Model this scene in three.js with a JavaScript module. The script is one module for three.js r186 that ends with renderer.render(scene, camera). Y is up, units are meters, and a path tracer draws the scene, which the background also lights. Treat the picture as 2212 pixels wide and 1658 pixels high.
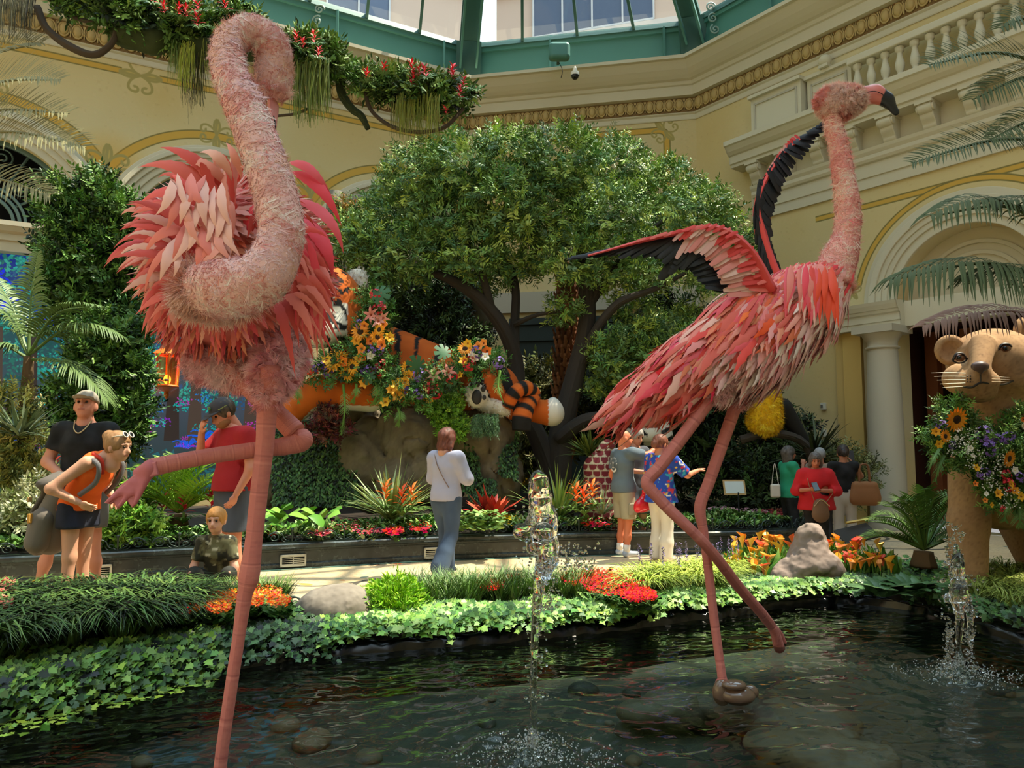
import * as THREE from 'three';
import { mergeGeometries } from 'three/addons/utils/BufferGeometryUtils.js';
import { RoundedBoxGeometry } from 'three/addons/geometries/RoundedBoxGeometry.js';
import { RectAreaLightUniformsLib } from 'three/addons/lights/RectAreaLightUniformsLib.js';
import { Sky } from 'three/addons/objects/Sky.js';

// ---------------------------------------------------------------- camera, sky, sun, exposure
RectAreaLightUniformsLib.init();
const scene = new THREE.Scene();
const F = 1640, CX = 1106, CY = 829, EYE = 1.42, PITCH = Math.atan(141 / 1640);
const camera = new THREE.PerspectiveCamera(2 * Math.atan(829 / F) * 180 / Math.PI, 2212 / 1658, 0.1, 400);
camera.position.set(0, EYE, 0);
camera.rotation.set(PITCH, 0, 0);
const renderer = new THREE.WebGLRenderer();
renderer.toneMapping = THREE.LinearToneMapping;
renderer.toneMappingExposure = 1.24;
renderer.shadowMap.enabled = true;
const SUNDIR = new THREE.Vector3(0.5, 1.0, -0.11).normalize();
const sky = new Sky();
sky.scale.setScalar(300);
{ const u = sky.material.uniforms; u.turbidity.value = 46; u.rayleigh.value = 0.012; u.mieCoefficient.value = 0.125; u.mieDirectionalG.value = 0.35; u.sunPosition.value.copy(SUNDIR); u.cloudCoverage.value = 0; }
scene.add(sky);
scene.environmentIntensity = 0.09;
const sun = new THREE.DirectionalLight(0xffeed2, 9.5);
sun.position.copy(SUNDIR).multiplyScalar(60).add(new THREE.Vector3(0, 0, -9));
sun.target.position.set(0, 0, -9); sun.castShadow = true; sun.shadow.mapSize.set(4096, 4096); sun.name = 'sun';
Object.assign(sun.shadow.camera, { left: -24, right: 24, top: 24, bottom: -24, near: 1, far: 140 });
scene.add(sun, sun.target);

// ---------------------------------------------------------------- helpers
const V = (x, y, z) => new THREE.Vector3(x, y, z);
const cp = Math.cos(PITCH), sp = Math.sin(PITCH);
const ray = (px, py) => { const u = (px - CX) / F, v = (CY - py) / F; return [u, v * cp + sp, v * sp - cp]; };
const P = (px, py, D) => { const [x, y, z] = ray(px, py), k = D / -z; return V(x * k, EYE + y * k, -D); };   // a point of the place, from where it is seen and how far off it stands
const G = (px, py, Y = 0) => { const [x, y, z] = ray(px, py), k = (Y - EYE) / y; return V(x * k, Y, z * k); };   // the same for a point on level ground
let seed = 7;
const R = () => { seed = (seed + 0x6d2b79f5) | 0; let t = Math.imul(seed ^ (seed >>> 15), 1 | seed); t = (t + Math.imul(t ^ (t >>> 7), 61 | t)) ^ t; return ((t ^ (t >>> 14)) >>> 0) / 4294967296; };
const rr = (a, b) => a + (b - a) * R(), rs = (s) => (R() * 2 - 1) * s, pick = (a) => a[Math.floor(R() * a.length)];
const clamp = THREE.MathUtils.clamp, lerp = THREE.MathUtils.lerp, sm = THREE.MathUtils.smoothstep, PI = Math.PI;
const h3 = (x, y, z) => { let h = Math.imul(x, 374761393) + Math.imul(y, 668265263) + Math.imul(z, 1274126177); h = Math.imul(h ^ (h >>> 13), 1274126177); return ((h ^ (h >>> 16)) >>> 0) / 4294967296; };
function noise(x, y = 0, z = 0) {
  const X = Math.floor(x), Y = Math.floor(y), Z = Math.floor(z), f = x - X, g = y - Y, h = z - Z, u = f * f * (3 - 2 * f), v = g * g * (3 - 2 * g), w = h * h * (3 - 2 * h);
  const a = lerp(lerp(h3(X, Y, Z), h3(X + 1, Y, Z), u), lerp(h3(X, Y + 1, Z), h3(X + 1, Y + 1, Z), u), v);
  const b = lerp(lerp(h3(X, Y, Z + 1), h3(X + 1, Y, Z + 1), u), lerp(h3(X, Y + 1, Z + 1), h3(X + 1, Y + 1, Z + 1), u), v);
  return lerp(a, b, w);
}
const fbm = (x, y = 0, z = 0, n = 4) => { let s = 0, a = 0.5, t = 0; for (let i = 0; i < n; i++) { s += a * noise(x, y, z); t += a; a *= 0.5; x = x * 2.03 + 11; y = y * 2.03 + 5; z = z * 2.03 + 3; } return s / t; };
const C = (h) => new THREE.Color(h);
const mat = (color, roughness = 0.8, o = {}) => new THREE.MeshPhysicalMaterial({ color, roughness, side: THREE.DoubleSide, ...o });
const leafMat = (color, roughness = 0.5, o = {}) => mat(color, roughness, { specularIntensity: 0.7, ...o });
const used = new Map();
const numbered = (n) => { const k = used.get(n) ?? 0; used.set(n, k + 1); return k ? n + '_' + String(k).padStart(3, '0') : n; };
function shadows(o) { o.castShadow = o.receiveShadow = true; return o; }
function thing(name, label, category, pos, group) {
  const o = new THREE.Group(); o.name = numbered(name); o.userData = { label, category }; if (group) o.userData.group = group;
  if (pos) o.position.copy(pos); scene.add(o); return o;
}
function tag(o, label, category, group, kind) { o.userData.label = label; if (category) o.userData.category = category; if (group) o.userData.group = group; if (kind) o.userData.kind = kind; return o; }
function part(parent, name, geo, m, pos) { const o = shadows(new THREE.Mesh(geo, m)); o.name = parent === scene ? numbered(name) : name; if (pos) o.position.copy(pos); parent.add(o); return o; }
function solo(name, label, category, geo, m, group, kind) { return tag(part(scene, name, geo, m), label, category, group, kind); }
function struct(name, geo, m, label) { const o = geo ? part(scene, name, geo, m) : new THREE.Group(); if (!geo) { o.name = numbered(name); scene.add(o); } o.userData.kind = 'structure'; if (label) o.userData.label = label; return o; }
function inst(parent, name, geo, m, list, kind = 'stuff') {   // list of [Matrix4, Color?]
  const o = shadows(new THREE.InstancedMesh(geo, m, list.length)); o.name = parent === scene ? numbered(name) : name;
  list.forEach(([mm, c], i) => { o.setMatrixAt(i, mm); if (c) o.setColorAt(i, c); });
  o.userData.kind = kind; parent.add(o); return o;
}
const _x = V(), _y = V(), _z = V();
function frame(pos, yDir, zHint, sx = 1, sy = 1, sz = 1) {   // y along yDir, z near zHint
  _y.copy(yDir).normalize(); _x.crossVectors(_y, zHint); if (_x.lengthSq() < 1e-8) _x.set(1, 0, 0).cross(_y); _x.normalize(); _z.crossVectors(_x, _y);
  const m = new THREE.Matrix4(); m.makeBasis(_x.clone().multiplyScalar(sx), _y.clone().multiplyScalar(sy), _z.clone().multiplyScalar(sz)); m.setPosition(pos); return m;
}
const rdir = () => { const z = rs(1), a = R() * PI * 2, r = Math.sqrt(1 - z * z); return V(Math.cos(a) * r, z, Math.sin(a) * r); };
const tint = (hex, dl = 0.1, dh = 0.02, ds = 0.08) => { const c = C(hex); c.offsetHSL(rs(dh), rs(ds), rs(dl)); return c; };
function geoFrom(pos, idx, o = {}) { const g = new THREE.BufferGeometry(); g.setAttribute('position', new THREE.Float32BufferAttribute(pos, 3)); if (idx) g.setIndex(idx); if (o.uv) g.setAttribute('uv', new THREE.Float32BufferAttribute(o.uv, 2)); if (o.color) g.setAttribute('color', new THREE.Float32BufferAttribute(o.color, 3)); g.computeVertexNormals(); return g; }
const merge = (list) => { const c = list.map((g) => { const k = g.index ? g.toNonIndexed() : g; for (const n of Object.keys(k.attributes)) if (!['position', 'normal', 'color'].includes(n)) k.deleteAttribute(n); return k; }); return mergeGeometries(c); };
const xf = (g, m) => g.clone().applyMatrix4(m);
const box = (w, h, d, x = 0, y = 0, z = 0, r = 0) => (r ? new RoundedBoxGeometry(w, h, d, 2, r) : new THREE.BoxGeometry(w, h, d)).translate(x, y, z);
// tube with a radius of its own at each point
function tube(pts, radii, sides = 10, per = 6, flat) {
  const curve = new THREE.CatmullRomCurve3(pts, false, 'centripetal'), n = Math.max(2, (pts.length - 1) * per), pos = [], idx = [], uv = [];
  const rad = (t) => { if (typeof radii === 'number') return radii; const k = t * (radii.length - 1), i = Math.min(radii.length - 2, Math.floor(k)), f = k - i; return lerp(radii[i], radii[i + 1], f * f * (3 - 2 * f)); };
  let nrm = V(0, 0, 1);
  for (let i = 0; i <= n; i++) {
    const t = i / n, p = curve.getPoint(t), tan = curve.getTangent(t); nrm.addScaledVector(tan, -nrm.dot(tan)); if (nrm.lengthSq() < 1e-6) nrm.set(1, 0, 0).addScaledVector(tan, -tan.x); nrm.normalize();
    const bi = V().crossVectors(tan, nrm), r = rad(t);
    for (let j = 0; j <= sides; j++) { const a = j / sides * PI * 2, c = Math.cos(a) * r, s = Math.sin(a) * r * (flat ?? 1); pos.push(p.x + nrm.x * c + bi.x * s, p.y + nrm.y * c + bi.y * s, p.z + nrm.z * c + bi.z * s); uv.push(j / sides, t); }
  }
  const w = sides + 1;
  for (let i = 0; i < n; i++) for (let j = 0; j < sides; j++) { const a = i * w + j; idx.push(a, a + w, a + 1, a + 1, a + w, a + w + 1); }
  const s0 = pos.length / 3, a0 = curve.getPoint(0), a1 = curve.getPoint(1); pos.push(a0.x, a0.y, a0.z, a1.x, a1.y, a1.z); uv.push(0, 0, 0, 1);
  for (let j = 0; j < sides; j++) idx.push(s0, j, j + 1, s0 + 1, n * w + j + 1, n * w + j);
  return geoFrom(pos, idx, { uv });
}
// A closed surface round many joined limbs: prims {a,b,r1,r2,flat?,fn?} or {c,R,q?}; sub:true cuts away
function sdf(prims, { cell = 0.02, k = 0.04, warp, color, clip = [] } = {}) {
  const lo = V(1e9, 1e9, 1e9), hi = V(-1e9, -1e9, -1e9), bb = prims.map((p) => {
    const m = p.c ? Math.max(...p.R) : Math.max(p.r1, p.r2) * Math.max(1, p.flat ?? 1), a = p.c ?? p.a, b = p.c ?? p.b, e = m + k + cell * 3;
    const L = V(Math.min(a.x, b.x) - e, Math.min(a.y, b.y) - e, Math.min(a.z, b.z) - e), U = V(Math.max(a.x, b.x) + e, Math.max(a.y, b.y) + e, Math.max(a.z, b.z) + e);
    if (!p.sub) { lo.min(L); hi.max(U); } return [L, U];
  });
  const nx = Math.ceil((hi.x - lo.x) / cell) + 2, ny = Math.ceil((hi.y - lo.y) / cell) + 2, nz = Math.ceil((hi.z - lo.z) / cell) + 2, f = new Float32Array(nx * ny * nz).fill(9);
  const at = (x, y, z) => (z * ny + y) * nx + x, q = V();
  prims.forEach((p, i) => {
    const [L, U] = bb[i], x0 = Math.max(0, Math.floor((L.x - lo.x) / cell)), x1 = Math.min(nx - 1, Math.ceil((U.x - lo.x) / cell)), y0 = Math.max(0, Math.floor((L.y - lo.y) / cell)), y1 = Math.min(ny - 1, Math.ceil((U.y - lo.y) / cell)), z0 = Math.max(0, Math.floor((L.z - lo.z) / cell)), z1 = Math.min(nz - 1, Math.ceil((U.z - lo.z) / cell));
    const ab = p.c ? null : p.b.clone().sub(p.a), l2 = p.c ? 1 : ab.lengthSq() || 1e-9, inv = p.q ? p.q.clone().invert() : null, kk = p.k ?? k, fn = p.fn, fw = p.flat;
    for (let z = z0; z <= z1; z++) for (let y = y0; y <= y1; y++) for (let x = x0; x <= x1; x++) {
      let d;
      q.set(lo.x + x * cell, lo.y + y * cell, lo.z + z * cell);
      if (p.c) {
        q.sub(p.c); if (inv) q.applyQuaternion(inv);
        const [a, b, c] = p.R, k0 = Math.hypot(q.x / a, q.y / b, q.z / c), k1 = Math.hypot(q.x / a / a, q.y / b / b, q.z / c / c); d = k1 > 1e-9 ? k0 * (k0 - 1) / k1 : -Math.min(a, b, c);
      } else {
        q.sub(p.a); const t = clamp((q.x * ab.x + q.y * ab.y + q.z * ab.z) / l2, 0, 1); q.addScaledVector(ab, -t);
        if (fn) { const s = q.dot(fn); q.addScaledVector(fn, s * (1 / fw - 1)); }
        d = q.length() - lerp(p.r1, p.r2, t); if (fn && fw < 1) d *= Math.max(fw, 0.5);
      }
      const o = at(x, y, z), e = f[o];
      if (p.sub) { const h = Math.max(kk - Math.abs(-d - e), 0) / kk; f[o] = Math.max(e, -d) + h * h * kk / 4; }
      else { const h = Math.max(kk - Math.abs(d - e), 0) / kk; f[o] = Math.min(e, d) - h * h * kk / 4; }
    }
  });
  if (warp || clip.length) for (let z = 0; z < nz; z++) for (let y = 0; y < ny; y++) for (let x = 0; x < nx; x++) {
    const o = at(x, y, z); if (f[o] > 0.3) continue; const X = lo.x + x * cell, Y = lo.y + y * cell, Z = lo.z + z * cell;
    if (warp) f[o] += warp(X, Y, Z);
    for (const c of clip) f[o] = Math.max(f[o], c(X, Y, Z));
  }
  const id = new Int32Array(f.length).fill(-1), pos = [], idx = [], E = [[0, 1], [0, 2], [0, 4], [1, 3], [1, 5], [2, 3], [2, 6], [3, 7], [4, 5], [4, 6], [5, 7], [6, 7]], v = new Float32Array(8);
  for (let z = 0; z < nz - 1; z++) for (let y = 0; y < ny - 1; y++) for (let x = 0; x < nx - 1; x++) {
    let mask = 0; for (let c = 0; c < 8; c++) { v[c] = f[at(x + (c & 1), y + ((c >> 1) & 1), z + (c >> 2))]; if (v[c] < 0) mask |= 1 << c; }
    if (mask === 0 || mask === 255) continue;
    let n = 0, sx = 0, sy = 0, sz = 0;
    for (const [a, b] of E) if ((v[a] < 0) !== (v[b] < 0)) { const t = v[a] / (v[a] - v[b]); sx += lerp(a & 1, b & 1, t); sy += lerp((a >> 1) & 1, (b >> 1) & 1, t); sz += lerp(a >> 2, b >> 2, t); n++; }
    id[at(x, y, z)] = pos.length / 3; pos.push(lo.x + (x + sx / n) * cell, lo.y + (y + sy / n) * cell, lo.z + (z + sz / n) * cell);
  }
  const quad = (a, b, c, d, flip) => { if (a < 0 || b < 0 || c < 0 || d < 0) return; flip ? idx.push(a, b, c, a, c, d) : idx.push(a, c, b, a, d, c); };
  for (let z = 1; z < nz - 1; z++) for (let y = 1; y < ny - 1; y++) for (let x = 1; x < nx - 1; x++) {
    const s = f[at(x, y, z)] < 0;
    if (s !== f[at(x + 1, y, z)] < 0) quad(id[at(x, y - 1, z - 1)], id[at(x, y, z - 1)], id[at(x, y, z)], id[at(x, y - 1, z)], s);
    if (s !== f[at(x, y + 1, z)] < 0) quad(id[at(x - 1, y, z - 1)], id[at(x - 1, y, z)], id[at(x, y, z)], id[at(x, y, z - 1)], s);
    if (s !== f[at(x, y, z + 1)] < 0) quad(id[at(x - 1, y - 1, z)], id[at(x, y - 1, z)], id[at(x, y, z)], id[at(x - 1, y, z)], s);
  }
  const g = geoFrom(pos, idx);
  if (color) paint(g, color);
  return g;
}
function paint(g, fn) { const p = g.attributes.position, n = g.attributes.normal, c = new Float32Array(p.count * 3), col = new THREE.Color(); for (let i = 0; i < p.count; i++) { const h = fn(p.getX(i), p.getY(i), p.getZ(i), n.getX(i), n.getY(i), n.getZ(i)); h.isColor ? col.copy(h) : col.set(h); c[i * 3] = col.r; c[i * 3 + 1] = col.g; c[i * 3 + 2] = col.b; } g.setAttribute('color', new THREE.BufferAttribute(c, 3)); return g; }
// points spread over a surface: [position, normal]
function scatter(g, n) {
  const p = g.attributes.position, ix = g.index, T = (ix ? ix.count : p.count) / 3, cum = new Float32Array(T), A = V(), B = V(), D = V(), out = [];
  const vert = (t, k, o) => o.fromBufferAttribute(p, ix ? ix.getX(t * 3 + k) : t * 3 + k);
  let s = 0; for (let t = 0; t < T; t++) { vert(t, 0, A); vert(t, 1, B).sub(A); vert(t, 2, D).sub(A); s += B.cross(D).length(); cum[t] = s; }
  for (let i = 0; i < n; i++) {
    const w = R() * s; let a = 0, b = T - 1; while (a < b) { const m = (a + b) >> 1; cum[m] < w ? a = m + 1 : b = m; }
    vert(a, 0, A); vert(a, 1, B).sub(A); vert(a, 2, D).sub(A); let u = R(), v = R(); if (u + v > 1) { u = 1 - u; v = 1 - v; }
    const N = V().crossVectors(B, D).normalize(); out.push([A.clone().addScaledVector(B, u).addScaledVector(D, v), N]);
  }
  return out;
}
// sweeps a profile [[out, y]...] along a plan polyline [[x,z]...] with mitred corners; out is to the left of the walking direction times side
function sweep(line, prof, side = 1, closed = false) {
  const n = line.length, pos = [], idx = [], uv = [], m = prof.length; let run = 0;
  for (let i = 0; i < n; i++) {
    const p = line[i], a = line[closed ? (i + n - 1) % n : Math.max(0, i - 1)], b = line[closed ? (i + 1) % n : Math.min(n - 1, i + 1)];
    const d1 = (i || closed) ? norm2(p[0] - a[0], p[1] - a[1]) : norm2(b[0] - p[0], b[1] - p[1]), d2 = (i < n - 1 || closed) ? norm2(b[0] - p[0], b[1] - p[1]) : d1;
    const n1 = [-d1[1], d1[0]], n2 = [-d2[1], d2[0]], s = norm2(n1[0] + n2[0], n1[1] + n2[1]), k = side / Math.max(0.3, s[0] * n1[0] + s[1] * n1[1]);
    if (i) run += Math.hypot(p[0] - line[i - 1][0], p[1] - line[i - 1][1]);
    let pr = 0; prof.forEach(([o, y], j) => { if (j) pr += Math.hypot(o - prof[j - 1][0], y - prof[j - 1][1]); pos.push(p[0] + s[0] * k * o, y, p[1] + s[1] * k * o); uv.push(run, pr); });
  }
  for (let i = 0; i < (closed ? n : n - 1); i++) for (let j = 0; j < m - 1; j++) { const a = i * m + j, b = ((i + 1) % n) * m + j; idx.push(a, b, a + 1, b, b + 1, a + 1); }
  const g = geoFrom(pos, idx, { uv }).toNonIndexed(); g.computeVertexNormals(); return g;
}
const norm2 = (x, y) => { const l = Math.hypot(x, y) || 1; return [x / l, y / l]; };
function canvas(w, h, draw) { const c = document.createElement('canvas'); c.width = w; c.height = h; draw(c.getContext('2d'), w, h); const t = new THREE.CanvasTexture(c); t.colorSpace = THREE.SRGBColorSpace; t.wrapS = t.wrapT = THREE.RepeatWrapping; t.magFilter = THREE.LinearFilter; return t; }
function grain(n, fn, srgb) { const d = new Uint8Array(n * n * 4); for (let y = 0; y < n; y++) for (let x = 0; x < n; x++) { const c = fn(x / n, y / n); for (let i = 0; i < 3; i++) d[(y * n + x) * 4 + i] = clamp(Array.isArray(c) ? c[i] : c, 0, 255); d[(y * n + x) * 4 + 3] = 255; } const t = new THREE.DataTexture(d, n, n); t.wrapS = t.wrapT = THREE.RepeatWrapping; t.magFilter = THREE.LinearFilter; if (srgb) t.colorSpace = THREE.SRGBColorSpace; t.needsUpdate = true; return t; }
// ---------------------------------------------------------------- the room
const C0 = [-15.36, -10.7], C1 = [-1.12, -18.7], C2 = [4.411, -17.59], C3 = [12.8, -6.39];
const EAVE = 10.58;
function onWall(A, B) {   // a frame whose x runs along the wall seen from inside, y up, z into the room
  const dx = B[0] - A[0], dz = B[1] - A[1], l = Math.hypot(dx, dz), x = V(dx / l, 0, dz / l), z = V(-dz / l, 0, dx / l);
  const m = new THREE.Matrix4().makeBasis(x, V(0, 1, 0), z); m.setPosition(A[0], 0, A[1]); return { m, l, x, z, at: (u, y, o = 0) => V(u, y, o).applyMatrix4(m) };
}
const LW = onWall(C0, C1), BW = onWall(C1, C2), RW = onWall(C2, C3);
const inWall = (g, W) => g.applyMatrix4(W.m);
function plaster(w, h, ppm, paintOn) {
  return canvas(Math.round(w * ppm), Math.round(h * ppm), (g, cw, ch) => {
    g.fillStyle = '#d3c08d'; g.fillRect(0, 0, cw, ch);
    for (let i = 0; i < 90; i++) {   // sponged glaze, warm and pale clouds
      const x = R() * cw, y = R() * ch, r = rr(0.4, 1.6) * ppm, q = g.createRadialGradient(x, y, 0, x, y, r), c = pick(['205,165,85', '214,176,100', '222,216,190', '226,222,200', '200,190,160']);
      q.addColorStop(0, `rgba(${c},${rr(0.15, 0.4)})`); q.addColorStop(1, `rgba(${c},0)`); g.fillStyle = q; g.fillRect(x - r, y - r, 2 * r, 2 * r);
    }
    for (let i = 0; i < 5000; i++) { g.fillStyle = `rgba(${R() < 0.5 ? '120,95,50' : '245,235,205'},0.05)`; g.fillRect(R() * cw, R() * ch, rr(1, 7), rr(1, 7)); }
    g.save(); g.scale(ppm, -ppm); g.translate(0, -h); paintOn(g); g.restore();
  });
}
const GOLD = '#cfa548', LINE = '#7f7440';
function band(g, pts, w = 0.15) { for (const [c, k] of [[LINE, w], [GOLD, w - 0.05]]) { g.strokeStyle = c; g.lineWidth = k; g.lineJoin = 'round'; g.beginPath(); pts(g); g.stroke(); } }
function flourish(g, x, y, s, turn = 0) {   // painted leaf scroll
  g.save(); g.translate(x, y); g.rotate(turn); g.scale(s, s); g.strokeStyle = '#a89a5e'; g.fillStyle = '#c4ac64'; g.lineWidth = 0.06;
  for (const m of [-1, 1]) for (const n of [1, -1]) {
    g.beginPath(); g.moveTo(0, 0); g.bezierCurveTo(0.1 * m, 0.3 * n, 0.45 * m, 0.35 * n, 0.42 * m, 0.1 * n); g.bezierCurveTo(0.4 * m, 0, 0.25 * m, 0.05 * n, 0.3 * m, 0.15 * n); g.stroke();
    g.beginPath(); g.moveTo(0, 0); g.quadraticCurveTo(0.15 * m, 0.25 * n, 0.02 * m, 0.45 * n); g.quadraticCurveTo(-0.04 * m, 0.2 * n, 0, 0); g.fill(); g.stroke();
  }
  g.restore();
}
const plasterBump = grain(256, (x, y) => 128 + 60 * (fbm(x * 24, y * 24, 2) - 0.5) + 30 * (R() - 0.5));
const ARCHES = [2.2, 6.28, 10.35, 14.42], SPRING = 5.68, RO = 1.62;
function wallMesh(name, W, holes, tex, h, label) {
  const s = new THREE.Shape([new THREE.Vector2(0, 0), new THREE.Vector2(W.l, 0), new THREE.Vector2(W.l, h), new THREE.Vector2(0, h)]); s.holes.push(...holes);
  tex.repeat.set(1 / W.l, 1 / h);
  const g = new THREE.ExtrudeGeometry(s, { depth: 0.45, bevelEnabled: false, curveSegments: 24 }).translate(0, 0, -0.45);
  return struct(name, inWall(g, W), mat('#ffffff', 0.85, { map: tex, bumpMap: plasterBump, bumpScale: 0.004 }), label);
}
const rectHole = (x0, x1, y0, y1) => new THREE.Path([new THREE.Vector2(x0, y0), new THREE.Vector2(x0, y1), new THREE.Vector2(x1, y1), new THREE.Vector2(x1, y0)]);
const archHole = (u, y, r, base) => { const p = new THREE.Path(); p.moveTo(u - r, base ?? y); p.lineTo(u - r, y); p.absarc(u, y, r, PI, 0, true); p.lineTo(u + r, base ?? y); p.closePath(); return p; };
const stone = mat('#cfc7b0', 0.75), stoneWarm = mat('#c9bfa3', 0.75), stoneGrey = mat('#b9b2a0', 0.8), darkVoid = mat('#16171a', 0.9), iron = mat('#5d7570', 0.45, { metalness: 0.4 }), green = mat('#4f837a', 0.5, { metalness: 0.15 }), greenDark = mat('#3a625b', 0.5, { metalness: 0.15 }), egg = mat('#b99f68', 0.6), eggDark = mat('#7c5f33', 0.7);

const wl = wallMesh('wall_left', LW, ARCHES.flatMap((u) => [archHole(u, SPRING, RO), rectHole(u - 1.55, u + 1.55, 0.4, 5.15)]), plaster(LW.l, 9.4, 105, (g) => {
  band(g, (g) => { g.moveTo(0, 9.1); g.lineTo(8.5, 9.1); }); band(g, (g) => { g.moveTo(9.2, 9.1); g.lineTo(15.6, 9.1); });
  band(g, (g) => { g.moveTo(15.75, 8.9); g.lineTo(15.75, 0); });
  for (const u of ARCHES) { band(g, (g) => g.arc(u, SPRING, 2.42, 0.57, PI - 0.57), 0.2); flourish(g, u, SPRING + 2.45, 0.75); }
  for (const u of ARCHES) { const q = g.createRadialGradient(u + 2.035, 7, 0, u + 2.035, 7, 0.9); q.addColorStop(0, 'rgba(214,160,60,.7)'); q.addColorStop(1, 'rgba(214,160,60,0)'); g.fillStyle = q; g.fillRect(u + 1.1, 6, 1.9, 2); flourish(g, u + 2.035, 7.1, 0.9); flourish(g, u + 2.035, 6.6, 0.6); }
  flourish(g, 8.85, 9.08, 0.85, PI / 2); flourish(g, 15.75, 9.08, 0.55);
}), 9.4, 'cream yellow plaster wall with arched openings and painted gold bands');
const wb = wallMesh('wall_back', BW, [], plaster(BW.l, 9.4, 120, (g) => {
  band(g, (g) => { g.moveTo(0.4, 0); g.lineTo(0.4, 8.9); g.quadraticCurveTo(0.4, 9.1, 0.6, 9.1); g.lineTo(4.7, 9.1); g.quadraticCurveTo(4.95, 9.1, 4.95, 8.9); g.lineTo(4.95, 0); }, 0.17);
  flourish(g, 2.6, 9.1, 0.5); flourish(g, 0.45, 9.08, 0.6, 0.7); flourish(g, 4.9, 9.08, 0.7, 0.7);
}), 9.4, 'yellow plaster wall with a painted gold border behind the trees');
const AR = { u: 5.78, y: 4.12, r: 1.22 };
const wr = wallMesh('wall_right', RW, [archHole(AR.u, AR.y, AR.r, 0)], plaster(RW.l, 9.4, 120, (g) => {
  band(g, (g) => { g.moveTo(3.0, 6.1); g.lineTo(AR.u + 3, 6.1); }, 0.13); band(g, (g) => { g.arc(AR.u, AR.y, 1.98, 0.05, PI - 0.25); g.lineTo(AR.u - 2.02, 4.55); }, 0.13);
  band(g, (g) => { g.moveTo(3.1, 4.9); g.lineTo(3.1, 4.42); g.lineTo(3.55, 4.42); }, 0.1); flourish(g, 3.7, 4.5, 0.45, 0.6); flourish(g, 3.1, 4.42, 0.25);
}), 9.4, 'yellow plaster wall with the arched doorway and balcony');
// walls outside the picture close the room
for (const [n, A, B] of [['wall_side', [-15.36, 8], C0], ['wall_far_side', C3, [12.8, 8]], ['wall_rear', [12.8, 8], [-15.36, 8]]]) { const W = onWall(A, B); struct(n, inWall(box(W.l, EAVE, 0.45, W.l / 2, EAVE / 2, -0.225), W), mat('#cdbf96', 0.85), 'plain plaster wall closing the hall'); }
// upper wall strip and swept cornice
const CORN = [[C0[0], C0[1]], C1, C2, [C3[0], C3[1]]];
const corn = struct('trim_1', sweep(CORN, [[-0.3, 9.3], [0.02, 9.3], [0.03, 9.32], [0.03, 9.42], [0.07, 9.45], [0.07, 9.5], [0.07, 9.82], [0.2, 9.83], [0.2, 9.87], [0.2, 10.06], [0.24, 10.08], [0.26, 10.12], [0.27, 10.15], [0.34, 10.18], [0.42, 10.24], [0.52, 10.33], [0.6, 10.43], [0.64, 10.49], [0.72, 10.5], [0.72, 10.58], [-0.5, 10.58]]), stone, 'pale stone cornice with a cove under the skylight');
part(corn, 'egg_and_dart_ground', sweep(CORN, [[0.075, 9.47], [0.078, 9.47], [0.078, 9.82]]), eggDark);
{
  const e = new THREE.SphereGeometry(0.078, 12, 8).scale(1, 1.55, 0.75), rim = new THREE.TorusGeometry(0.094, 0.016, 5, 14).scale(1, 1.42, 1), dart = merge([box(0.018, 0.27, 0.04), box(0.05, 0.05, 0.04, 0, 0.11, 0), new THREE.ConeGeometry(0.024, 0.1, 5).rotateX(PI).translate(0, -0.08, 0.01)]);
  for (const W of [LW, BW, RW]) { const n = Math.round((W.l - 0.1) / 0.235); for (let i = 0; i < n; i++) { const u = 0.16 + i * (W.l - 0.32) / (n - 1); if (W === LW && u < 4.4) continue; if (W === RW && u > 9) continue; const o = part(corn, 'egg', e, egg); o.applyMatrix4(W.m.clone().multiply(new THREE.Matrix4().makeTranslation(u, 9.645, 0.1))); const q = part(o, 'egg_rim', rim, egg); const d = part(corn, 'dart', dart, egg); d.applyMatrix4(W.m.clone().multiply(new THREE.Matrix4().makeTranslation(u + 0.1175, 9.645, 0.1))); } }
}
// left wall: stone arches, ledge, iron fans, screens
function ring(r0, r1, d, a0 = 0, a1 = PI) { const s = new THREE.Shape(); s.absarc(0, 0, r1, a0, a1, false); s.absarc(0, 0, r0, a1, a0, true); return new THREE.ExtrudeGeometry(s, { depth: d, bevelEnabled: true, bevelSize: 0.012, bevelThickness: 0.012, bevelSegments: 2, curveSegments: 40 }); }
function spiral(x, y, r, turns, a0, dir, z = 0, tr = 0.018) { const p = []; for (let i = 0; i <= 26; i++) { const t = i / 26, a = a0 + dir * t * turns * PI * 2, q = r * (1 - 0.88 * t); p.push(V(x + Math.cos(a) * q, y + Math.sin(a) * q, z)); } return tube(p, tr, 5, 2); }
const archGeo = [ring(RO, 1.74, 0.06), ring(1.76, 1.86, 0.1), ring(1.88, 1.97, 0.14), ring(1.99, 2.06, 0.19), ring(2.08, 2.16, 0.05)];
const scrollGeo = spiral(0, 0, 0.24, 2.1, 0, 1), scrollGeo2 = spiral(0, 0, 0.24, 2.1, PI, -1);
const fanBars = merge([...[0.6, 1.1, 1.6, 2.05, 2.55].map((a) => tube([V(Math.cos(a) * 0.62, Math.sin(a) * 0.62, 0), V(Math.cos(a) * 1.6, Math.sin(a) * 1.6, 0)], 0.026, 5, 1)), ring(0.5, 0.54, 0.04), ring(0.6, 0.64, 0.04), ring(0.7, 0.73, 0.04), ring(1.54, 1.66, 0.05), box(3.24, 0.08, 0.06, 0, 0.04, 0)]);
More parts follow.
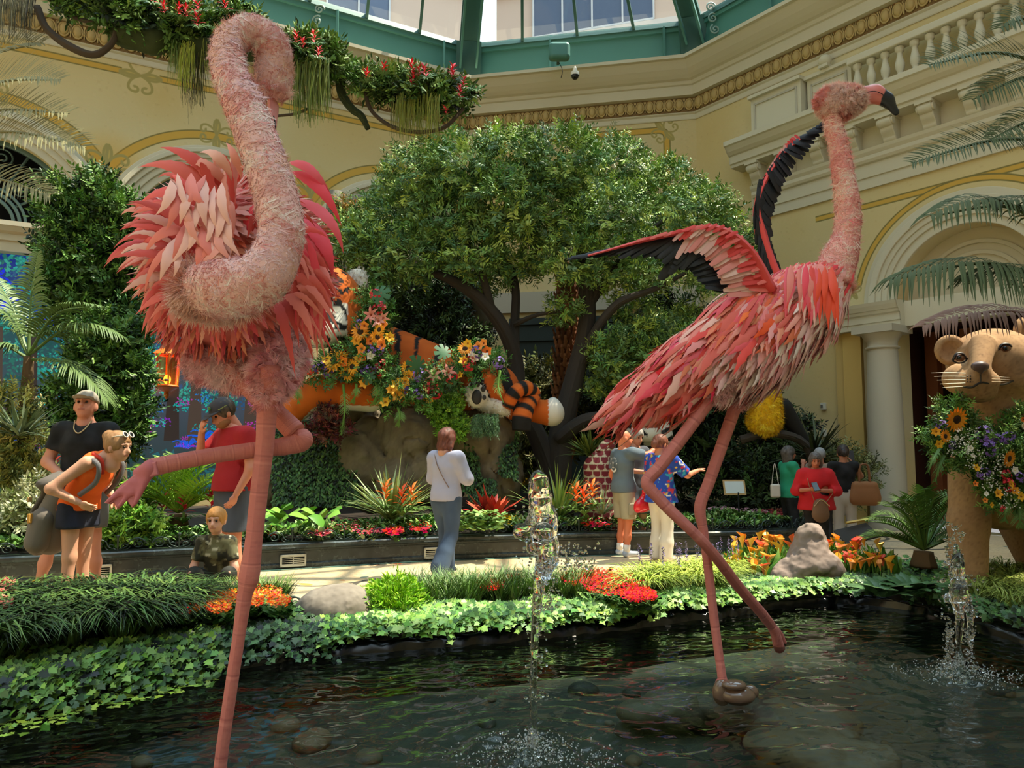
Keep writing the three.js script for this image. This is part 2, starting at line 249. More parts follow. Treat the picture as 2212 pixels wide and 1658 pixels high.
const ledgeProf = [[0, 5.12], [0.05, 5.12], [0.05, 5.3], [0.09, 5.32], [0.09, 5.44], [0.16, 5.48], [0.22, 5.56], [0.24, 5.57], [0.24, 5.66], [0, 5.68]];
part(wl, 'ledge', sweep([[C0[0], C0[1]], C1], ledgeProf), stone);
for (const [i, u] of ARCHES.entries()) {
  if (!i) continue;
  const T = LW.m.clone().multiply(new THREE.Matrix4().makeTranslation(u, SPRING, 0));
  for (const g of archGeo) part(wl, 'archivolt', g, stone).applyMatrix4(T);
  const fan = thing('iron_fan_grille', ['', 'scrolled iron fan grille in the arch at the left edge', 'scrolled iron fan grille in the arch behind the pink plumes', 'scrolled iron fan grille in the arch above the grey logs'][i], 'grille'); fan.applyMatrix4(T); fan.position.add(LW.z.clone().multiplyScalar(-0.2));
  part(fan, 'bars', fanBars, iron);
  for (const a of [0.36, 0.85, 1.35, 1.83, 2.3, 2.78]) for (const [r, s, g] of [[0.92, 0.62, scrollGeo], [1.3, 0.95, scrollGeo2], [1.08, 0.4, scrollGeo2]]) { const o = part(fan, 'scroll', g, iron, V(Math.cos(a) * r, Math.sin(a) * r, 0)); o.scale.setScalar(s); o.rotation.z = a; }
}
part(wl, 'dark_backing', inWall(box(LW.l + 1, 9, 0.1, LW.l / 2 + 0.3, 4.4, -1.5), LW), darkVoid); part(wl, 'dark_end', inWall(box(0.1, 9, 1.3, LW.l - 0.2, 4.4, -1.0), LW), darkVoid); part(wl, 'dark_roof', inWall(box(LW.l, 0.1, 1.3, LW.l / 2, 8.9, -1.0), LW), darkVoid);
// bright scenery screens standing in the bays below the ledge
function forest(g, w, h, hue) {
  const q = g.createLinearGradient(0, 0, 0, h); q.addColorStop(0, '#17309a'); q.addColorStop(0.28, '#1f5a5e'); q.addColorStop(0.6, '#4d5664'); q.addColorStop(1, '#24403c'); g.fillStyle = q; g.fillRect(0, 0, w, h);
  const blob = (x, y, r, c) => { g.fillStyle = c; for (let i = 0; i < 26; i++) { g.beginPath(); g.ellipse(x + rs(r), y + rs(r * 0.6), rr(0.05, 0.2) * r, rr(0.04, 0.12) * r, R() * 3, 0, 7); g.fill(); } };
  if (hue) for (let i = 0; i < 12; i++) blob(R() * w, R() * h * 0.3, w * 0.12, pick(['#0a2cff', '#1444ff', '#0b1f9e']));
  for (let i = 0; i < 170; i++) blob(R() * w, R() * h * 0.6, w * 0.07, pick(['#2f9c8c', '#2a7b6d', '#3fb59f', '#1f5a58', '#2c5f8f', '#2ac0b0']));
  for (const x of [0.3, 0.44, 0.62, 0.8]) { g.fillStyle = pick(['#3d3330', '#4a3c35', '#57483f']); g.beginPath(); g.moveTo((x - 0.02) * w, 0.3 * h); g.lineTo((x + 0.02) * w, 0.3 * h); g.lineTo((x + 0.045) * w, 0.75 * h); g.lineTo((x - 0.05) * w, 0.75 * h); g.fill(); }
  for (let i = 0; i < 14; i++) blob(rr(0.1, 0.95) * w, rr(0.55, 0.72) * h, w * 0.05, pick(['#19b5b0', '#33d6c0', '#8a2fc0', '#c33bb5', '#2d86d8', '#a0526a']));
  for (const [x, y] of [[0.5, 0.74], [0.62, 0.76], [0.4, 0.78]]) { g.strokeStyle = '#1f6bff'; g.lineWidth = w * 0.007; for (let i = 0; i < 16; i++) { const a = -PI / 2 + rs(1.4), l = w * rr(0.05, 0.12); g.beginPath(); g.moveTo(x * w, y * h); g.quadraticCurveTo(x * w + Math.cos(a) * l * 0.6, y * h + Math.sin(a) * l, x * w + Math.cos(a) * l * 1.2, y * h + Math.sin(a) * l * 0.5); g.stroke(); } }
  for (let i = 0; i < 9; i++) blob(rr(0.35, 0.85) * w, rr(0.72, 0.78) * h, w * 0.025, pick(['#e02fe0', '#c81fd0', '#b13bff', '#e0308a']));
  for (let i = 0; i < 40; i++) blob(R() * w, rr(0.8, 1) * h, w * 0.08, pick(['#2f6b5a', '#3c7c66', '#254f4a', '#4a8f78', '#2c6f7a']));
}
for (const [i, name, label] of [[1, 'blue forest picture screen at the left edge behind the palm', 'blue'], [2, 'glowing forest picture screen behind the cap-wearing man', '']]) {
  const t = canvas(700, 1100, (g, w, h) => forest(g, w, h, label)), o = thing('display_screen', name, 'screen'); o.applyMatrix4(LW.m.clone().multiply(new THREE.Matrix4().makeTranslation(ARCHES[i], 2.78, -0.35)));
  part(o, 'panel', new THREE.PlaneGeometry(3.1, 4.75), mat('#101010', 0.35, { emissive: '#ffffff', emissiveIntensity: 0.55, emissiveMap: t, map: t }));
  part(o, 'case', box(3.2, 4.85, 0.12, 0, 0, -0.08), darkVoid);
  const l = new THREE.RectAreaLight(0x6f9fb8, 0.35, 3.1, 4.75); l.position.set(0, 0, 0.03); l.rotation.y = PI; l.castShadow = true; o.add(l);
}
{ // lit lantern hanging before the screen
  const o = thing('hanging_lantern', 'glowing orange six-sided lantern hanging before the forest screen', 'lantern', P(362, 800, 15.2)), br = mat('#d9701f', 0.45);
  part(o, 'glass', new THREE.CylinderGeometry(0.24, 0.2, 0.62, 6, 1, true), mat('#ffe3b0', 0.1, { transmission: 1, thickness: 0 }));
  const bars = []; for (let i = 0; i < 6; i++) { const a = i / 6 * PI * 2 + PI / 6; bars.push(tube([V(Math.sin(a) * 0.25, 0.32, Math.cos(a) * 0.25), V(Math.sin(a) * 0.21, -0.32, Math.cos(a) * 0.21)], 0.018, 5, 1)); }
  part(o, 'frame', merge([...bars, new THREE.TorusGeometry(0.25, 0.022, 5, 6).rotateX(PI / 2).translate(0, 0.32, 0), new THREE.TorusGeometry(0.21, 0.03, 5, 6).rotateX(PI / 2).translate(0, -0.32, 0)]), br);
  part(o, 'roof', new THREE.LatheGeometry([[0.3, 0.32], [0.22, 0.4], [0.1, 0.46], [0.06, 0.54], [0.08, 0.58], [0.02, 0.66], [0.01, 0.78]].map(([a, b]) => new THREE.Vector2(a, b)), 6), br);
  part(o, 'pendant', new THREE.LatheGeometry([[0.21, -0.34], [0.12, -0.4], [0.05, -0.44], [0.06, -0.5], [0.005, -0.58]].map(([a, b]) => new THREE.Vector2(a, b)), 6), br);
  part(o, 'flame', new THREE.SphereGeometry(0.07, 10, 8).scale(1, 1.4, 1).translate(0, -0.18, 0), mat('#ffd080', 0.5, { emissive: '#ff9a30', emissiveIntensity: 4 }));
  part(o, 'chain', tube([V(0, 0.78, 0), V(0, 2.3, 0)], 0.012, 5, 2), iron);
  const l = new THREE.PointLight(0xff8a30, 1.2); l.position.y = -0.18; l.castShadow = true; o.add(l);
}
// right wall: balcony entablature, brackets, balustrade, arch, doorway and column
{
  const sh = [[0, 7.6], [0.42, 7.6], [0.42, 7.66], [0.46, 7.68], [0.46, 7.84], [0.5, 7.86], [0.56, 7.92], [0.62, 8.02], [0.66, 8.04], [0.66, 8.14], [0, 8.16]], a = RW.at(1.6, 0), b = RW.at(13.9, 0);
  const ent = tag(part(scene, 'trim_2', sweep([[a.x, a.z], [b.x, b.z]], [[0, 6.42], [0.05, 6.42], [0.05, 6.62], [0.08, 6.63], [0.08, 6.88], [0.13, 6.9], [0.16, 6.95], [0.16, 7.02], [0.2, 7.08], [0.22, 7.14], [0.04, 7.16], [0.04, 7.6]]), stone), 'stone balcony entablature above the doorway arch', undefined, undefined, 'structure');
  const e0 = RW.at(1.28, 0, 0.0), e1 = RW.at(13.9, 0);
  part(ent, 'shelf', sweep([[e0.x, e0.z], [e1.x, e1.z]], sh), stone);
  part(ent, 'shelf_end', inWall(new THREE.ExtrudeGeometry(new THREE.Shape(sh.map(([o, y]) => new THREE.Vector2(o, y))), { depth: 0.02, bevelEnabled: false }).rotateY(-PI / 2).translate(1.29, 0, 0), RW), stone);
  part(ent, 'frieze_end', inWall(box(0.02, 1.18, 0.14, 1.6, 7.01, 0.07), RW), stone);
  const prof = new THREE.Shape(); prof.moveTo(0, 0); prof.lineTo(0.38, 0); prof.absarc(0.3, -0.09, 0.09, PI / 2, -PI / 2, true); prof.bezierCurveTo(0.3, -0.28, 0.22, -0.3, 0.2, -0.36); prof.absarc(0.12, -0.36, 0.08, 0, -PI, true); prof.lineTo(0, -0.4); prof.closePath();
  const bg = merge([new THREE.ExtrudeGeometry(prof, { depth: 0.22, bevelEnabled: true, bevelSize: 0.01, bevelThickness: 0.01, bevelSegments: 1, curveSegments: 10 }).rotateY(-PI / 2).translate(0.11, 0, 0), new THREE.CylinderGeometry(0.07, 0.07, 0.3, 14).rotateZ(PI / 2).translate(0, -0.09, 0.31), box(0.3, 0.05, 0.42, 0, 0.0, 0.21)]);
  for (let i = 0; i < 9; i++) part(ent, 'bracket', bg, stone).applyMatrix4(RW.m.clone().multiply(new THREE.Matrix4().makeTranslation(1.8 + i * 0.72, 7.57, 0.03)));
  const panel = (u0, u1, y0, y1, d) => { part(ent, 'attic_panel', inWall(box(u1 - u0, y1 - y0, d, (u0 + u1) / 2, (y0 + y1) / 2, d / 2), RW), stone); for (const [w, h, x, y] of [[u1 - u0 - 0.2, 0.04, 0, (y1 - y0) / 2 - 0.14], [u1 - u0 - 0.2, 0.04, 0, -(y1 - y0) / 2 + 0.14], [0.04, y1 - y0 - 0.24, (u1 - u0) / 2 - 0.1, 0], [0.04, y1 - y0 - 0.24, -(u1 - u0) / 2 + 0.1, 0]]) part(ent, 'panel_moulding', inWall(box(w, h, 0.03, (u0 + u1) / 2 + x, (y0 + y1) / 2 + y, d + 0.01), RW), stoneGrey); part(ent, 'panel_cap', inWall(box(u1 - u0 + 0.06, 0.07, d + 0.08, (u0 + u1) / 2, y1 + 0.03, (d + 0.08) / 2), RW), stone); };
  panel(1.75, 2.95, 8.15, 9.02, 0.3); panel(3.0, 3.95, 8.15, 9.0, 0.14);
  part(ent, 'finial', inWall(merge([new THREE.SphereGeometry(0.13, 16, 12).translate(3.45, 9.22, 0.2), box(0.2, 0.06, 0.2, 3.45, 9.1, 0.2)]), RW), stone);
  const bal = new THREE.LatheGeometry([[0.09, 0], [0.09, 0.06], [0.05, 0.08], [0.05, 0.12], [0.08, 0.2], [0.085, 0.28], [0.06, 0.38], [0.045, 0.46], [0.05, 0.5], [0.08, 0.52], [0.08, 0.6]].map(([x, y]) => new THREE.Vector2(x, y)), 14);
  for (let i = 0; i < 14; i++) { const o = part(ent, 'baluster', bal, stone); o.position.copy(RW.at(4.15 + i * 0.27, 8.22, 0.28)); }
  part(ent, 'balustrade_rail', inWall(box(5.4, 0.14, 0.26, 6.7, 8.9, 0.28, 0.02), RW), stone); part(ent, 'balustrade_base', inWall(box(5.4, 0.1, 0.26, 6.7, 8.18, 0.28), RW), stone);
  const T = RW.m.clone().multiply(new THREE.Matrix4().makeTranslation(AR.u, AR.y, 0));
  for (const g of [ring(AR.r, 1.34, 0.05), ring(1.36, 1.44, 0.09), ring(1.46, 1.54, 0.12), ring(1.56, 1.66, 0.16), ring(1.68, 1.8, 0.04)]) part(wr, 'archivolt', g, stone).applyMatrix4(T);
  part(wr, 'tympanum', inWall(new THREE.CircleGeometry(1.24, 40, 0, PI).translate(AR.u, AR.y, -0.44), RW), stoneWarm); for (const r of [0.75, 0.95]) part(wr, 'tympanum_ring', ring(r, r + 0.05, 0.04), stoneWarm).applyMatrix4(T.clone().multiply(new THREE.Matrix4().makeTranslation(0, 0, -0.44)));
  // impost, jambs, dark lobby behind
  const im = (u0, u1) => { const p = RW.at(u0, 0), q = RW.at(u1, 0), pr = [[0.0, 3.66], [0.3, 3.66], [0.3, 3.76], [0.32, 3.77], [0.32, 3.9], [0.36, 3.92], [0.38, 3.97], [0.4, 3.98], [0.44, 4.06], [0.46, 4.12], [0, 4.14]]; part(wr, 'impost', sweep([[p.x, p.z], [q.x, q.z]], pr), stone); for (const u of [u0, u1]) part(wr, 'impost_end', inWall(new THREE.ExtrudeGeometry(new THREE.Shape(pr.map(([o, y]) => new THREE.Vector2(o, y))), { depth: 0.015, bevelEnabled: false }).rotateY(-PI / 2).translate(u, 0, 0), RW), stone); };
  im(3.42, 4.78); im(6.78, 8.2);
  part(wr, 'lintel', inWall(box(2.1, 0.46, 0.3, AR.u, 3.88, 0.0), RW), stone);
  part(wr, 'pilaster', inWall(box(0.36, 3.66, 0.14, 3.74, 1.83, 0.07), RW), mat('#d2b067', 0.85)); part(wr, 'pilaster', inWall(box(0.16, 3.66, 0.08, 3.46, 1.83, 0.04), RW), mat('#cdae6b', 0.85));
  part(wr, 'jamb', inWall(box(0.5, 3.66, 0.1, 4.2, 1.83, 0.05), RW), mat('#a99a7c', 0.85));
  part(wr, 'dado_rail', inWall(box(0.5, 0.07, 0.12, 4.2, 1.06, 0.12, 0.01), RW), stone);
  const wood = mat('#7d4524', 0.5), woodD = mat('#3a1c0f', 0.6);
  part(wr, 'lobby_back', inWall(box(4, 5.4, 0.1, AR.u, 2.7, -2.6), RW), woodD); for (const u of [4.25, 7.3]) part(wr, 'lobby_side', inWall(box(0.1, 5.4, 2.4, u, 2.7, -1.5), RW), woodD); part(wr, 'lobby_ceiling', inWall(box(4, 0.1, 2.4, AR.u, 3.8, -1.5), RW), woodD);
  for (const u of [4.55, 5.2, 6.4]) part(wr, 'lobby_post', inWall(box(0.22, 3.7, 0.2, u, 1.85, -1.4), RW), wood); part(wr, 'lobby_beam', inWall(box(2.6, 0.22, 0.14, 5.8, 3.0, -1.6), RW), wood);
  for (const y of [0.5, 1.0, 1.5]) part(wr, 'lobby_shelf', inWall(box(1.1, 0.1, 0.4, 5.7, y, -1.9), RW), wood);
  const cr = 0.3, ct = RW.at(4.42, 0, 0.3), col = thing('stone_column', 'round pale stone column beside the doorway', 'column', ct);
  part(col, 'shaft', new THREE.LatheGeometry([[0.36, 0], [0.36, 0.12], [0.33, 0.16], [0.31, 0.22], [0.31, 0.9], [0.305, 1.395], [0.302, 1.4], [0.305, 1.405], [0.295, 2.2], [0.29, 2.395], [0.286, 2.4], [0.29, 2.405], [0.255, 3.25]].map(([x, y]) => new THREE.Vector2(x, y)), 36), mat('#bdb5a3', 0.7));
  part(col, 'capital', new THREE.LatheGeometry([[0.255, 3.24], [0.285, 3.25], [0.295, 3.27], [0.285, 3.29], [0.26, 3.3], [0.26, 3.38], [0.29, 3.42], [0.34, 3.5], [0.36, 3.53]].map(([x, y]) => new THREE.Vector2(x, y)), 36), mat('#bdb5a3', 0.7));
  part(col, 'abacus', box(0.76, 0.13, 0.76, 0, 3.595, 0).applyMatrix4(new THREE.Matrix4().extractRotation(RW.m)), mat('#bdb5a3', 0.7));
  for (const [py, n, l] of [[876, 'wall_thermostat', 'small white wall control above the other one'], [935, 'wall_switch', 'faint switch plate low on the yellow wall']]) { const q = P(1782, py, 14.95), o = thing(n, l, 'switch', q); part(o, 'plate', box(0.11, 0.14, 0.05, 0, 0, 0, 0.01), mat('#d8d3c2', 0.5)); part(o, 'button', box(0.04, 0.06, 0.02, -0.02, 0.0, 0.03), mat('#6a675f', 0.5)); o.applyMatrix4(new THREE.Matrix4()); o.rotation.y = Math.atan2(RW.z.x, RW.z.z); o.position.copy(RW.at(3.05, q.y, 0.03)); }
}
// ---------------------------------------------------------------- skylight
{
  const ring0 = [[-15.36, 8], C0, C1, C2, C3, [12.8, 8]], inset = (d) => { const n = ring0.length; return ring0.map((p, i) => { const a = ring0[(i + n - 1) % n], b = ring0[(i + 1) % n], d1 = norm2(p[0] - a[0], p[1] - a[1]), d2 = norm2(b[0] - p[0], b[1] - p[1]), n1 = [-d1[1], d1[0]], n2 = [-d2[1], d2[0]], s = norm2(n1[0] + n2[0], n1[1] + n2[1]), k = d / Math.max(0.3, s[0] * n1[0] + s[1] * n1[1]); return [p[0] + s[0] * k, p[1] + s[1] * k]; }); };
  const base = inset(0.12), top = inset(5.2), Y0 = 11.62, Y1 = 15.4;
  struct('trim_3', sweep([...ring0, ring0[0]].slice(0, 6), [[0.05, 10.56], [0.1, 10.56], [0.1, 11.45], [0.16, 11.46], [0.16, 11.62], [0, 11.64]]), green, 'green painted steel fascia at the foot of the skylight');
  const fr = struct('skylight_frame', null); tag(fr, 'green steel skylight frame of ribs and glazing bars', undefined, undefined, 'structure');
  const glass = mat('#eef4f4', 0.02, { transmission: 1, thickness: 0 });
  const bar = (a, b, w, d, m, name) => { const l = a.distanceTo(b), g = box(w, l, d), o = part(fr, name, g, m); o.applyMatrix4(frame(a.clone().add(b).multiplyScalar(0.5), b.clone().sub(a), V(0, -1, 0.4))); return o; };
  for (let s = 0; s < 5; s++) {
    const A = V(base[s][0], Y0, base[s][1]), B = V(base[s + 1][0], Y0, base[s + 1][1]), A1 = V(top[s][0], Y1, top[s][1]), B1 = V(top[s + 1][0], Y1, top[s + 1][1]), n = Math.max(3, Math.round(A.distanceTo(B) / (s === 0 || s === 4 ? 3.4 : 1.4)));
    if (s < 4) { const dir = B1.clone().sub(B).normalize(); bar(B.clone().addScaledVector(dir, -0.2).add(V(0, -1.0, 0)), B.clone().addScaledVector(dir, 0.1), 0.62, 0.5, greenDark, 'corner_post'); bar(B, B1, 0.5, 0.34, greenDark, 'hip_rib'); for (const k of [-1, 1]) bar(B.clone().add(V(k * 0.2, -0.6, 0.25)), B1.clone().add(V(k * 0.2, -0.05, 0.2)), 0.05, 0.3, green, 'rib_flange'); }
    for (let i = 0; i <= n; i++) {
      const a = A.clone().lerp(B, i / n), b = A1.clone().lerp(B1, i / n);
      if (i > 0 && i < n) bar(a, b, 0.07, 0.13, greenDark, 'glazing_bar');
      if (i < n) { const c = A.clone().lerp(B, (i + 1) / n), d = A1.clone().lerp(B1, (i + 1) / n); part(fr, 'pane', geoFrom([a, c, d, a, d, b].flatMap((p) => [p.x, p.y, p.z]), null), glass); if (s > 0 && s < 4 && i % 2) { const m0 = a.clone().lerp(c, 0.5); bar(m0.clone().add(V(0, -0.05, 0.1)), m0.clone().add(V(0, -1.0, 0.1)), 0.05, 0.05, green, 'drain_pipe'); } }
    }
    bar(A, B, 0.12, 0.16, greenDark, 'sill_bar'); bar(A1, B1, 0.16, 0.22, greenDark, 'ridge_bar');
    const m0 = A.clone().lerp(A1, 0.45), m1 = B.clone().lerp(B1, 0.45); bar(m0, m1, 0.06, 0.1, greenDark, 'purlin');
  }
  // flat top: beams and panes
  const x0 = top[0][0], x1 = top[5][0], zs = [2.8, 0.2, -2.4, -5, -7.6, -10.2, -12.8];
  for (const z of zs) bar(V(x0, Y1, z), V(x1, Y1, z), 0.16, 0.2, greenDark, 'roof_beam');
  for (let i = 0; i <= 10; i++) { const x = lerp(x0, x1, i / 10); bar(V(x, Y1, 2.8), V(x, Y1, -12.8), 0.08, 0.14, greenDark, 'roof_bar'); }
  for (let i = 0; i < 10; i++) for (let j = 0; j < 6; j++) { const a = lerp(x0, x1, i / 10), b = lerp(x0, x1, (i + 1) / 10); part(fr, 'pane', geoFrom([a, Y1, zs[j], b, Y1, zs[j], b, Y1, zs[j + 1], a, Y1, zs[j], b, Y1, zs[j + 1], a, Y1, zs[j + 1]], null), glass); }
  const orn = spiral(0, 0, 0.12, 1.6, 0, 1, 0, 0.02);
  for (const [x, k] of [[690, -1], [1535, 1]]) for (let i = 0; i < 5; i++) { const o = part(fr, 'rib_scroll', orn, mat('#93a8a2', 0.5), P(x + k * i * 5, 20 + i * 24 - (k < 0 ? 0 : 5), k < 0 ? 16.6 : 16.9)); o.rotation.z = i; }
  const sp0 = P(1208, 112, 16.9), spk = thing('wall_speaker', 'green rounded speaker box on the skylight fascia', 'speaker', sp0); part(spk, 'body', new RoundedBoxGeometry(0.5, 0.42, 0.26, 4, 0.1), green); part(spk, 'bracket', box(0.06, 0.06, 0.5, 0, 0, -0.3), greenDark); part(spk, 'cable', tube([V(0, -0.2, -0.1), V(0.08, -0.4, -0.1), V(0.05, -0.55, -0.15)], 0.008, 4), darkVoid);
  const cam = thing('dome_camera', 'small white dome camera on the cornice', 'camera', P(1242, 158, 16.7)); part(cam, 'housing', new THREE.LatheGeometry([[0.02, 0.16], [0.05, 0.1], [0.05, 0.06], [0.09, 0.02], [0.1, -0.06]].map(([x, y]) => new THREE.Vector2(x, y)), 16), mat('#d8cdb8', 0.5)); part(cam, 'dome', new THREE.SphereGeometry(0.085, 14, 10).translate(0, -0.07, 0), mat('#18191b', 0.1));
}
// hotel seen beyond the glass, and the tower whose shade falls on the pond
{
  const beige = mat('#e6cdb8', 0.9), pale = mat('#efe6da', 0.9), win = mat('#5f6f88', 0.25, { metalness: 0.2 }), frm = mat('#dfe3e4', 0.6);
  const facade = (name, label, A, B, h, bays, solid) => {
    const W = onWall(A, B), o = thing(name, label, 'building'); o.applyMatrix4(W.m);
    part(o, 'wall', box(W.l, h, 3, W.l / 2, h / 2, -1.5), beige);
    for (let f = 0; f < h / 4.4 - 1; f++) part(o, 'floor_band', box(W.l, 0.5, 0.5, W.l / 2, f * 4.4 + 1.2, 0.1), pale);
    for (const [u0, u1] of bays) for (let f = 2; f < h / 4.4 - 1; f++) { const y = f * 4.4 + 1.5, n = Math.round((u1 - u0) / 2.4), w = part(o, 'window', box(u1 - u0, 3.6, 0.2, (u0 + u1) / 2, y + 1.9, 0.05), win); for (let i = 0; i <= n; i++) part(w, 'mullion', box(0.12, 3.6, 0.12, lerp(u0, u1, i / n), y + 1.9, 0.2), frm); for (const yy of [0.1, 3.7]) part(w, 'transom', box(u1 - u0, 0.14, 0.12, (u0 + u1) / 2, y + yy, 0.2), frm); }
    return o;
  };
  facade('hotel_wing', 'beige hotel wing with blue windows left of the skylight post', [-40, -42], [-2.6, -56], 60, [[6, 13], [17, 25], [28.5, 33]]);
  facade('hotel_wing', 'beige hotel wing with blue windows right of the skylight post', [-1.2, -56], [42, -43], 60, [[3, 12], [17, 24], [28, 36]]);
  const par = thing('hotel_parapet', 'sloping pale roof edge beyond the right skylight panes', 'building'); part(par, 'coping', box(30, 1.6, 2, 18, 19.2, -38).applyMatrix4(new THREE.Matrix4().makeRotationZ(0.02)), pale); part(par, 'wall', box(30, 18, 1.6, 18, 10, -38.2), beige);
  facade('hotel_tower', 'tall hotel tower standing sunward beside the hall', [20, -10.5], [20, 40], 64, [[4, 14], [20, 40]]);
}
// ---------------------------------------------------------------- ground: path, kerb, bed, pond
const spline2 = (pts, n) => new THREE.CatmullRomCurve3(pts.map(([x, z]) => V(x, 0, z)), false, 'centripetal').getSpacedPoints(n).map((p) => [p.x, p.z]);
const WATER = -0.12;
const pondFar = [[-6.5, -2.6], [-4.2, -3.7], [-2.95, -4.52], [-2.44, -5.12], [-1.41, -5.85], [-0.39, -6.16], [0.77, -6.62], [2.15, -7.3], [3.2, -7.75], [3.75, -7.5], [3.94, -6.66], [4.15, -6.1], [4.7, -5.2], [5.8, -4.2], [7, -3]];
const pondLine = spline2(pondFar, 90);
const bedBack = [[-9, -3.6], [-6, -5.3], [-4.2, -6.15], [-3.2, -6.45], [-1.9, -6.85], [-0.47, -7.25], [0.9, -7.65], [2.3, -8.4], [3.4, -9.2], [4.6, -9.6], [5.6, -9.2], [7.0, -7.6], [9.5, -5.4]];
const bedLine = spline2(bedBack, 70);
const kerbPts = spline2([[-13.5, -4.6], [-9, -6.7], [-4.978, -8.268], [-2.795, -9.215], [-1.0, -9.95], [1.218, -10.457], [2.876, -10.62], [3.9, -10.9], [4.6, -11.7], [5.0, -13.2], [5.1, -15.6]], 80);
const sceneFloor = (() => {
  const tex = canvas(2048, 2048, (g, w, h) => {   // 8 m square of cream marble mosaic with dark scroll inlay
    g.fillStyle = '#d9bd95'; g.fillRect(0, 0, w, h);
    for (let i = 0; i < 500; i++) { const x = R() * w, y = R() * h, r = rr(30, 160), q = g.createRadialGradient(x, y, 0, x, y, r), c = pick(['226,200,160', '205,170,130', '196,176,150', '222,190,140']); q.addColorStop(0, `rgba(${c},.5)`); q.addColorStop(1, `rgba(${c},0)`); g.fillStyle = q; g.fillRect(x - r, y - r, 2 * r, 2 * r); }
    for (let i = 0; i < 26000; i++) { g.fillStyle = pick(['rgba(150,120,90,.25)', 'rgba(240,222,190,.35)', 'rgba(120,100,80,.2)']); g.fillRect(R() * w, R() * h, rr(3, 9), rr(3, 9)); }
    g.lineWidth = 16; g.strokeStyle = 'rgba(70,66,62,.85)';
    for (let i = 0; i < 26; i++) { const x = R() * w, y = R() * h, r = rr(70, 170), a = R() * 7; g.beginPath(); for (let k = 0; k < 40; k++) { const t = k / 40, q = r * (1 - t * 0.8), b = a + t * 8; g[k ? 'lineTo' : 'moveTo'](x + Math.cos(b) * q, y + Math.sin(b) * q); } g.stroke(); g.beginPath(); g.moveTo(x + Math.cos(a) * r, y + Math.sin(a) * r); g.bezierCurveTo(x + 260, y - 80, x + 320, y + 140, x + 480, y + rs(90)); g.stroke(); }
    for (let i = 0; i < 90; i++) { g.fillStyle = pick(['#c27a45', '#8a9a7a', '#b9613f', '#5f6a60', '#d09a55']); g.beginPath(); g.ellipse(R() * w, R() * h, rr(10, 34), rr(6, 14), R() * 3, 0, 7); g.fill(); }
  });
  tex.repeat.set(1 / 8, 1 / 8);
  const s = new THREE.Shape([[-15.3, 8], [12.7, 8], [12.7, -6.4], [4.4, -17.6], [-1.1, -18.7], [-15.3, -10.7]].map(([x, z]) => new THREE.Vector2(x, -z)));
  const hole = new THREE.Path([...bedLine, [9.5, -2.4], [-9, -2.4]].map(([x, z]) => new THREE.Vector2(x, -z))); s.holes.push(hole);
  return struct('floor', new THREE.ShapeGeometry(s).rotateX(-PI / 2), mat('#ffffff', 0.5, { map: tex }), 'cream mosaic walkway floor');
})();
struct('floor_slab', box(30, 0.2, 30, 0, -1.1, -5), mat('#4a4238', 1), 'slab below the pond');
const marble = mat('#ffffff', 0.25, { map: (() => { const t = grain(512, (x, y) => { const a = fbm(x * 9, y * 9, 1, 5), v = Math.pow(Math.abs(fbm(x * 5 + a * 3, y * 5, 7) - 0.5) * 2, 0.6); const k = 38 + 34 * a + (v < 0.16 ? 22 : 0); return [k * 0.9, k * 1.02, k]; }, true); return t; })() });
const kerb = struct('planter_kerb', sweep(kerbPts, [[0.05, 0], [0.05, 0.05], [0.03, 0.07], [0.03, 0.2], [0.045, 0.21], [0.045, 0.225], [0.07, 0.24], [0.085, 0.26], [0.085, 0.285], [0.07, 0.3], [-0.16, 0.3], [-0.16, 0]]), marble, 'low dark green marble planter kerb along the walkway');
// teal border tiles at the foot of the kerb
{
  const g = box(0.115, 0.008, 0.075), ms = ['#3f5f58', '#54736a', '#2f4a48', '#6d8478'].map((c) => mat(c, 0.35)), path = spline2([[-6.8, -7.55], [-4.978, -8.268], [-2.795, -9.215], [-1.0, -9.95], [1.218, -10.457], [2.9, -10.62]], 88);
  for (let i = 0; i < path.length - 1; i++) { const [x, z] = path[i], d = norm2(path[i + 1][0] - x, path[i + 1][1] - z), o = part(sceneFloor, 'border_tile', g, pick(ms)); o.position.set(x - d[1] * 0.12, 0.003, z + d[0] * 0.12); o.rotation.y = -Math.atan2(d[1], d[0]); }
}
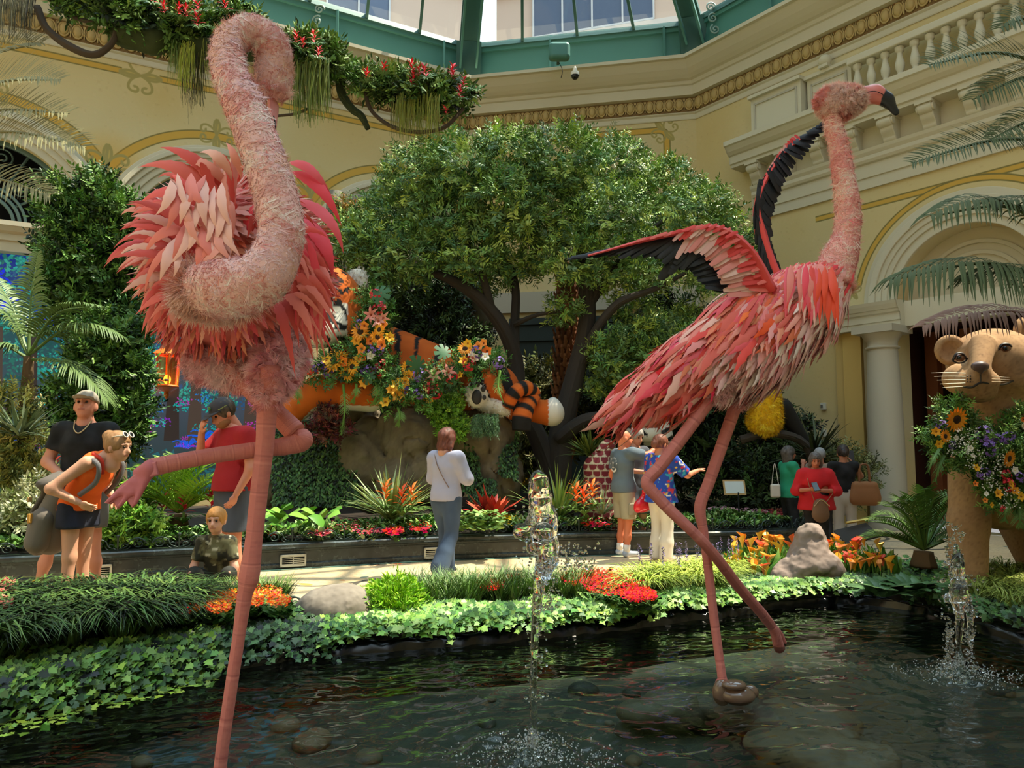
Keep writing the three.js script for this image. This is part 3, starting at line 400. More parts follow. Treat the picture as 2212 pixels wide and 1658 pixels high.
// scrolled iron edging on the kerb and beside the path
const edgeIron = mat('#33423d', 0.45, { metalness: 0.35 });
const edging = (() => { const L = []; for (const k of [-1, 1]) { L.push(spiral(k * 0.1, 0.085, 0.07, 1.7, k > 0 ? PI : 0, -k, 0, 0.008), spiral(k * 0.24, 0.06, 0.05, 1.4, k > 0 ? PI : 0, k, 0, 0.007)); L.push(tube([V(k * 0.03, 0.09, 0), V(k * 0.1, 0.16, 0), V(k * 0.19, 0.13, 0), V(k * 0.22, 0.06, 0), V(k * 0.3, 0.02, 0)], 0.008, 5, 3)); } L.push(box(0.62, 0.014, 0.02, 0, 0.007, 0), new THREE.SphereGeometry(0.022, 8, 6).translate(0.31, 0.19, 0), box(0.016, 0.19, 0.016, 0.31, 0.095, 0)); return merge(L); })();
{
  const e = thing('scroll_edging', 'long low scrolled iron edging along the top of the dark kerb', 'fence');
  const q = new THREE.CatmullRomCurve3(kerbPts.map(([x, z]) => V(x, 0.3, z)), false), n = Math.floor(q.getLength() / 0.62);
  for (let i = 0; i < n; i++) { const t = (i + 0.5) / n, p = q.getPointAt(t), d = q.getTangentAt(t); if (p.x < -7.5 || p.z < -12.5) continue; const o = part(e, 'edging_panel', edging, edgeIron, p); o.position.z += 0.02; o.rotation.y = -Math.atan2(d.z, d.x); o.scale.y = 0.85; }
  const f = thing('scroll_edging', 'low scrolled iron edging between the path and the near boulder', 'fence');
  const r2 = new THREE.CatmullRomCurve3(bedLine.map(([x, z]) => V(x, 0, z)), false), m = Math.floor(r2.getLength() / 0.62);
  for (let i = 0; i < m; i++) { const t = (i + 0.5) / m, p = r2.getPointAt(t), d = r2.getTangentAt(t); if (p.x < -3.4 || p.x > 2.4) continue; const o = part(f, 'edging_panel', edging, edgeIron, p); o.scale.y = 0.8; o.rotation.y = -Math.atan2(d.z, d.x); }
}
for (const [px, py, w] of [[232, 1236, 'leftmost floor vent, behind the legs of the woman in orange'], [606, 1216, 'silver kerb vent just right of the standing pink leg'], [918, 1201, 'silver kerb vent behind the walking woman in blue trousers']]) {
  let best = null; for (let i = 0; i < kerbPts.length - 1; i++) { const [x, z] = kerbPts[i], pp = V(x, 0.1, z); const u = CX + F * x / (-z * cp + (0.1 - EYE) * sp); if (!best || Math.abs(u - px) < best[0]) best = [Math.abs(u - px), i]; }
  const [x, z] = kerbPts[best[1]], d = norm2(kerbPts[best[1] + 1][0] - x, kerbPts[best[1] + 1][1] - z), o = thing('kerb_vent', w, 'vent', V(x - d[1] * 0.07, 0.1, z + d[0] * 0.07)); o.rotation.y = -Math.atan2(d[1], d[0]);
  const met = mat('#b9bdba', 0.35, { metalness: 0.7 }); part(o, 'frame', merge([box(0.3, 0.02, 0.06, 0, 0.06, 0), box(0.3, 0.02, 0.06, 0, -0.06, 0), box(0.02, 0.14, 0.06, 0.14, 0, 0), box(0.02, 0.14, 0.06, -0.14, 0, 0), box(0.012, 0.12, 0.05)]), met); part(o, 'back', box(0.28, 0.12, 0.01, 0, 0, -0.02), darkVoid); for (let i = -2; i <= 2; i++) part(o, 'slat', box(0.27, 0.008, 0.03, 0, i * 0.022, 0.01), met);
}
// soil: back planter and the bed round the pond
const soil = mat('#2b2119', 1), strip = (A, B, ya, yb, n = 6, bump = 0.04) => { const pos = [], idx = [], N = Math.min(A.length, B.length); for (let i = 0; i < N; i++) for (let j = 0; j <= n; j++) { const t = j / n, x = lerp(A[i][0], B[i][0], t), z = lerp(A[i][1], B[i][1], t); pos.push(x, lerp(ya, yb, t) + bump * Math.sin(t * PI) + (t > 0 && t < 1 ? rs(0.01) : 0), z); } for (let i = 0; i < N - 1; i++) for (let j = 0; j < n; j++) { const a = i * (n + 1) + j; idx.push(a, a + 1, a + n + 1, a + 1, a + n + 2, a + n + 1); } return geoFrom(pos, idx); };
const bedA = spline2(pondFar, 70);
struct('bed_soil', strip(bedA, bedLine, -0.05, -0.005, 8, 0.07), soil, 'dark soil of the bed between pond and path');
struct('planter_soil', new THREE.ShapeGeometry(new THREE.Shape([...kerbPts, [5.2, -17.6], [-1.1, -18.6], [-15, -10.9], [-15, -4]].map(([x, z]) => new THREE.Vector2(x, -z)))).rotateX(-PI / 2).translate(0, 0.27, 0), soil, 'dark soil of the planter behind the kerb');
// pond: liner, stones on the bottom, water
{
  const liner = mat('#08090a', 0.22), pos = [], idx = [], N = 400, c = new THREE.CatmullRomCurve3(pondFar.map(([x, z]) => V(x, 0, z)), false, 'centripetal'), prof = [[0.14, -0.06], [0.06, -0.04], [0.0, -0.045], [-0.03, -0.075], [-0.05, -0.15], [-0.12, -0.5]];
  for (let i = 0; i <= N; i++) { const p = c.getPointAt(i / N), d = c.getTangentAt(i / N), n = V(d.z, 0, -d.x); prof.forEach(([o, y], j) => { const w = j && j < 5 ? (fbm(i * 0.16, j * 0.3, 3) - 0.5) * 0.13 + (noise(i * 0.45, j * 0.8) - 0.5) * 0.06 : 0; pos.push(p.x + n.x * (o + w), y + w * 0.7, p.z + n.z * (o + w)); }); }
  for (let i = 0; i < N; i++) for (let j = 0; j < prof.length - 1; j++) { const a = i * prof.length + j, b = a + prof.length; idx.push(a, b, a + 1, b, b + 1, a + 1); }
  solo('pond_liner', 'crumpled shiny black pond liner along the planted bank', 'pond liner', geoFrom(pos, idx), liner);
  const bot = new THREE.PlaneGeometry(16, 9, 160, 90).rotateX(-PI / 2).translate(0, 0, -4); { const p = bot.attributes.position; for (let i = 0; i < p.count; i++) p.setY(i, -0.46 + 0.05 * fbm(p.getX(i) * 1.5, p.getZ(i) * 1.5)); bot.computeVertexNormals(); paint(bot, (x, y, z) => { const k = fbm(x * 1.7, z * 1.7, 4), j = fbm(x * 9, z * 9, 8); return new THREE.Color().setRGB(0.03 + 0.05 * k * j * 2, 0.033 + 0.055 * k * j * 2, 0.03 + 0.045 * k * j * 2); }); }
  struct('pond_bottom', bot, mat('#ffffff', 0.9, { vertexColors: true }), 'dark stony pond bottom');
  const rock = (px, py, w, d, h, turn, col, label) => { const p = G(px, py, -0.2); const g = sdf([{ c: V(0, 0, 0), R: [w, h, d] }, { c: V(w * 0.4, -0.02, d * 0.5), R: [w * 0.6, h * 0.8, d * 0.8] }], { cell: 0.022, k: 0.03, warp: (x, y, z) => 0.14 * (fbm(x * 5, y * 5, z * 5) - 0.5) }); const o = solo('pond_rock', label, 'rock', g, mat(col, 0.5), 'flat rocks under the water'); o.position.set(p.x, -0.28, p.z); o.rotation.y = turn; };
  rock(1450, 1500, 0.4, 0.16, 0.1, 0.35, '#6d6457', 'flat pale rock under water left of the pebble heap'); rock(1640, 1510, 0.6, 0.24, 0.11, -0.5, '#5f564b', 'flat brown rock under water beneath the pebble heap'); rock(1760, 1590, 0.4, 0.2, 0.1, -0.4, '#6a6155', 'pale rock under water nearer than the pebble heap');
  for (let i = 0; i < 60; i++) { const x = rs(5), z = rr(-6.4, -2.6), s = rr(0.04, 0.13); const o = solo('pond_stone', 'dark rounded stone lying on the pond bottom', 'stone', i ? scene.getObjectByName('pond_stone').geometry : new THREE.IcosahedronGeometry(1, 2).scale(1, 0.55, 0.8), mat(pick(['#4d4a44', '#6a5f52', '#3b3d3a', '#75604f']), 0.6), 'stones on the pond bottom'); o.position.set(x, -0.42, z); o.scale.setScalar(s); o.rotation.y = R() * 7; }
  // water surface with ripples that spread from the two jets
  const J = [G(1150, 1640, WATER), G(2073, 1458, WATER)], g = new THREE.PlaneGeometry(15, 7.6, 620, 330).rotateX(-PI / 2).translate(0, WATER, -4.1), p = g.attributes.position;
  for (let i = 0; i < p.count; i++) {
    const x = p.getX(i), z = p.getZ(i), wx = x + 0.35 * (fbm(x * 1.2, z * 1.2, 5) - 0.5), wz = z + 0.35 * (fbm(x * 1.2, z * 1.2, 9) - 0.5);
    let h = 0.016 * (fbm(wx * 2.6, wz * 6.5, 1, 3) - 0.5) + 0.014 * (fbm(wx * 7, wz * 15, 2, 2) - 0.5) + 0.006 * (noise(wx * 24, wz * 34, 3) - 0.5);
    for (const j of J) { const d = Math.hypot(x - j.x, z - j.z); h += 0.012 * Math.sin(d * 34 + 3 * noise(x * 3, z * 3)) * Math.exp(-d * 1.6); h += 0.05 * Math.exp(-d * d * 60) * (noise(x * 40, z * 40) + 0.3); h += 0.03 * Math.exp(-d * d * 5) * (noise(x * 36, z * 36) - 0.5); }
    p.setY(i, WATER + h);
  }
  g.computeVertexNormals();
  solo('pond_water', 'rippled dark pond water', 'water', g, mat('#c4cfc8', 0.03, { transmission: 1, thickness: 0, ior: 1.33 }), undefined, 'stuff');
}
const tensW = ['', '', 'twenty', 'thirty', 'forty', 'fifty', 'sixty'], onesW = ['', 'first', 'second', 'third', 'fourth', 'fifth', 'sixth', 'seventh', 'eighth', 'ninth', 'tenth', 'eleventh', 'twelfth', 'thirteenth', 'fourteenth', 'fifteenth', 'sixteenth', 'seventeenth', 'eighteenth', 'nineteenth'];
const ordinal = (n) => n < 20 ? onesW[n] : n % 10 ? tensW[Math.floor(n / 10)] + '-' + onesW[n % 10] : tensW[Math.floor(n / 10)].replace(/y$/, 'ieth');
// ---------------------------------------------------------------- feathers, down, ribbons
function ribbon(p0, p1, p2, w, hint, { n = 10, fold = 0.25, prof = (t) => Math.sin(PI * Math.pow(t, 0.7)) * 0.9 + 0.1 * (1 - t), rag = 0 } = {}) {
  const pos = [], idx = [], T = V(), S = V(), N = V();
  for (let i = 0; i <= n; i++) {
    const t = i / n, a = (1 - t) * (1 - t), b = 2 * t * (1 - t), c = t * t, p = V(p0.x * a + p1.x * b + p2.x * c, p0.y * a + p1.y * b + p2.y * c, p0.z * a + p1.z * b + p2.z * c);
    T.copy(p1).sub(p0).multiplyScalar(1 - t).addScaledVector(V().copy(p2).sub(p1), t).normalize(); S.crossVectors(T, hint).normalize(); N.crossVectors(S, T);
    const h = w / 2 * prof(t), j = rag ? 1 - rag * (i % 2) : 1;
    for (const k of [-1, 0, 1]) pos.push(p.x + S.x * h * k * j - N.x * h * fold * (k ? 1 : 0), p.y + S.y * h * k * j - N.y * h * fold * (k ? 1 : 0), p.z + S.z * h * k * j - N.z * h * fold * (k ? 1 : 0));
  }
  for (let i = 0; i < n; i++) for (const k of [0, 1]) { const a = i * 3 + k; idx.push(a, a + 1, a + 3, a + 1, a + 4, a + 3); }
  return geoFrom(pos, idx);
}
const featherGeo = [0.05, 0.25, -0.15, 0.45].map((c, i) => ribbon(V(0, 0, 0), V((i - 1.5) * 0.06, 0.55, c * 0.2), V((i - 1.5) * 0.1, 1, -c * 0.35), 0.2 + 0.05 * (i % 2), V(0, 0, 1), { n: 9, rag: 0.3 }));
const slimGeo = ribbon(V(0, 0, 0), V(0.05, 0.6, 0.12), V(0.12, 1, -0.2), 0.11, V(0, 0, 1), { n: 8 });
const flightGeo = ribbon(V(0, 0, 0), V(0, 0.5, 0.05), V(0.02, 1, -0.02), 0.17, V(0, 0, 1), { n: 6, prof: (t) => 0.55 + 0.45 * Math.sin(PI * Math.min(1, t * 0.8 + 0.1)) * (t > 0.9 ? (1 - t) * 10 : 1) });
const tuftGeo = (() => { const g = []; for (let i = 0; i < 15; i++) { const d = V(rs(0.7), 1, rs(0.4)).normalize().multiplyScalar(rr(0.55, 1.15)); g.push(ribbon(V(0, 0, 0), V(d.x * 0.35, d.y * 0.6, d.z * 0.4 + 0.06), V(d.x, d.y * 0.9, d.z), 0.05, V(rs(0.35), 0, 1), { n: 2, fold: 0, prof: (t) => 1 - t * 0.85 })); } return merge(g); })();
const fluffy = mat('#ffffff', 0.95, { sheen: 0.5, sheenColor: C('#ffd8d4'), sheenRoughness: 0.6 }), plumeM = mat('#ffffff', 0.75, {});
const plumes = ['#e2665a', '#ea8072', '#ef9d8e', '#d6524a', '#f2b7a8', '#ee625e'].map((c) => mat(c, 0.7));
const hot = ['#f54a5a', '#f05c66', '#ec4a40'].map((c) => mat(c, 0.65));
const blackFeather = mat('#17181c', 0.45), coralF = mat('#e2514f', 0.7), paleF = mat('#e7b3ac', 0.75);
const legMat = mat('#ffffff', 0.75, { map: (() => { const t = canvas(64, 512, (g, w, h) => { g.fillStyle = '#cf7a72'; g.fillRect(0, 0, w, h); for (let i = 0; i < 900; i++) { g.fillStyle = `rgba(${R() < 0.5 ? '160,80,80' : '225,150,140'},.12)`; g.fillRect(R() * w, R() * h, rr(4, 20), rr(1, 4)); } for (let i = 0; i < 13; i++) { g.fillStyle = 'rgba(222,140,130,.75)'; g.fillRect(0, i * 39 + rs(5), w, 3); g.fillStyle = 'rgba(150,70,70,.35)'; g.fillRect(0, i * 39 + 4 + rs(4), w, 2); } }); return t; })(), bumpMap: grain(128, (x, y) => 120 + 60 * Math.abs(((y * 13) % 1) - 0.5) + 20 * R()), bumpScale: 0.006 });
const worldPart = (parent, name, geo, m) => part(parent, name, geo, m, parent.position.clone().negate());
const worldInst = (parent, name, geo, m, list) => { const o = inst(parent, name, geo, m, list); o.position.copy(parent.position).negate(); return o; };
function downOn(parent, geo, n, len, cols, name = 'down', lean = V(0, -0.3, 0)) {   // soft barbs lying along the surface with lifted tips
  worldInst(parent, name, tuftGeo, fluffy, scatter(geo, n).map(([p, nn]) => { const s = len * rr(0.7, 1.35) * (0.75 + 0.6 * noise(p.x * 14, p.y * 14, p.z * 14)), col = C(cols[Math.floor(clamp(noise(p.x * 9 + 3, p.y * 9, p.z * 9) * 1.3 - 0.15, 0, 0.999) * cols.length)]).offsetHSL(rs(0.01), rs(0.06), rs(0.05)), t = rdir().add(lean.clone().multiplyScalar(1.6)); t.addScaledVector(nn, -t.dot(nn)).normalize().addScaledVector(nn, rr(0.3, 0.95)); return [frame(p.addScaledVector(nn, -len * 0.05), t, nn, s, s, s), col]; }));
}
const px = (p, D) => p * D / F;   // metres for a length seen at distance D
// ---------------------------------------------------------------- left flamingo: neck folded down its breast, one leg drawn up
{
  const D = 3.3, o = thing('flamingo_sculpture', 'big fluffy pink flamingo standing on one leg with its neck curled over', 'flamingo', V(P(468, 1735, D).x, -0.45, -D));
  const body = sdf([{ c: P(515, 575, D + 0.35), R: [0.34, 0.37, 0.4] }, { c: P(512, 680, D + 0.26), R: [0.32, 0.18, 0.34] }], { cell: 0.03, k: 0.1 });
  worldPart(o, 'body', body, plumes[1]);
  const thighs = sdf([{ a: P(606, 772, D + 0.14), b: P(588, 815, D + 0.06), r1: 0.115, r2: 0.085 }, { a: P(588, 815, D + 0.06), b: P(580, 858, D), r1: 0.085, r2: 0.046 }, { a: P(440, 780, D + 0.2), b: P(528, 806, D + 0.2), r1: 0.085, r2: 0.075 }], { cell: 0.02, k: 0.04 });
  worldPart(o, 'thigh_fluff', thighs, mat('#eaa4ac', 0.95));
  downOn(o, thighs, 3000, 0.05, ['#f8bcc2', '#f2aab0', '#fbd0d2'], 'thigh_down', V(0, -0.5, 0));
  // neck: from the breast up, over, and down to the tucked head
  const np = [[415, 600, 3.02], [480, 622, 2.92], [560, 605, 2.88], [606, 520, 2.9], [597, 430, 2.93], [566, 330, 2.97], [528, 230, 3.02], [492, 140, 3.07], [500, 88, 3.12], [545, 66, 3.17], [588, 100, 3.22], [592, 160, 3.26], [588, 205, 3.27]].map((a) => P(...a));
  const nr = [0.085, 0.125, 0.105, 0.088, 0.086, 0.083, 0.082, 0.07, 0.066, 0.068, 0.074, 0.082, 0.07];
  const neck = tube(np, nr, 18, 8); worldPart(o, 'neck', neck, mat('#edbcb4', 0.95));
  downOn(o, neck, 15000, 0.052, ['#eebfb6', '#e8aca4', '#f6dcd2', '#e29a92', '#f0c8ca', '#ecb8a4'], 'neck_down', V(0, 0.05, 0));
  const breast = sdf([{ c: P(468, 632, 2.98), R: [0.16, 0.085, 0.1] }], { cell: 0.02 }); worldPart(o, 'breast', breast, mat('#eab4aa', 0.95)); downOn(o, breast, 1600, 0.07, ['#f0bfae', '#eaae9e', '#f5d2c6'], 'breast_down', V(-0.2, -0.6, 0.3));
  worldPart(o, 'beak', tube([P(590, 225, 3.27), P(590, 262, 3.24), P(588, 300, 3.22)], [0.045, 0.03, 0.012], 10, 5, 0.5), mat('#d98a86', 0.6));
  worldPart(o, 'beak_line', tube([P(591, 250, 3.18), P(595, 270, 3.18), P(594, 295, 3.18)], 0.003, 5, 3), darkVoid);
  // covering feathers
  const cc = P(515, 590, D + 0.35), list = [];
  for (const [p, n] of scatter(body, 2600)) {
    if (n.z < -0.35) continue;
    const r = p.clone().sub(cc), d = V(r.x * 1.7, r.y * 0.9 - 0.24, 0.02).normalize().addScaledVector(n, 0.22).add(rdir().multiplyScalar(0.3)), low = r.y < -0.06, l = low ? rr(0.06, 0.11) : rr(0.09, 0.16); if (low) d.addScaledVector(n, -0.1).addScaledVector(V(r.x, 0, 0), -1.2);
    list.push([frame(p.clone().addScaledVector(n, 0.012), d, n, l * rr(0.9, 1.5), l, l), tint(low ? pick(['#e2685c', '#de7264', '#e8887a', '#dc6258']) : pick(['#e88478', '#efa698', '#f3c2b4', '#e26a5e', '#f0b4a6']), 0.05)]);
  }
  const n0 = list.length; worldInst(o, 'body_feathers', featherGeo[1], plumeM, list.slice(0, n0 >> 1)); worldInst(o, 'body_feathers', featherGeo[2], plumeM, list.slice(n0 >> 1));
  // long plumes: left fan and right fan, drawn from root to tip
  const fan = (a0, a1, n, r0, r1, len, mats, droop, dz) => {
    for (let i = 0; i < n; i++) {
      const a = (a0 + (a1 - a0) * (i + R()) / n) * PI / 180, q = rr(r0, r1), l = len * rr(0.6, 1.15), p0 = P(515 + Math.cos(a) * q * 1.02, 585 - Math.sin(a) * q, D - 0.12 + dz + rs(0.12)), out = V(Math.cos(a), Math.sin(a), rs(0.3)).normalize();
      const p1 = p0.clone().addScaledVector(out, l * 0.62).add(V(rs(0.03), 0.03, 0.05)), p2 = p0.clone().addScaledVector(out, l * 0.95).add(V(Math.cos(a) * 0.02 + rs(0.05), -droop * l * rr(0.5, 1.1), rs(0.06)));
      worldPart(o, 'plume', ribbon(p0, p1, p2, rr(0.028, 0.055), V(rs(0.6), 0.25, 1), { n: 14, fold: 0.2, rag: 0.22 }), pick(mats));
    }
  };
  const pl = [...plumes];
  fan(92, 172, 70, 60, 140, 0.32, pl, 0.3, 0.02); fan(105, 165, 26, 130, 165, 0.26, [plumes[0], plumes[3], plumes[5]], 0.55, 0.05); fan(165, 215, 40, 115, 155, 0.13, pl, 0.9, 0.05); fan(15, 78, 56, 70, 125, 0.26, [plumes[0], plumes[3], ...hot], 0.8, 0.1); fan(-40, 22, 50, 90, 135, 0.18, [plumes[0], plumes[1], plumes[3]], 1.3, 0.06);
  for (let i = 0; i < 26; i++) { const x = rr(640, 695), y = rr(560, 640), p0 = P(x - 25, y - 60, D - 0.1 + rs(0.08)); worldPart(o, 'plume', ribbon(p0, P(x + 8, y + 20, D - 0.16), P(x + rs(14), y + rr(80, 130), D - 0.1), rr(0.022, 0.045), V(0.2, 0.1, 1), { n: 10, rag: 0.15 }), pick([plumes[0], plumes[1], hot[0], hot[1], plumes[3]])); }
  for (let i = 0; i < 30; i++) { const x = rr(360, 480), y = rr(370, 520), p0 = P(x, y, D - 0.38 + rs(0.04)); worldPart(o, 'plume', ribbon(p0, P(x + rs(30), y + 40, D - 0.5), P(x + rs(50), y + rr(70, 110), D - 0.44), rr(0.03, 0.06), V(rs(0.3), 0.2, 1), { n: 9, rag: 0.12 }), pick([plumes[1], plumes[2], plumes[4], plumes[4]])); }
  // legs
  const leg = (name, pts, rad) => worldPart(o, name, tube(pts.map((a) => P(...a)), rad, 16, 8), legMat);
  leg('standing_leg', [[585, 790, D], [577, 880, D], [572, 960, D], [560, 1060, D], [549, 1160, D], [538, 1245, D], [528, 1290, D], [515, 1380, D], [497, 1500, D], [480, 1620, D], [466, 1750, D]], [0.05, 0.043, 0.039, 0.037, 0.036, 0.043, 0.031, 0.026, 0.026, 0.026, 0.028]);
  leg('drawn_up_shank', [[500, 790, D + 0.16], [545, 840, D + 0.16], [600, 895, D + 0.16], [640, 935, D + 0.15]], [0.055, 0.05, 0.046, 0.05]);
  leg('drawn_up_foot_bone', [[648, 932, D + 0.15], [652, 950, D + 0.14], [620, 962, D + 0.12], [560, 970, D + 0.06], [470, 982, D - 0.02], [390, 996, D - 0.1], [325, 1010, D - 0.16]], [0.035, 0.05, 0.042, 0.035, 0.034, 0.035, 0.038]);
  const web = sdf([{ a: P(330, 1010, D - 0.16), b: P(234, 1082, D - 0.2), r1: 0.024, r2: 0.009 }, { a: P(328, 1008, D - 0.16), b: P(258, 1092, D - 0.2), r1: 0.022, r2: 0.008 }, { a: P(328, 1006, D - 0.17), b: P(291, 1088, D - 0.2), r1: 0.022, r2: 0.008 }, { a: P(322, 1012, D - 0.17), b: P(298, 1020, D - 0.17), r1: 0.035, r2: 0.02 }, { a: P(262, 1062, D - 0.19), b: P(285, 1065, D - 0.19), r1: 0.012, r2: 0.012 }, { a: P(285, 1040, D - 0.18), b: P(305, 1045, D - 0.18), r1: 0.014, r2: 0.014 }, { a: P(275, 1052, D - 0.185), b: P(298, 1056, D - 0.185), r1: 0.011, r2: 0.011 }], { cell: 0.006, k: 0.014 });
  const fs = new THREE.Shape(), fc = P(290, 1045, D - 0.18); [[336, 1000], [318, 1002], [300, 1022], [264, 1050], [231, 1084], [240, 1085], [248, 1079], [257, 1094], [264, 1082], [277, 1076], [288, 1092], [296, 1082], [306, 1050], [318, 1030], [340, 1022]].forEach(([x, y], i) => { const q = P(x, y, D - 0.18).sub(fc); fs[i ? 'lineTo' : 'moveTo'](q.x, q.y); });
  worldPart(o, 'foot_web', new THREE.ExtrudeGeometry(fs, { depth: 0.006, bevelEnabled: true, bevelSize: 0.006, bevelThickness: 0.006, bevelSegments: 2 }).translate(fc.x, fc.y, fc.z), mat('#c8767a', 0.75));
  worldPart(o, 'webbed_foot', web, mat('#c06a70', 0.75));
  for (const [a, b, c, w, m] of [[[470, 430], [385, 325], [298, 362], 0.07, 0], [[480, 405], [415, 318], [345, 318], 0.06, 3], [[450, 470], [345, 415], [282, 466], 0.06, 0], [[440, 445], [360, 380], [300, 440], 0.07, 5], [[490, 400], [440, 330], [382, 345], 0.05, 2], [[430, 500], [335, 470], [308, 560], 0.06, 1], [[500, 390], [470, 310], [430, 330], 0.05, 4], [[435, 520], [320, 520], [312, 640], 0.05, 1], [[520, 385], [505, 320], [488, 308], 0.04, 2]]) worldPart(o, 'plume', ribbon(P(...a, D - 0.2), P(...b, D - 0.34), P(...c, D - 0.2), w, V(rs(0.3), 0.3, 1), { n: 16, fold: 0.2, rag: 0.12 }), plumes[m]);
  for (const [a, b, c, w, m] of [[[630, 370], [700, 385], [738, 490], 0.06, 0], [[640, 430], [725, 450], [742, 548], 0.06, 1], [[645, 470], [715, 510], [718, 600], 0.075, 0], [[640, 500], [700, 560], [690, 640], 0.07, 2], [[625, 350], [670, 345], [715, 420], 0.05, 1]]) worldPart(o, 'plume', ribbon(P(...a, D + 0.02), P(...b, D - 0.14), P(...c, D - 0.04), w, V(-rs(0.3), 0.3, 1), { n: 16, fold: 0.2, rag: 0.1 }), hot[m]);
}
// ---------------------------------------------------------------- right flamingo: in profile with raised wings
{
  const D = 5, o = thing('flamingo_sculpture', 'pink flamingo with raised black-edged wings and hooked beak striding right', 'flamingo', V(P(1575, 1500, D).x, -0.2, -D));
  const M = (p) => px(p, D), body = sdf([{ a: P(1345, 872, D), b: P(1490, 790, D), r1: M(22), r2: M(66) }, { a: P(1490, 790, D), b: P(1630, 722, D), r1: M(66), r2: M(100) }, { a: P(1630, 722, D), b: P(1735, 655, D), r1: M(100), r2: M(80) }, { a: P(1735, 655, D), b: P(1795, 600, D), r1: M(80), r2: M(44) }], { cell: 0.025, k: 0.08 });
  worldPart(o, 'body', body, plumes[1]);
  const axis = P(1345, 872, D).sub(P(1735, 655, D)).normalize(), list = [], pale = [];
  const c0 = P(1735, 655, D), big = [];
  for (const [p, n] of scatter(body, 3400)) {
    const t = p.clone().sub(c0).dot(axis), d = axis.clone().multiplyScalar(0.8).add(V(0.05, -0.5 - 0.3 * n.y, 0)).addScaledVector(n, 0.16 + 0.2 * (R() < 0.15)).add(rdir().multiplyScalar(0.3)), l = rr(0.12, 0.24), belly = n.y < -0.15 && t < 0.75, fore = t < 0.12;
    const col = belly || (fore && n.y < 0.35) ? tint(pick(['#efb4ae', '#f2c6be', '#e89c96', '#f5dcd4']), 0.03) : tint(pick(['#e56c60', '#e25a50', '#ec8a7c', '#d85248', '#f09c8c', '#f05040', '#e8786a']), 0.04);
    const it = [frame(p.clone().addScaledVector(n, 0.01), d, n, l * rr(0.8, 1.3), l, l), col]; (belly ? pale : list).push(it);
    if (!belly && n.z > 0.1 && big.length < 150) big.push([p, n, d]);
  }
  worldInst(o, 'body_feathers', featherGeo[0], plumeM, list.slice(0, list.length >> 1)); worldInst(o, 'body_feathers', featherGeo[3], plumeM, list.slice(list.length >> 1)); worldInst(o, 'belly_feathers', featherGeo[1], plumeM, pale);
  for (const [p, n, d] of big) { const l = rr(0.22, 0.36), m = part(o, 'plume', R() < 0.5 ? slimGeo : featherGeo[3], R() < 0.12 ? pick(hot) : pick(plumes)); m.applyMatrix4(frame(p.clone().addScaledVector(n, 0.02), d, n, l, l, l)); m.position.sub(o.position); }
  for (let i = 0; i < 24; i++) { const x = rr(1330, 1420), y = rr(830, 875) - (x - 1330) * 0.5, p0 = P(x, y, D - rs(0.08)); worldPart(o, 'tail_plume', ribbon(p0, P(x - 35, y + 35, D), P(x - 30 + rs(30), y + rr(60, 95), D + rs(0.1)), rr(0.04, 0.07), V(0.2, 0.2, 1), { n: 9, rag: 0.12 }), pick(plumes)); }
  for (let i = 0; i < 34; i++) { const x = rr(1700, 1805), y = rr(570, 600), p0 = P(x, y, D - px(70, D) * Math.sqrt(Math.max(0, 1 - ((x - 1750) / 75) ** 2)) - 0.06); worldPart(o, 'collar_plume', ribbon(p0, P(x + 3, y + 40, D - 0.36), P(x + rs(10) + (x - 1750) * 0.1, y + rr(70, 120), D - 0.34), rr(0.04, 0.06), V(0, 0.2, 1), { n: 9 }), x > 1765 ? mat('#ef4a22', 0.6) : pick([...hot, plumes[1], plumes[4]])); }
  // thigh fluff, legs
  const th = sdf([{ a: P(1560, 815, D - 0.1), b: P(1545, 848, D - 0.14), r1: 0.11, r2: 0.06 }, { a: P(1610, 820, D + 0.06), b: P(1595, 858, D + 0.06), r1: 0.1, r2: 0.06 }], { cell: 0.02, k: 0.03 }); worldPart(o, 'thigh_fluff', th, mat('#dd9592', 0.95)); downOn(o, th, 1100, 0.06, ['#eeaaa6', '#f3c0bc', '#e69a94'], 'thigh_down', V(0, -0.4, 0));
  const leg = (name, pts, rad) => worldPart(o, name, tube(pts.map((a) => P(...a)), rad, 14, 8), legMat);
  leg('stepping_leg', [[1552, 835, D - 0.12], [1480, 935, D - 0.14], [1425, 1008, D - 0.15], [1398, 1042, D - 0.15], [1425, 1078, D - 0.16], [1520, 1172, D - 0.14], [1600, 1272, D + 0.3], [1650, 1330, D + 0.75], [1672, 1362, D + 1.0], [1684, 1400, D + 1.15]], [0.047, 0.042, 0.04, 0.042, 0.037, 0.034, 0.036, 0.038, 0.036, 0.042]);
  for (const [x, y, d] of [[1676, 1392, 1.0], [1688, 1394, 1.1], [1697, 1388, 1.2]]) leg('toe', [[1668, 1352, D + 0.92], [(1668 + x) / 2 + 3, (1352 + y) / 2, D + d - 0.03], [x, y, D + d]], [0.03, 0.024, 0.012]);
  leg('standing_leg', [[1598, 850, D + 0.06], [1565, 945, D + 0.04], [1530, 1045, D + 0.02], [1512, 1095, D], [1520, 1150, D], [1530, 1230, D], [1543, 1340, D], [1558, 1450, D - 0.02], [1563, 1485, D - 0.03]], [0.044, 0.04, 0.038, 0.038, 0.03, 0.029, 0.029, 0.028, 0.034]);
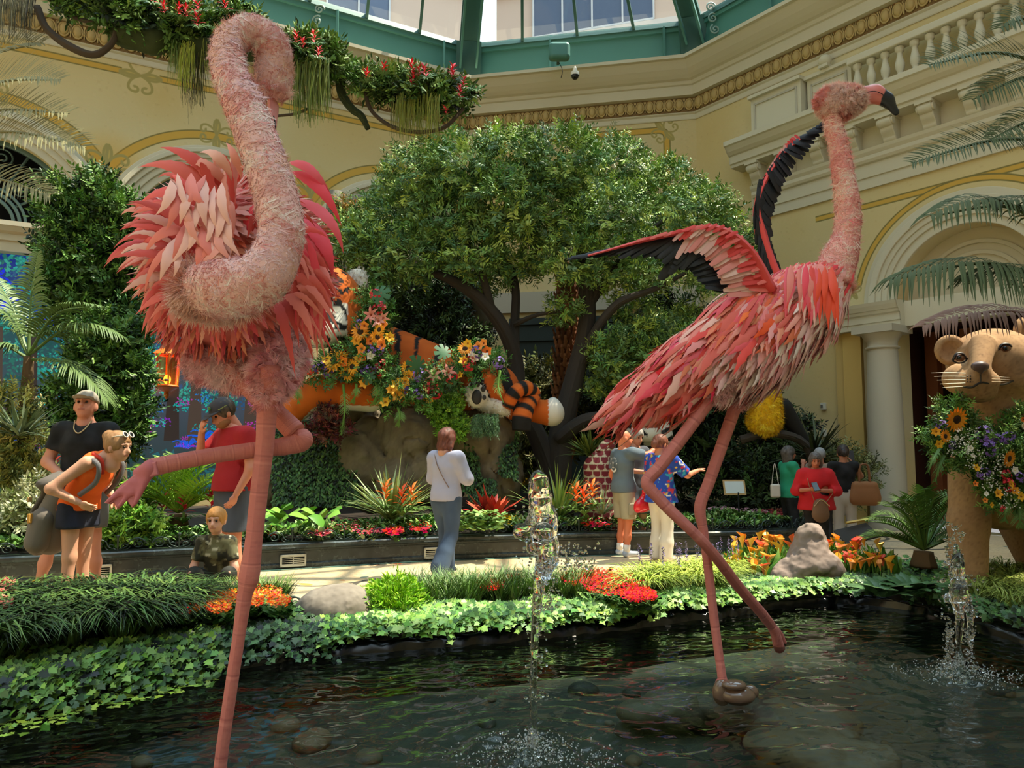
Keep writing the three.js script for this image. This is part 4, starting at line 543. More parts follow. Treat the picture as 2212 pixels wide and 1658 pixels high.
  worldPart(o, 'standing_foot', sdf([{ a: P(1560, 1478, D - 0.03), b: P(1622, 1494, D - 0.1), r1: 0.035, r2: 0.014 }, { a: P(1560, 1478, D - 0.03), b: P(1612, 1490, D + 0.05), r1: 0.035, r2: 0.014 }, { a: P(1560, 1478, D - 0.03), b: P(1545, 1492, D - 0.02), r1: 0.03, r2: 0.015 }], { cell: 0.009, k: 0.03 }), mat('#b9625f', 0.7));
  // neck, head, beak
  const np = [[1790, 615], [1812, 560], [1830, 500], [1830, 440], [1822, 380], [1813, 320], [1801, 270], [1800, 240]].map(([x, y]) => P(x, y, D)), neck = tube(np, [0.15, 0.118, 0.084, 0.08, 0.07, 0.062, 0.056, 0.056], 16, 8);
  worldPart(o, 'neck', neck, mat('#eda69c', 0.95)); downOn(o, neck, 9000, 0.06, ['#f0b0a6', '#f5c8ba', '#ea9a92', '#f7d6c6', '#f0aa9c'], 'neck_down', V(0, -0.45, 0));
  const head = sdf([{ c: P(1812, 222, D), R: [0.145, 0.11, 0.11] }, { c: P(1840, 215, D), R: [0.085, 0.085, 0.085] }], { cell: 0.015, k: 0.05 }); worldPart(o, 'head', head, mat('#e0938a', 0.95)); downOn(o, head, 2600, 0.042, ['#f0b0a4', '#f7d2c4', '#ea9a90'], 'head_down', V(-0.4, -0.1, 0));
  const bk = sdf([{ a: P(1858, 207, D), b: P(1892, 203, D), r1: M(22), r2: M(20) }, { a: P(1892, 203, D), b: P(1915, 215, D), r1: M(20), r2: M(16) }, { a: P(1915, 215, D), b: P(1935, 242, D), r1: M(15), r2: M(8) }].map((q) => ({ ...q, fn: V(0, 0, 1), flat: 0.6 })), { cell: 0.006, k: 0.02 }), t0 = P(1903, 215, D);
  paint(bk, (x, y, z) => { const s = (x - t0.x) * 0.95 + (t0.y - y) * 0.3 + 0.004 * Math.sin(y * 60); return s > 0 ? C('#1f2124') : s > -0.004 ? C('#2a2a2c') : C('#d5766a'); }); worldPart(o, 'beak', bk, mat('#ffffff', 0.35, { vertexColors: true }));
  worldPart(o, 'beak_groove', tube([P(1868, 200, D - 0.06), P(1890, 197, D - 0.055), P(1908, 204, D - 0.045)], 0.003, 4, 4), darkVoid);
  worldPart(o, 'eye', tube([P(1832, 192, D - 0.1), P(1838, 196, D - 0.103), P(1845, 193, D - 0.1)], 0.006, 5, 4), darkVoid);
  // wings: rows of feathers set along the arm
  const wing = (name, bone, rows, D0) => {
    const w = new THREE.Group(); w.name = name; o.add(w); w.position.copy(o.position).negate();
    const c = new THREE.CatmullRomCurve3(bone.map((a) => P(...a)), false, 'centripetal'); part(w, 'arm', tube(bone.map((a) => P(...a)), [0.07, 0.06, 0.045, 0.03, 0.012], 8, 6, 0.5), coralF);
    for (const [n, s0, s1, off, len, wd, dir, mats, lift] of rows) for (let i = 0; i < n; i++) { const f = i / (n - 1), s = lerp(s0, s1, f), p = c.getPointAt(clamp(s, 0, 1)), k = f * (dir.length - 1), j = Math.min(dir.length - 2, Math.floor(k)), dx = lerp(dir[j][0], dir[j + 1][0], k - j), dy = lerp(dir[j][1], dir[j + 1][1], k - j), d = V(dx, -dy, rs(0.05)).normalize(), l = px(lerp(len[0], len[1], f) * rr(0.9, 1.1), D0); const o2 = part(w, 'feather', flightGeo, pick(mats)); o2.applyMatrix4(frame(p.clone().addScaledVector(d, px(off, D0)).add(V(0, 0, lift + rs(0.012))), d.add(V(rs(0.08), rs(0.08), 0)), V(0.1, 0.3, 1), l * wd, l, l)); }
  };
  const blk = [blackFeather, mat('#22242b', 0.4), mat('#0f1013', 0.5)], pal = [paleF, mat('#e58f88', 0.7), mat('#eec4bb', 0.75)], cor = [coralF, mat('#e86f68', 0.7), mat('#d9423f', 0.7)];
  wing('near_wing', [[1665, 628, 4.78], [1615, 540, 4.72], [1550, 494, 4.68], [1440, 508, 4.66], [1270, 552, 4.64]], [
    [24, 0, 0.5, 52, [80, 75], 1.5, [[-0.9, -0.05], [-0.75, 0.35], [-0.5, 0.75]], blk, -0.03], [30, 0.42, 0.98, 12, [95, 40], 1.2, [[-0.6, 0.8], [-0.9, 0.42], [-1, 0.16]], blk, -0.02],
    [22, 0.0, 0.5, 22, [70, 52], 1.3, [[-0.95, 0.1], [-0.7, 0.5], [-0.55, 0.8]], pal, 0.01], [22, 0.0, 0.55, 4, [52, 30], 1.5, [[-0.95, 0.0], [-0.7, 0.5], [-0.7, 0.7]], [...pal, ...cor], 0.03], [22, 0.05, 0.75, -8, [34, 24], 1.6, [[-0.8, 0.3], [-0.8, 0.5], [-0.95, 0.3]], cor, 0.045]], 4.7);
  wing('far_wing', [[1692, 640, 5.25], [1650, 520, 5.3], [1638, 430, 5.3], [1690, 335, 5.28], [1780, 266, 5.25]], [
    [30, 0.42, 0.98, -6, [60, 34], 2.0, [[0.5, 0.8], [0.35, 0.5], [0.9, -0.3]], blk, 0.03], [26, 0.0, 0.55, -20, [66, 60], 2.0, [[0.1, 0.9], [-0.1, 1], [0.0, 1]], blk, 0.03], [22, 0.08, 0.5, 4, [56, 54], 1.9, [[0.2, 1], [0.3, 1], [0.3, 1]], cor, 0.02], [26, 0.38, 0.86, -16, [40, 26], 2.0, [[-0.1, 0.9], [-0.3, 0.7], [0.2, 0.2]], [...cor, paleF], 0.0]], 5.28);
}
// pebble heap under the right foot
for (const [x, y, a, b, l] of [[1556, 1507, 0.055, 0.08, 'upright brown pebble at the left of the heap under the pink foot'], [1590, 1512, 0.1, 0.06, 'largest brown pebble of the heap under the pink foot'], [1616, 1506, 0.05, 0.045, 'small brown pebble at the right of the heap under the pink foot'], [1582, 1490, 0.07, 0.03, 'flat brown pebble on top of the heap under the pink foot'], [1560, 1488, 0.05, 0.025, 'small flat pebble behind the ankle of the pink foot']]) solo('pebble', l, 'pebble', new THREE.IcosahedronGeometry(1, 3).scale(a * 1.1, b, a * 0.9).translate(...P(x, y, 4.9 + rs(0.03)).add(V(0, 0.045, 0.04)).toArray()), mat('#6f5748', 0.12, { clearcoat: 0.5 }), 'pebbles under the pink foot');
// ---------------------------------------------------------------- plants
const leaf = (w, f = 0.3, b = 0.15) => ribbon(V(0, 0, 0), V(0, 0.5, b), V(0, 1, -b * 0.6), w, V(0, 0, 1), { n: 3, fold: f, prof: (t) => Math.sin(PI * Math.pow(t * 0.96 + 0.02, 0.75)) });
const leafS = leaf(0.42), leafL = leaf(0.3, 0.25, 0.25), leafW = leaf(0.75, 0.2, 0.2);
const sprig = (n, w, sp, len) => { const L = []; for (let i = 0; i < n; i++) { const t = (i + 1) / n, s = i % 2 ? 1 : -1, d = V(s * rr(0.7, 1), rr(0.3, 0.7), rs(0.5)), k = len * rr(0.8, 1.1) * (1.1 - 0.3 * t); L.push(xf(w, frame(V(0, t * sp, rs(0.04)), i === n - 1 ? V(0, 1, 0.2) : d, V(rs(0.5), 0.6, 0.7), k, k, k))); } return merge(L); };
const sprigFine = sprig(11, leafL, 0.8, 0.36), sprigBroad = sprig(8, leafS, 0.75, 0.42);
const cube = (x, y, z) => V(x, y, z);
function foliage(parent, name, blobs, n, size, cols, geo, m, up = 0.4) {   // blobs [px, py, D, r px, depth?]; leaves lie mostly near the skin of each mass
  const vol = blobs.map((b) => b[3] * b[3]), tot = vol.reduce((a, b) => a + b), L = [];
  blobs.forEach((b, i) => { const c = P(b[0], b[1], b[2]), r = px(b[3], b[2]), k = Math.round(n * vol[i] / tot); for (let j = 0; j < k; j++) { const d = rdir(), q = r * Math.pow(R(), 0.35) * (0.8 + 0.4 * noise(d.x * 2 + i, d.y * 2, d.z * 2)); const p = c.clone().add(V(d.x * q, d.y * q * 0.85, d.z * q * (b[4] ?? 0.8))), s = size * rr(0.7, 1.3); L.push([frame(p, d.clone().add(V(rs(0.6), up + rs(0.5), rs(0.6))), rdir().add(V(0, 0.7, 0.3)), s, s, s), tint(pick(cols), 0.05, 0.02)]); } });
  return worldInst(parent, name, geo, m, L);
}
const gloss = leafMat('#ffffff', 0.45), matte = leafMat('#ffffff', 0.6);
const bark = mat('#3c352f', 0.9, { bumpMap: grain(128, (x, y) => 255 * fbm(x * 30, y * 8, 1)), bumpScale: 0.01 });
const wtube = (pts, r, sides = 9, per = 5) => tube(pts.map((a) => P(...a)), r, sides, per);
{ // broad tree in the middle
  const D = 12.7, o = thing('broad_tree', 'broad spreading tree with dark forked trunks and small glossy leaves in the middle', 'tree', P(1200, 1118, D));
  const limbs = [['trunk', [[1198, 1119, D], [1192, 1030, D], [1160, 940, D], [1122, 865, D], [1114, 780, D], [1082, 700, D - 0.2], [1020, 632, D - 0.4], [940, 590, D - 0.5], [850, 570, D - 0.5]], [0.24, 0.2, 0.16, 0.14, 0.13, 0.12, 0.1, 0.07, 0.03]], ['trunk', [[1204, 1119, D], [1204, 1030, D], [1212, 930, D], [1240, 820, D], [1266, 710, D], [1266, 610, D], [1250, 520, D], [1225, 430, D]], [0.28, 0.24, 0.2, 0.17, 0.15, 0.14, 0.11, 0.05]],
    ['branch', [[1112, 800, D], [1112, 700, D + 0.1], [1112, 610, D + 0.2], [1080, 520, D + 0.2], [1060, 430, D]], [0.09, 0.08, 0.07, 0.06, 0.03]], ['branch', [[1205, 950, D - 0.1], [1260, 910, D - 0.3], [1320, 895, D - 0.4], [1390, 860, D - 0.3]], [0.13, 0.12, 0.1, 0.08]], ['branch', [[1245, 810, D], [1285, 720, D - 0.2], [1335, 655, D - 0.4], [1410, 625, D - 0.5], [1480, 590, D - 0.5]], [0.1, 0.09, 0.07, 0.05, 0.03]], ['branch', [[1268, 660, D], [1320, 590, D], [1380, 520, D], [1440, 470, D]], [0.1, 0.08, 0.06, 0.03]], ['branch', [[1060, 665, D - 0.3], [1040, 590, D - 0.4], [1000, 510, D - 0.4], [960, 430, D - 0.3]], [0.08, 0.06, 0.05, 0.03]], ['branch', [[1112, 700, D], [1160, 680, D - 0.2], [1215, 672, D - 0.3]], [0.05, 0.035, 0.02]], ['branch', [[1250, 540, D], [1300, 450, D + 0.2], [1340, 380, D + 0.2]], [0.08, 0.05, 0.02]]];
  for (const [n, p, r] of limbs) worldPart(o, n, wtube(p, r), bark);
  const cols = ['#5f7f38', '#7a9844', '#52733a', '#93ae50', '#a8bf5c', '#6c8f52', '#5a7f50'];
  const crown = [[905, 385, 90], [990, 355, 80], [1100, 345, 85], [1215, 345, 90], [1330, 365, 85], [1430, 410, 85], [1515, 460, 80], [1575, 515, 60], [850, 470, 95], [960, 465, 95], [1080, 440, 95], [1200, 450, 100], [1320, 470, 100], [1435, 530, 85], [800, 555, 70], [885, 550, 75], [1000, 540, 80], [1120, 540, 85], [1240, 545, 80], [1330, 580, 70], [1520, 590, 50], [765, 500, 50], [1070, 600, 40], [1400, 590, 50]].map(([x, y, r]) => [x, y, D - 0.2 + rs(0.8), r * 0.86]);
  foliage(o, 'leaves', crown, 7600, 0.27, cols, sprigFine, gloss, -0.05);
  foliage(o, 'leaves', [[1215, 675, D - 0.3, 24], [1330, 770, D - 0.2, 50], [1430, 745, D - 0.3, 55], [1380, 690, D, 35], [1480, 700, D, 30], [1300, 830, D, 30]], 900, 0.28, cols, sprigFine, gloss);
}
{ // two clipped fig trees at the left
  const lab = ['tall dense green fig tree against the left piers', 'slimmer dense fig tree between palm and picture screen'], bl = [[[205, 400, 12.6, 34], [210, 455, 12.6, 60], [150, 470, 12.5, 55], [120, 420, 12.5, 40], [270, 470, 12.6, 55], [160, 545, 12.5, 75], [250, 560, 12.6, 80], [300, 540, 12.7, 50], [190, 640, 12.6, 75], [270, 650, 12.7, 60], [140, 620, 12.4, 50]], [[215, 730, 12.2, 60], [270, 730, 12.3, 50], [230, 800, 12.2, 60], [285, 800, 12.2, 40], [230, 870, 12.2, 60], [285, 880, 12.2, 45], [250, 940, 12.1, 55], [200, 780, 12, 50], [160, 850, 12, 50], [150, 920, 12, 50]]];
  bl.forEach((b, i) => { const o = thing('fig_tree', lab[i], 'tree', P(230 + i * 30, 1120, 12.5)); worldPart(o, 'trunk', wtube([[230 + i * 30, 1122, 12.5], [225 + i * 20, 800, 12.5], [215, 600 + i * 150, 12.5]], [0.12, 0.1, 0.04]), mat('#6b5c49', 0.9)); foliage(o, 'leaves', b, i ? 3000 : 4200, 0.24, ['#3a5a25', '#4a7030', '#5d8438', '#2f4a20', '#6f9444'], sprigBroad, gloss); });
}
// palms
function frondGeo(p0, p1, p2, len, n, droop, w = 0.035, vee = 0.5, twist = 0) {
  const g = [tube([p0, p0.clone().lerp(p1, 0.55).lerp(p1.clone().lerp(p2, 0.3), 0.3), p1.clone().multiplyScalar(0.5).addScaledVector(p0, 0.25).addScaledVector(p2, 0.25), p1.clone().lerp(p2, 0.6), p2].filter((q, i) => i !== 1 && i !== 3), [0.022, 0.014, 0.005], 5, 8)];
  const side = V(), T = V(), up = V();
  for (let i = 0; i < n; i++) for (const s of [-1, 1]) {
    const t = 0.16 + 0.84 * (i + R() * 0.5) / n, p = p0.clone().multiplyScalar((1 - t) * (1 - t)).addScaledVector(p1, 2 * t * (1 - t)).addScaledVector(p2, t * t);
    T.copy(p1).sub(p0).multiplyScalar(1 - t).addScaledVector(V().copy(p2).sub(p1), t).normalize(); side.crossVectors(T, V(0, 1, 0)).normalize(); if (side.lengthSq() < 0.1) side.set(1, 0, 0); side.applyAxisAngle(T, twist); up.crossVectors(side, T);
    const l = len * Math.sin(PI * clamp(0.18 + t * 0.72, 0, 1)) * rr(0.85, 1.1), d = side.clone().multiplyScalar(s).addScaledVector(T, 0.55 + 0.5 * t).addScaledVector(up, vee).add(rdir().multiplyScalar(0.08)).normalize(), q = p.clone().addScaledVector(d, l * 0.55), e = p.clone().addScaledVector(d, l).add(V(0, -droop * l, 0));
    g.push(ribbon(p, q, e, w, up, { n: 4, fold: 0.25, prof: (x) => Math.min(1, x * 5 + 0.3) * (1 - x * x * 0.92) }));
  }
  return merge(g);
}
function palm(name, label, base, trunk, fronds, m, o = {}) {
  const t = thing(name, label, o.cat ?? 'palm', base);
  if (trunk) worldPart(t, 'trunk', tube(trunk.map((a) => P(...a)), o.tr ?? [0.1, 0.07], 10, 6), o.tm ?? mat('#6a5236', 0.9));
  for (const [a, b, c, len, n, droop, vee] of fronds) worldPart(t, 'frond', frondGeo(P(...a), P(...b), P(...c), len ?? 0.4, n ?? 34, droop ?? 0.5, o.w ?? 0.03, vee ?? 0.4, o.twist ?? 0), m);
  return t;
}
const frondM = leafMat('#5d7440', 0.45), frondDry = leafMat('#8f8a66', 0.75, { specularIntensity: 0.3 }), frondDark = leafMat('#535c3c', 0.7, { specularIntensity: 0.25 }), frondPale = leafMat('#8b8f7c', 0.45), frondLime = leafMat('#7fa52f', 0.5), frondRose = leafMat('#9a7464', 0.7, { specularIntensity: 0.3 });
palm('kentia_palm', 'green feather palm with arching fronds at the left before the screens', P(50, 1165, 9.6), [[48, 1166, 9.6], [56, 900, 9.6], [62, 770, 9.6]], [[[62, 770, 9.6], [62, 640, 9.6], [82, 545, 9.7], 0.34], [[62, 765, 9.6], [110, 640, 9.3], [215, 660, 9.3], 0.4], [[64, 765, 9.6], [160, 660, 9.4], [262, 725, 9.4], 0.42, 36, 0.7], [[66, 775, 9.6], [170, 760, 9.2], [232, 865, 9.2], 0.4, 36, 0.6], [[60, 765, 9.6], [10, 620, 9.5], [-60, 690, 9.5], 0.42, 36, 0.7], [[60, 772, 9.6], [0, 710, 9.3], [-60, 790, 9.3], 0.4, 34, 0.7], [[62, 770, 9.6], [30, 640, 9.9], [-20, 590, 10], 0.36]], frondM, { tr: [0.11, 0.09, 0.06] });
palm('date_palm', 'dusty date palm whose fronds reach in at the upper left edge', V(-6.6, 0, -7.2), [[-260, 1300, 7.2], [-240, 800, 7.2], [-220, 330, 7.2]], [[[-200, 300, 7.2], [-10, 130, 7], [132, 172, 6.9], 0.42, 46, 0.15], [[-200, 270, 7.2], [-40, 80, 7.2], [92, 92, 7.2], 0.4, 44, 0.15], [[-200, 340, 7.2], [30, 240, 6.8], [186, 318, 6.8], 0.42, 48, 0.2], [[-200, 320, 7.2], [-20, 200, 7], [150, 245, 6.8], 0.4, 44, 0.15], [[-200, 380, 7.2], [-20, 360, 6.8], [110, 420, 6.8], 0.36, 40, 0.3]], frondDry, { tr: [0.2, 0.18, 0.16], w: 0.022, twist: 1.0 });
palm('date_palm', 'grey-green date palm whose fronds reach in at the upper right edge', V(4.9, 0, -6.2), [[2420, 1300, 6.22], [2400, 800, 6.22], [2380, 300, 6.22]], [[[2370, 200, 6.22], [2150, 60, 5.92], [2005, 140, 5.77], 0.37, 46, 0.2], [[2370, 220, 6.22], [2230, 110, 5.85], [2100, 215, 5.77], 0.33, 44, 0.4], [[2370, 330, 6.22], [2160, 260, 5.85], [1968, 352, 5.77], 0.31, 48, 0.2], [[2370, 120, 6.22], [2230, -20, 5.92], [2160, 60, 5.92], 0.3, 40, 0.3], [[2370, 260, 6.22], [2230, 230, 5.77], [2140, 300, 5.62], 0.3, 40, 0.4]], frondDark, { tr: [0.2, 0.18, 0.16], w: 0.018, twist: -0.9 });
palm('kentia_palm', 'large feather palm hanging over the lioness at the right edge', V(4.8, 0, -6.1), [[2420, 1300, 6.08], [2400, 1000, 6.08], [2390, 720, 6.08]], [[[2390, 700, 6.08], [2210, 330, 5.85], [2010, 465, 5.7], 0.46, 40, 0.7], [[2390, 720, 6.08], [2170, 480, 5.7], [1920, 605, 5.62], 0.46, 44, 0.9], [[2390, 690, 6.08], [2330, 380, 6.0], [2130, 440, 5.85], 0.46, 40, 0.6], [[2390, 700, 6.08], [2260, 520, 5.78], [2080, 600, 5.62], 0.42, 40, 0.9]], frondDark, { tr: [0.16, 0.12, 0.1], w: 0.03, twist: -0.5 });
palm('palm_frond', 'low pinkish dried frond just above the lioness ears', P(2330, 760, 7.6), null, [[[2390, 740, 6.4], [2170, 620, 6.08], [1990, 705, 6.0], 0.34, 40, 0.6]], frondRose, { w: 0.03, twist: -0.6 });
palm('sago_palm', 'dark green sago palm below the lioness chest', P(1995, 1215, 8.4), [[1995, 1225, 8.4], [1995, 1190, 8.4]], Array.from({ length: 15 }, (_, i) => { const a = -0.15 + 3.4 * i / 14; return [[1995, 1185, 8.4], [1995 + Math.cos(a) * 70, 1185 - Math.abs(Math.sin(a)) * 110 - 30, 8.4 + rs(0.4)], [1995 + Math.cos(a) * 135, 1160 - Math.sin(a) * 95 + rs(12), 8.2 + rs(0.5)], 0.2, 30, 0.15, 0.5]; }), leafMat('#5a7a3c', 0.35), { tr: [0.14, 0.1], w: 0.016 });
palm('sago_palm', 'bright lime sago palm behind the webbed pink foot', P(385, 1125, 9.4), [[385, 1135, 9.4], [385, 1110, 9.4]], Array.from({ length: 17 }, (_, i) => { const a = -0.3 + 3.75 * i / 16; return [[385, 1105, 9.4], [385 + Math.cos(a) * 60, 1080 - Math.abs(Math.sin(a)) * 80 - 20, 9.3 + rs(0.4)], [385 + Math.cos(a) * 128, 1075 - Math.sin(a) * 95 + rs(12), 9.2 + rs(0.4)], 0.26, 28, 0.25, 0.45]; }), frondLime, { tr: [0.12, 0.1], w: 0.022 });
{ // date palm trunk inside the middle tree, clad in cut leaf bases
  const D = 14.2, t = palm('date_palm', 'brown scaly date palm trunk rising behind the middle tree', P(1210, 1102, D), [[1208, 1103, D], [1222, 800, D], [1228, 590, D]], [[[1226, 590, D], [1180, 420, D], [1125, 320, D - 0.3], 0.36, 40, 0.2], [[1226, 590, D], [1215, 400, D], [1168, 262, D], 0.36, 42, 0.15], [[1228, 590, D], [1250, 400, D], [1330, 262, D], 0.34, 42, 0.15], [[1228, 590, D], [1280, 420, D], [1380, 330, D], 0.34, 40, 0.2], [[1228, 590, D], [1200, 430, D + 0.3], [1210, 275, D + 0.4], 0.34, 40, 0.1], [[1228, 590, D], [1350, 480, D], [1470, 385, D], 0.3, 36, 0.3]], frondDry, { tr: [0.2, 0.2, 0.24], tm: mat('#6d4429', 0.95), w: 0.022, twist: 1.2 });
  const boot = sdf([{ a: V(0, 0, 0), b: V(0, 0.16, 0.06), r1: 0.05, r2: 0.03, fn: V(0, 0, 1), flat: 0.45 }], { cell: 0.025 }), ms = ['#7a4a2c', '#8a5433', '#5e3a22', '#94603c'].map((c) => mat(c, 0.95));
  for (let r = 0; r < 21; r++) for (let k = 0; k < 7; k++) { const a = (k + (r % 2) * 0.5) / 7 * PI - PI * 0.05, c = P(1213 + r * 0.72, 985 - r * 19.5, D), q = part(t, 'leaf_base', boot, pick(ms)); q.position.copy(c.add(V(Math.cos(a) * 0.2, 0, Math.sin(a) * 0.2))).sub(t.position); q.rotation.y = PI / 2 - a; q.scale.set(1.2, 1.1, 1.2); }
}
// spiky clumps
function spiky(name, label, x, y, D, n, len, wd, cols, spread = 1, up = 0.5, cat = 'plant') {
  const o = thing(name, label, cat, P(x, y, D)), m = cols.map((c) => leafMat(c, 0.45)), G2 = m.map(() => []);
  for (let i = 0; i < n; i++) { const d = V(rs(spread), rr(up * 0.6, 1.2), rs(spread)).normalize(), l = px(len, D) * rr(0.65, 1.1), p0 = V(rs(0.05), 0, rs(0.05)), p1 = p0.clone().addScaledVector(d, l * 0.6), p2 = p0.clone().addScaledVector(d, l).add(V(0, -l * rr(0.05, 0.35) * Math.hypot(d.x, d.z), 0)); G2[i % m.length].push(ribbon(p0, p1, p2, px(wd, D), V(0, 1, 0.01).cross(d).cross(d).negate(), { n: 6, fold: 0.35, prof: (t) => (0.7 + 0.3 * Math.sin(t * 3)) * (1 - Math.pow(t, 2.5)) })); }
  G2.forEach((g, i) => part(o, 'blades', merge(g), m[i])); return o;
}
spiky('spider_yucca', 'big fountain of pale narrow blades left of the walking woman', 845, 1120, 10.3, 95, 150, 6, ['#8fa05c', '#a9b77e', '#748a48'], 1.1, 0.4);
spiky('spider_yucca', 'fountain of narrow green blades right of the water jet', 1205, 1120, 10.9, 80, 135, 6, ['#6f8a45', '#8aa05a', '#5a7538'], 0.85, 0.55);
spiky('yucca', 'round dark yucca head behind the bald man', 1275, 985, 11.6, 90, 80, 6, ['#5b6f33', '#707f3a', '#485a2a'], 1.2, 0.2);
spiky('yucca', 'grey-green fan yucca left of the man in black', 45, 940, 9.0, 60, 110, 8, ['#6f7d62', '#586a4c', '#8a9478'], 1.2, 0.2);
spiky('lily_turf', 'strappy pale green clump beside the maroon sculpture', 1300, 1110, 10.8, 40, 75, 4, ['#a5ad80', '#8d9a66'], 1.2, 0.3);
spiky('fan_palm_shrub', 'dark spiky shrub under the yellow toucan', 1760, 990, 12.6, 80, 120, 7, ['#38422a', '#2b3520', '#4a5534'], 1.2, 0.2);
spiky('yucca', 'pale spiky dracaena near the man in black', 20, 1120, 9.2, 60, 90, 5, ['#8c8f55', '#7a8450', '#a5a36a'], 1.1, 0.4);
spiky('cordyline', 'red-leaved cordyline right of the walking woman', 1063, 1118, 10.5, 34, 80, 17, ['#b4352c', '#8a2c2a', '#d0563a'], 0.9, 0.6);
// croton-like shrubs and dark masses
function shrub(name, label, blobs, n, size, cols, geo = sprigBroad, m = matte) { const b = blobs[0], o = thing(name, label, 'shrub', P(b[0], b[1] + b[3], b[2])); const b0 = P(b[0], b[1], b[2]); o.position.set(b0.x, 0.27, b0.z); worldPart(o, 'stem', tube([V(b0.x, 0.26, b0.z), b0], 0.03, 6, 3), bark); foliage(o, 'leaves', blobs, n, size, cols, geo, m); return o; }
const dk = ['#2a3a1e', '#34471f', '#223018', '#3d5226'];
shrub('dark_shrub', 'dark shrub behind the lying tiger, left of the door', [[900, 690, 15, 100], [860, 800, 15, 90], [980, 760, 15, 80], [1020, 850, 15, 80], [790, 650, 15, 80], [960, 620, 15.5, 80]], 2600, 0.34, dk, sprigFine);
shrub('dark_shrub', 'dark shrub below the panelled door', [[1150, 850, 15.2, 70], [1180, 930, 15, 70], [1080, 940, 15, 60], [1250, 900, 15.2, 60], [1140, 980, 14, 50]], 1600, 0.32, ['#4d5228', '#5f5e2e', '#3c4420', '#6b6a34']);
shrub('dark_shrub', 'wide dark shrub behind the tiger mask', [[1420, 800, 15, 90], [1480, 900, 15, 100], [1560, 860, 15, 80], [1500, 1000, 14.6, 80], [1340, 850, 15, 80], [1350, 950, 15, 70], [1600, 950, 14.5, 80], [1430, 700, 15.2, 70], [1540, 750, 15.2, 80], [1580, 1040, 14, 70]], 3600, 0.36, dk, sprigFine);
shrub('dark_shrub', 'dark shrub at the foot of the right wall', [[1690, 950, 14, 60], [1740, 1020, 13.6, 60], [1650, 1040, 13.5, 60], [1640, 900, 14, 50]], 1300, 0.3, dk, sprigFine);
shrub('pale_shrub', 'pale olive shrub behind the women by the column', [[1810, 1000, 12.8, 45], [1845, 1050, 12.8, 40], [1770, 1030, 12.8, 40], [1870, 1020, 12.9, 30]], 520, 0.22, ['#6f7344', '#8c8f58', '#565c36'], sprigFine);
shrub('croton_shrub', 'mottled yellow croton at the left edge', [[20, 880, 9.4, 45], [40, 960, 9.4, 50], [10, 1010, 9.3, 45], [70, 1030, 9.3, 40]], 700, 0.2, ['#a09a4a', '#7a8440', '#b7ae62', '#5f6e38'], sprigFine);
shrub('variegated_shrub', 'pale speckled shrub behind the grey backpack', [[70, 1085, 9.0, 40], [110, 1060, 9.1, 35], [30, 1110, 8.9, 40]], 420, 0.18, ['#b5b98c', '#8f9a62', '#cfd0ae']);
shrub('green_shrub', 'bright green shrub behind the woman in orange', [[270, 1120, 8.9, 40], [300, 1080, 9.4, 35], [250, 1150, 8.7, 30], [320, 1140, 8.9, 30]], 600, 0.16, ['#5f8f2a', '#7fae35', '#436b22', '#93bd49']);
{ // ground cover along the kerb
  const L = [], cols = ['#5f8a3a', '#79a04c', '#48702e', '#90b060', '#3c5f2a', '#a8bf84'], c = new THREE.CatmullRomCurve3(kerbPts.map(([x, z]) => V(x, 0, z)), false);
  for (let i = 0; i < 16000; i++) { const t = rr(0.12, 0.82), p = c.getPointAt(t), d = c.getTangentAt(t), off = rr(0.1, 1.5), y = 0.28 + 0.1 * fbm(p.x * 3, off * 4) * 2 + rs(0.03); const q = V(p.x + d.z * off, y, p.z - d.x * off); const s = rr(0.05, 0.1); L.push([frame(q, V(rs(1), 0.8, rr(0, 1)), V(0, 1, 0.3), s, s, s), tint(pick(cols), 0.06)]); }
  tag(inst(scene, 'ground_cover', leafW, matte, L), 'low leafy ground cover behind the scrolled edging', 'ground cover');
}
// vines over the rockwork left of the boulder
{
  const L = []; for (let i = 0; i < 7000; i++) { const x = rr(590, 775), y = rr(905, 1090), D = 12.2 - (y - 900) / 200 * 0.9 + rs(0.12), s = rr(0.05, 0.09); L.push([frame(P(x, y, D), V(rs(1), -0.6, rr(0, 1)), V(rs(0.3), 0.3, 1), s, s, s), tint(pick(['#2f4a22', '#41632c', '#253a1c', '#53743a']), 0.04)]); }
  for (let i = 0; i < 5200; i++) { const x = rr(1000, 1118), y = rr(905, 1090), D = 11.9 - (y - 900) / 200 * 0.7 + rs(0.1), s = rr(0.04, 0.07); if (noise(x * 0.02, y * 0.012) < 0.42) continue; L.push([frame(P(x, y, D), V(rs(1), -0.8, rr(0, 1)), V(rs(0.3), 0.3, 1), s, s, s), tint(pick(['#34522a', '#456b33', '#2a4222']), 0.04)]); }
  tag(inst(scene, 'creeping_vine', leafS, matte, L), 'small-leaved creeping vine over the rock base of the tiger', 'vine');
}
// bright moss-like cushions on the boulders
for (const [x, y, r, l] of [[960, 885, 38, 'bright green sedum cushion on the boulder, upper one'], [978, 925, 32, 'bright green sedum cushion on the boulder, lower one']]) { const o = thing('sedum_cushion', l, 'plant', P(x, y + r * 0.6, 11.3)); foliage(o, 'leaves', [[x, y, 11.3, r, 0.6]], 900, 0.09, ['#7fb03a', '#96c64a', '#5d8a2a'], sprigBroad, matte); }
{ const o = thing('trailing_rosemary', 'feathery drooping green plant at the tiger hind paw', 'plant', P(1050, 890, 11.3)), L = []; for (let i = 0; i < 380; i++) { const x = 1050 + rs(26), y = 890 + R() * 34, s = rr(0.12, 0.22); L.push([frame(P(x, y, 11.25 + rs(0.1)), V(rs(0.5), -1, 0.3), V(0, 0, 1), s * 0.4, s, s), tint('#5f8260', 0.08)]); } worldInst(o, 'leaves', sprigFine, matte, L); }
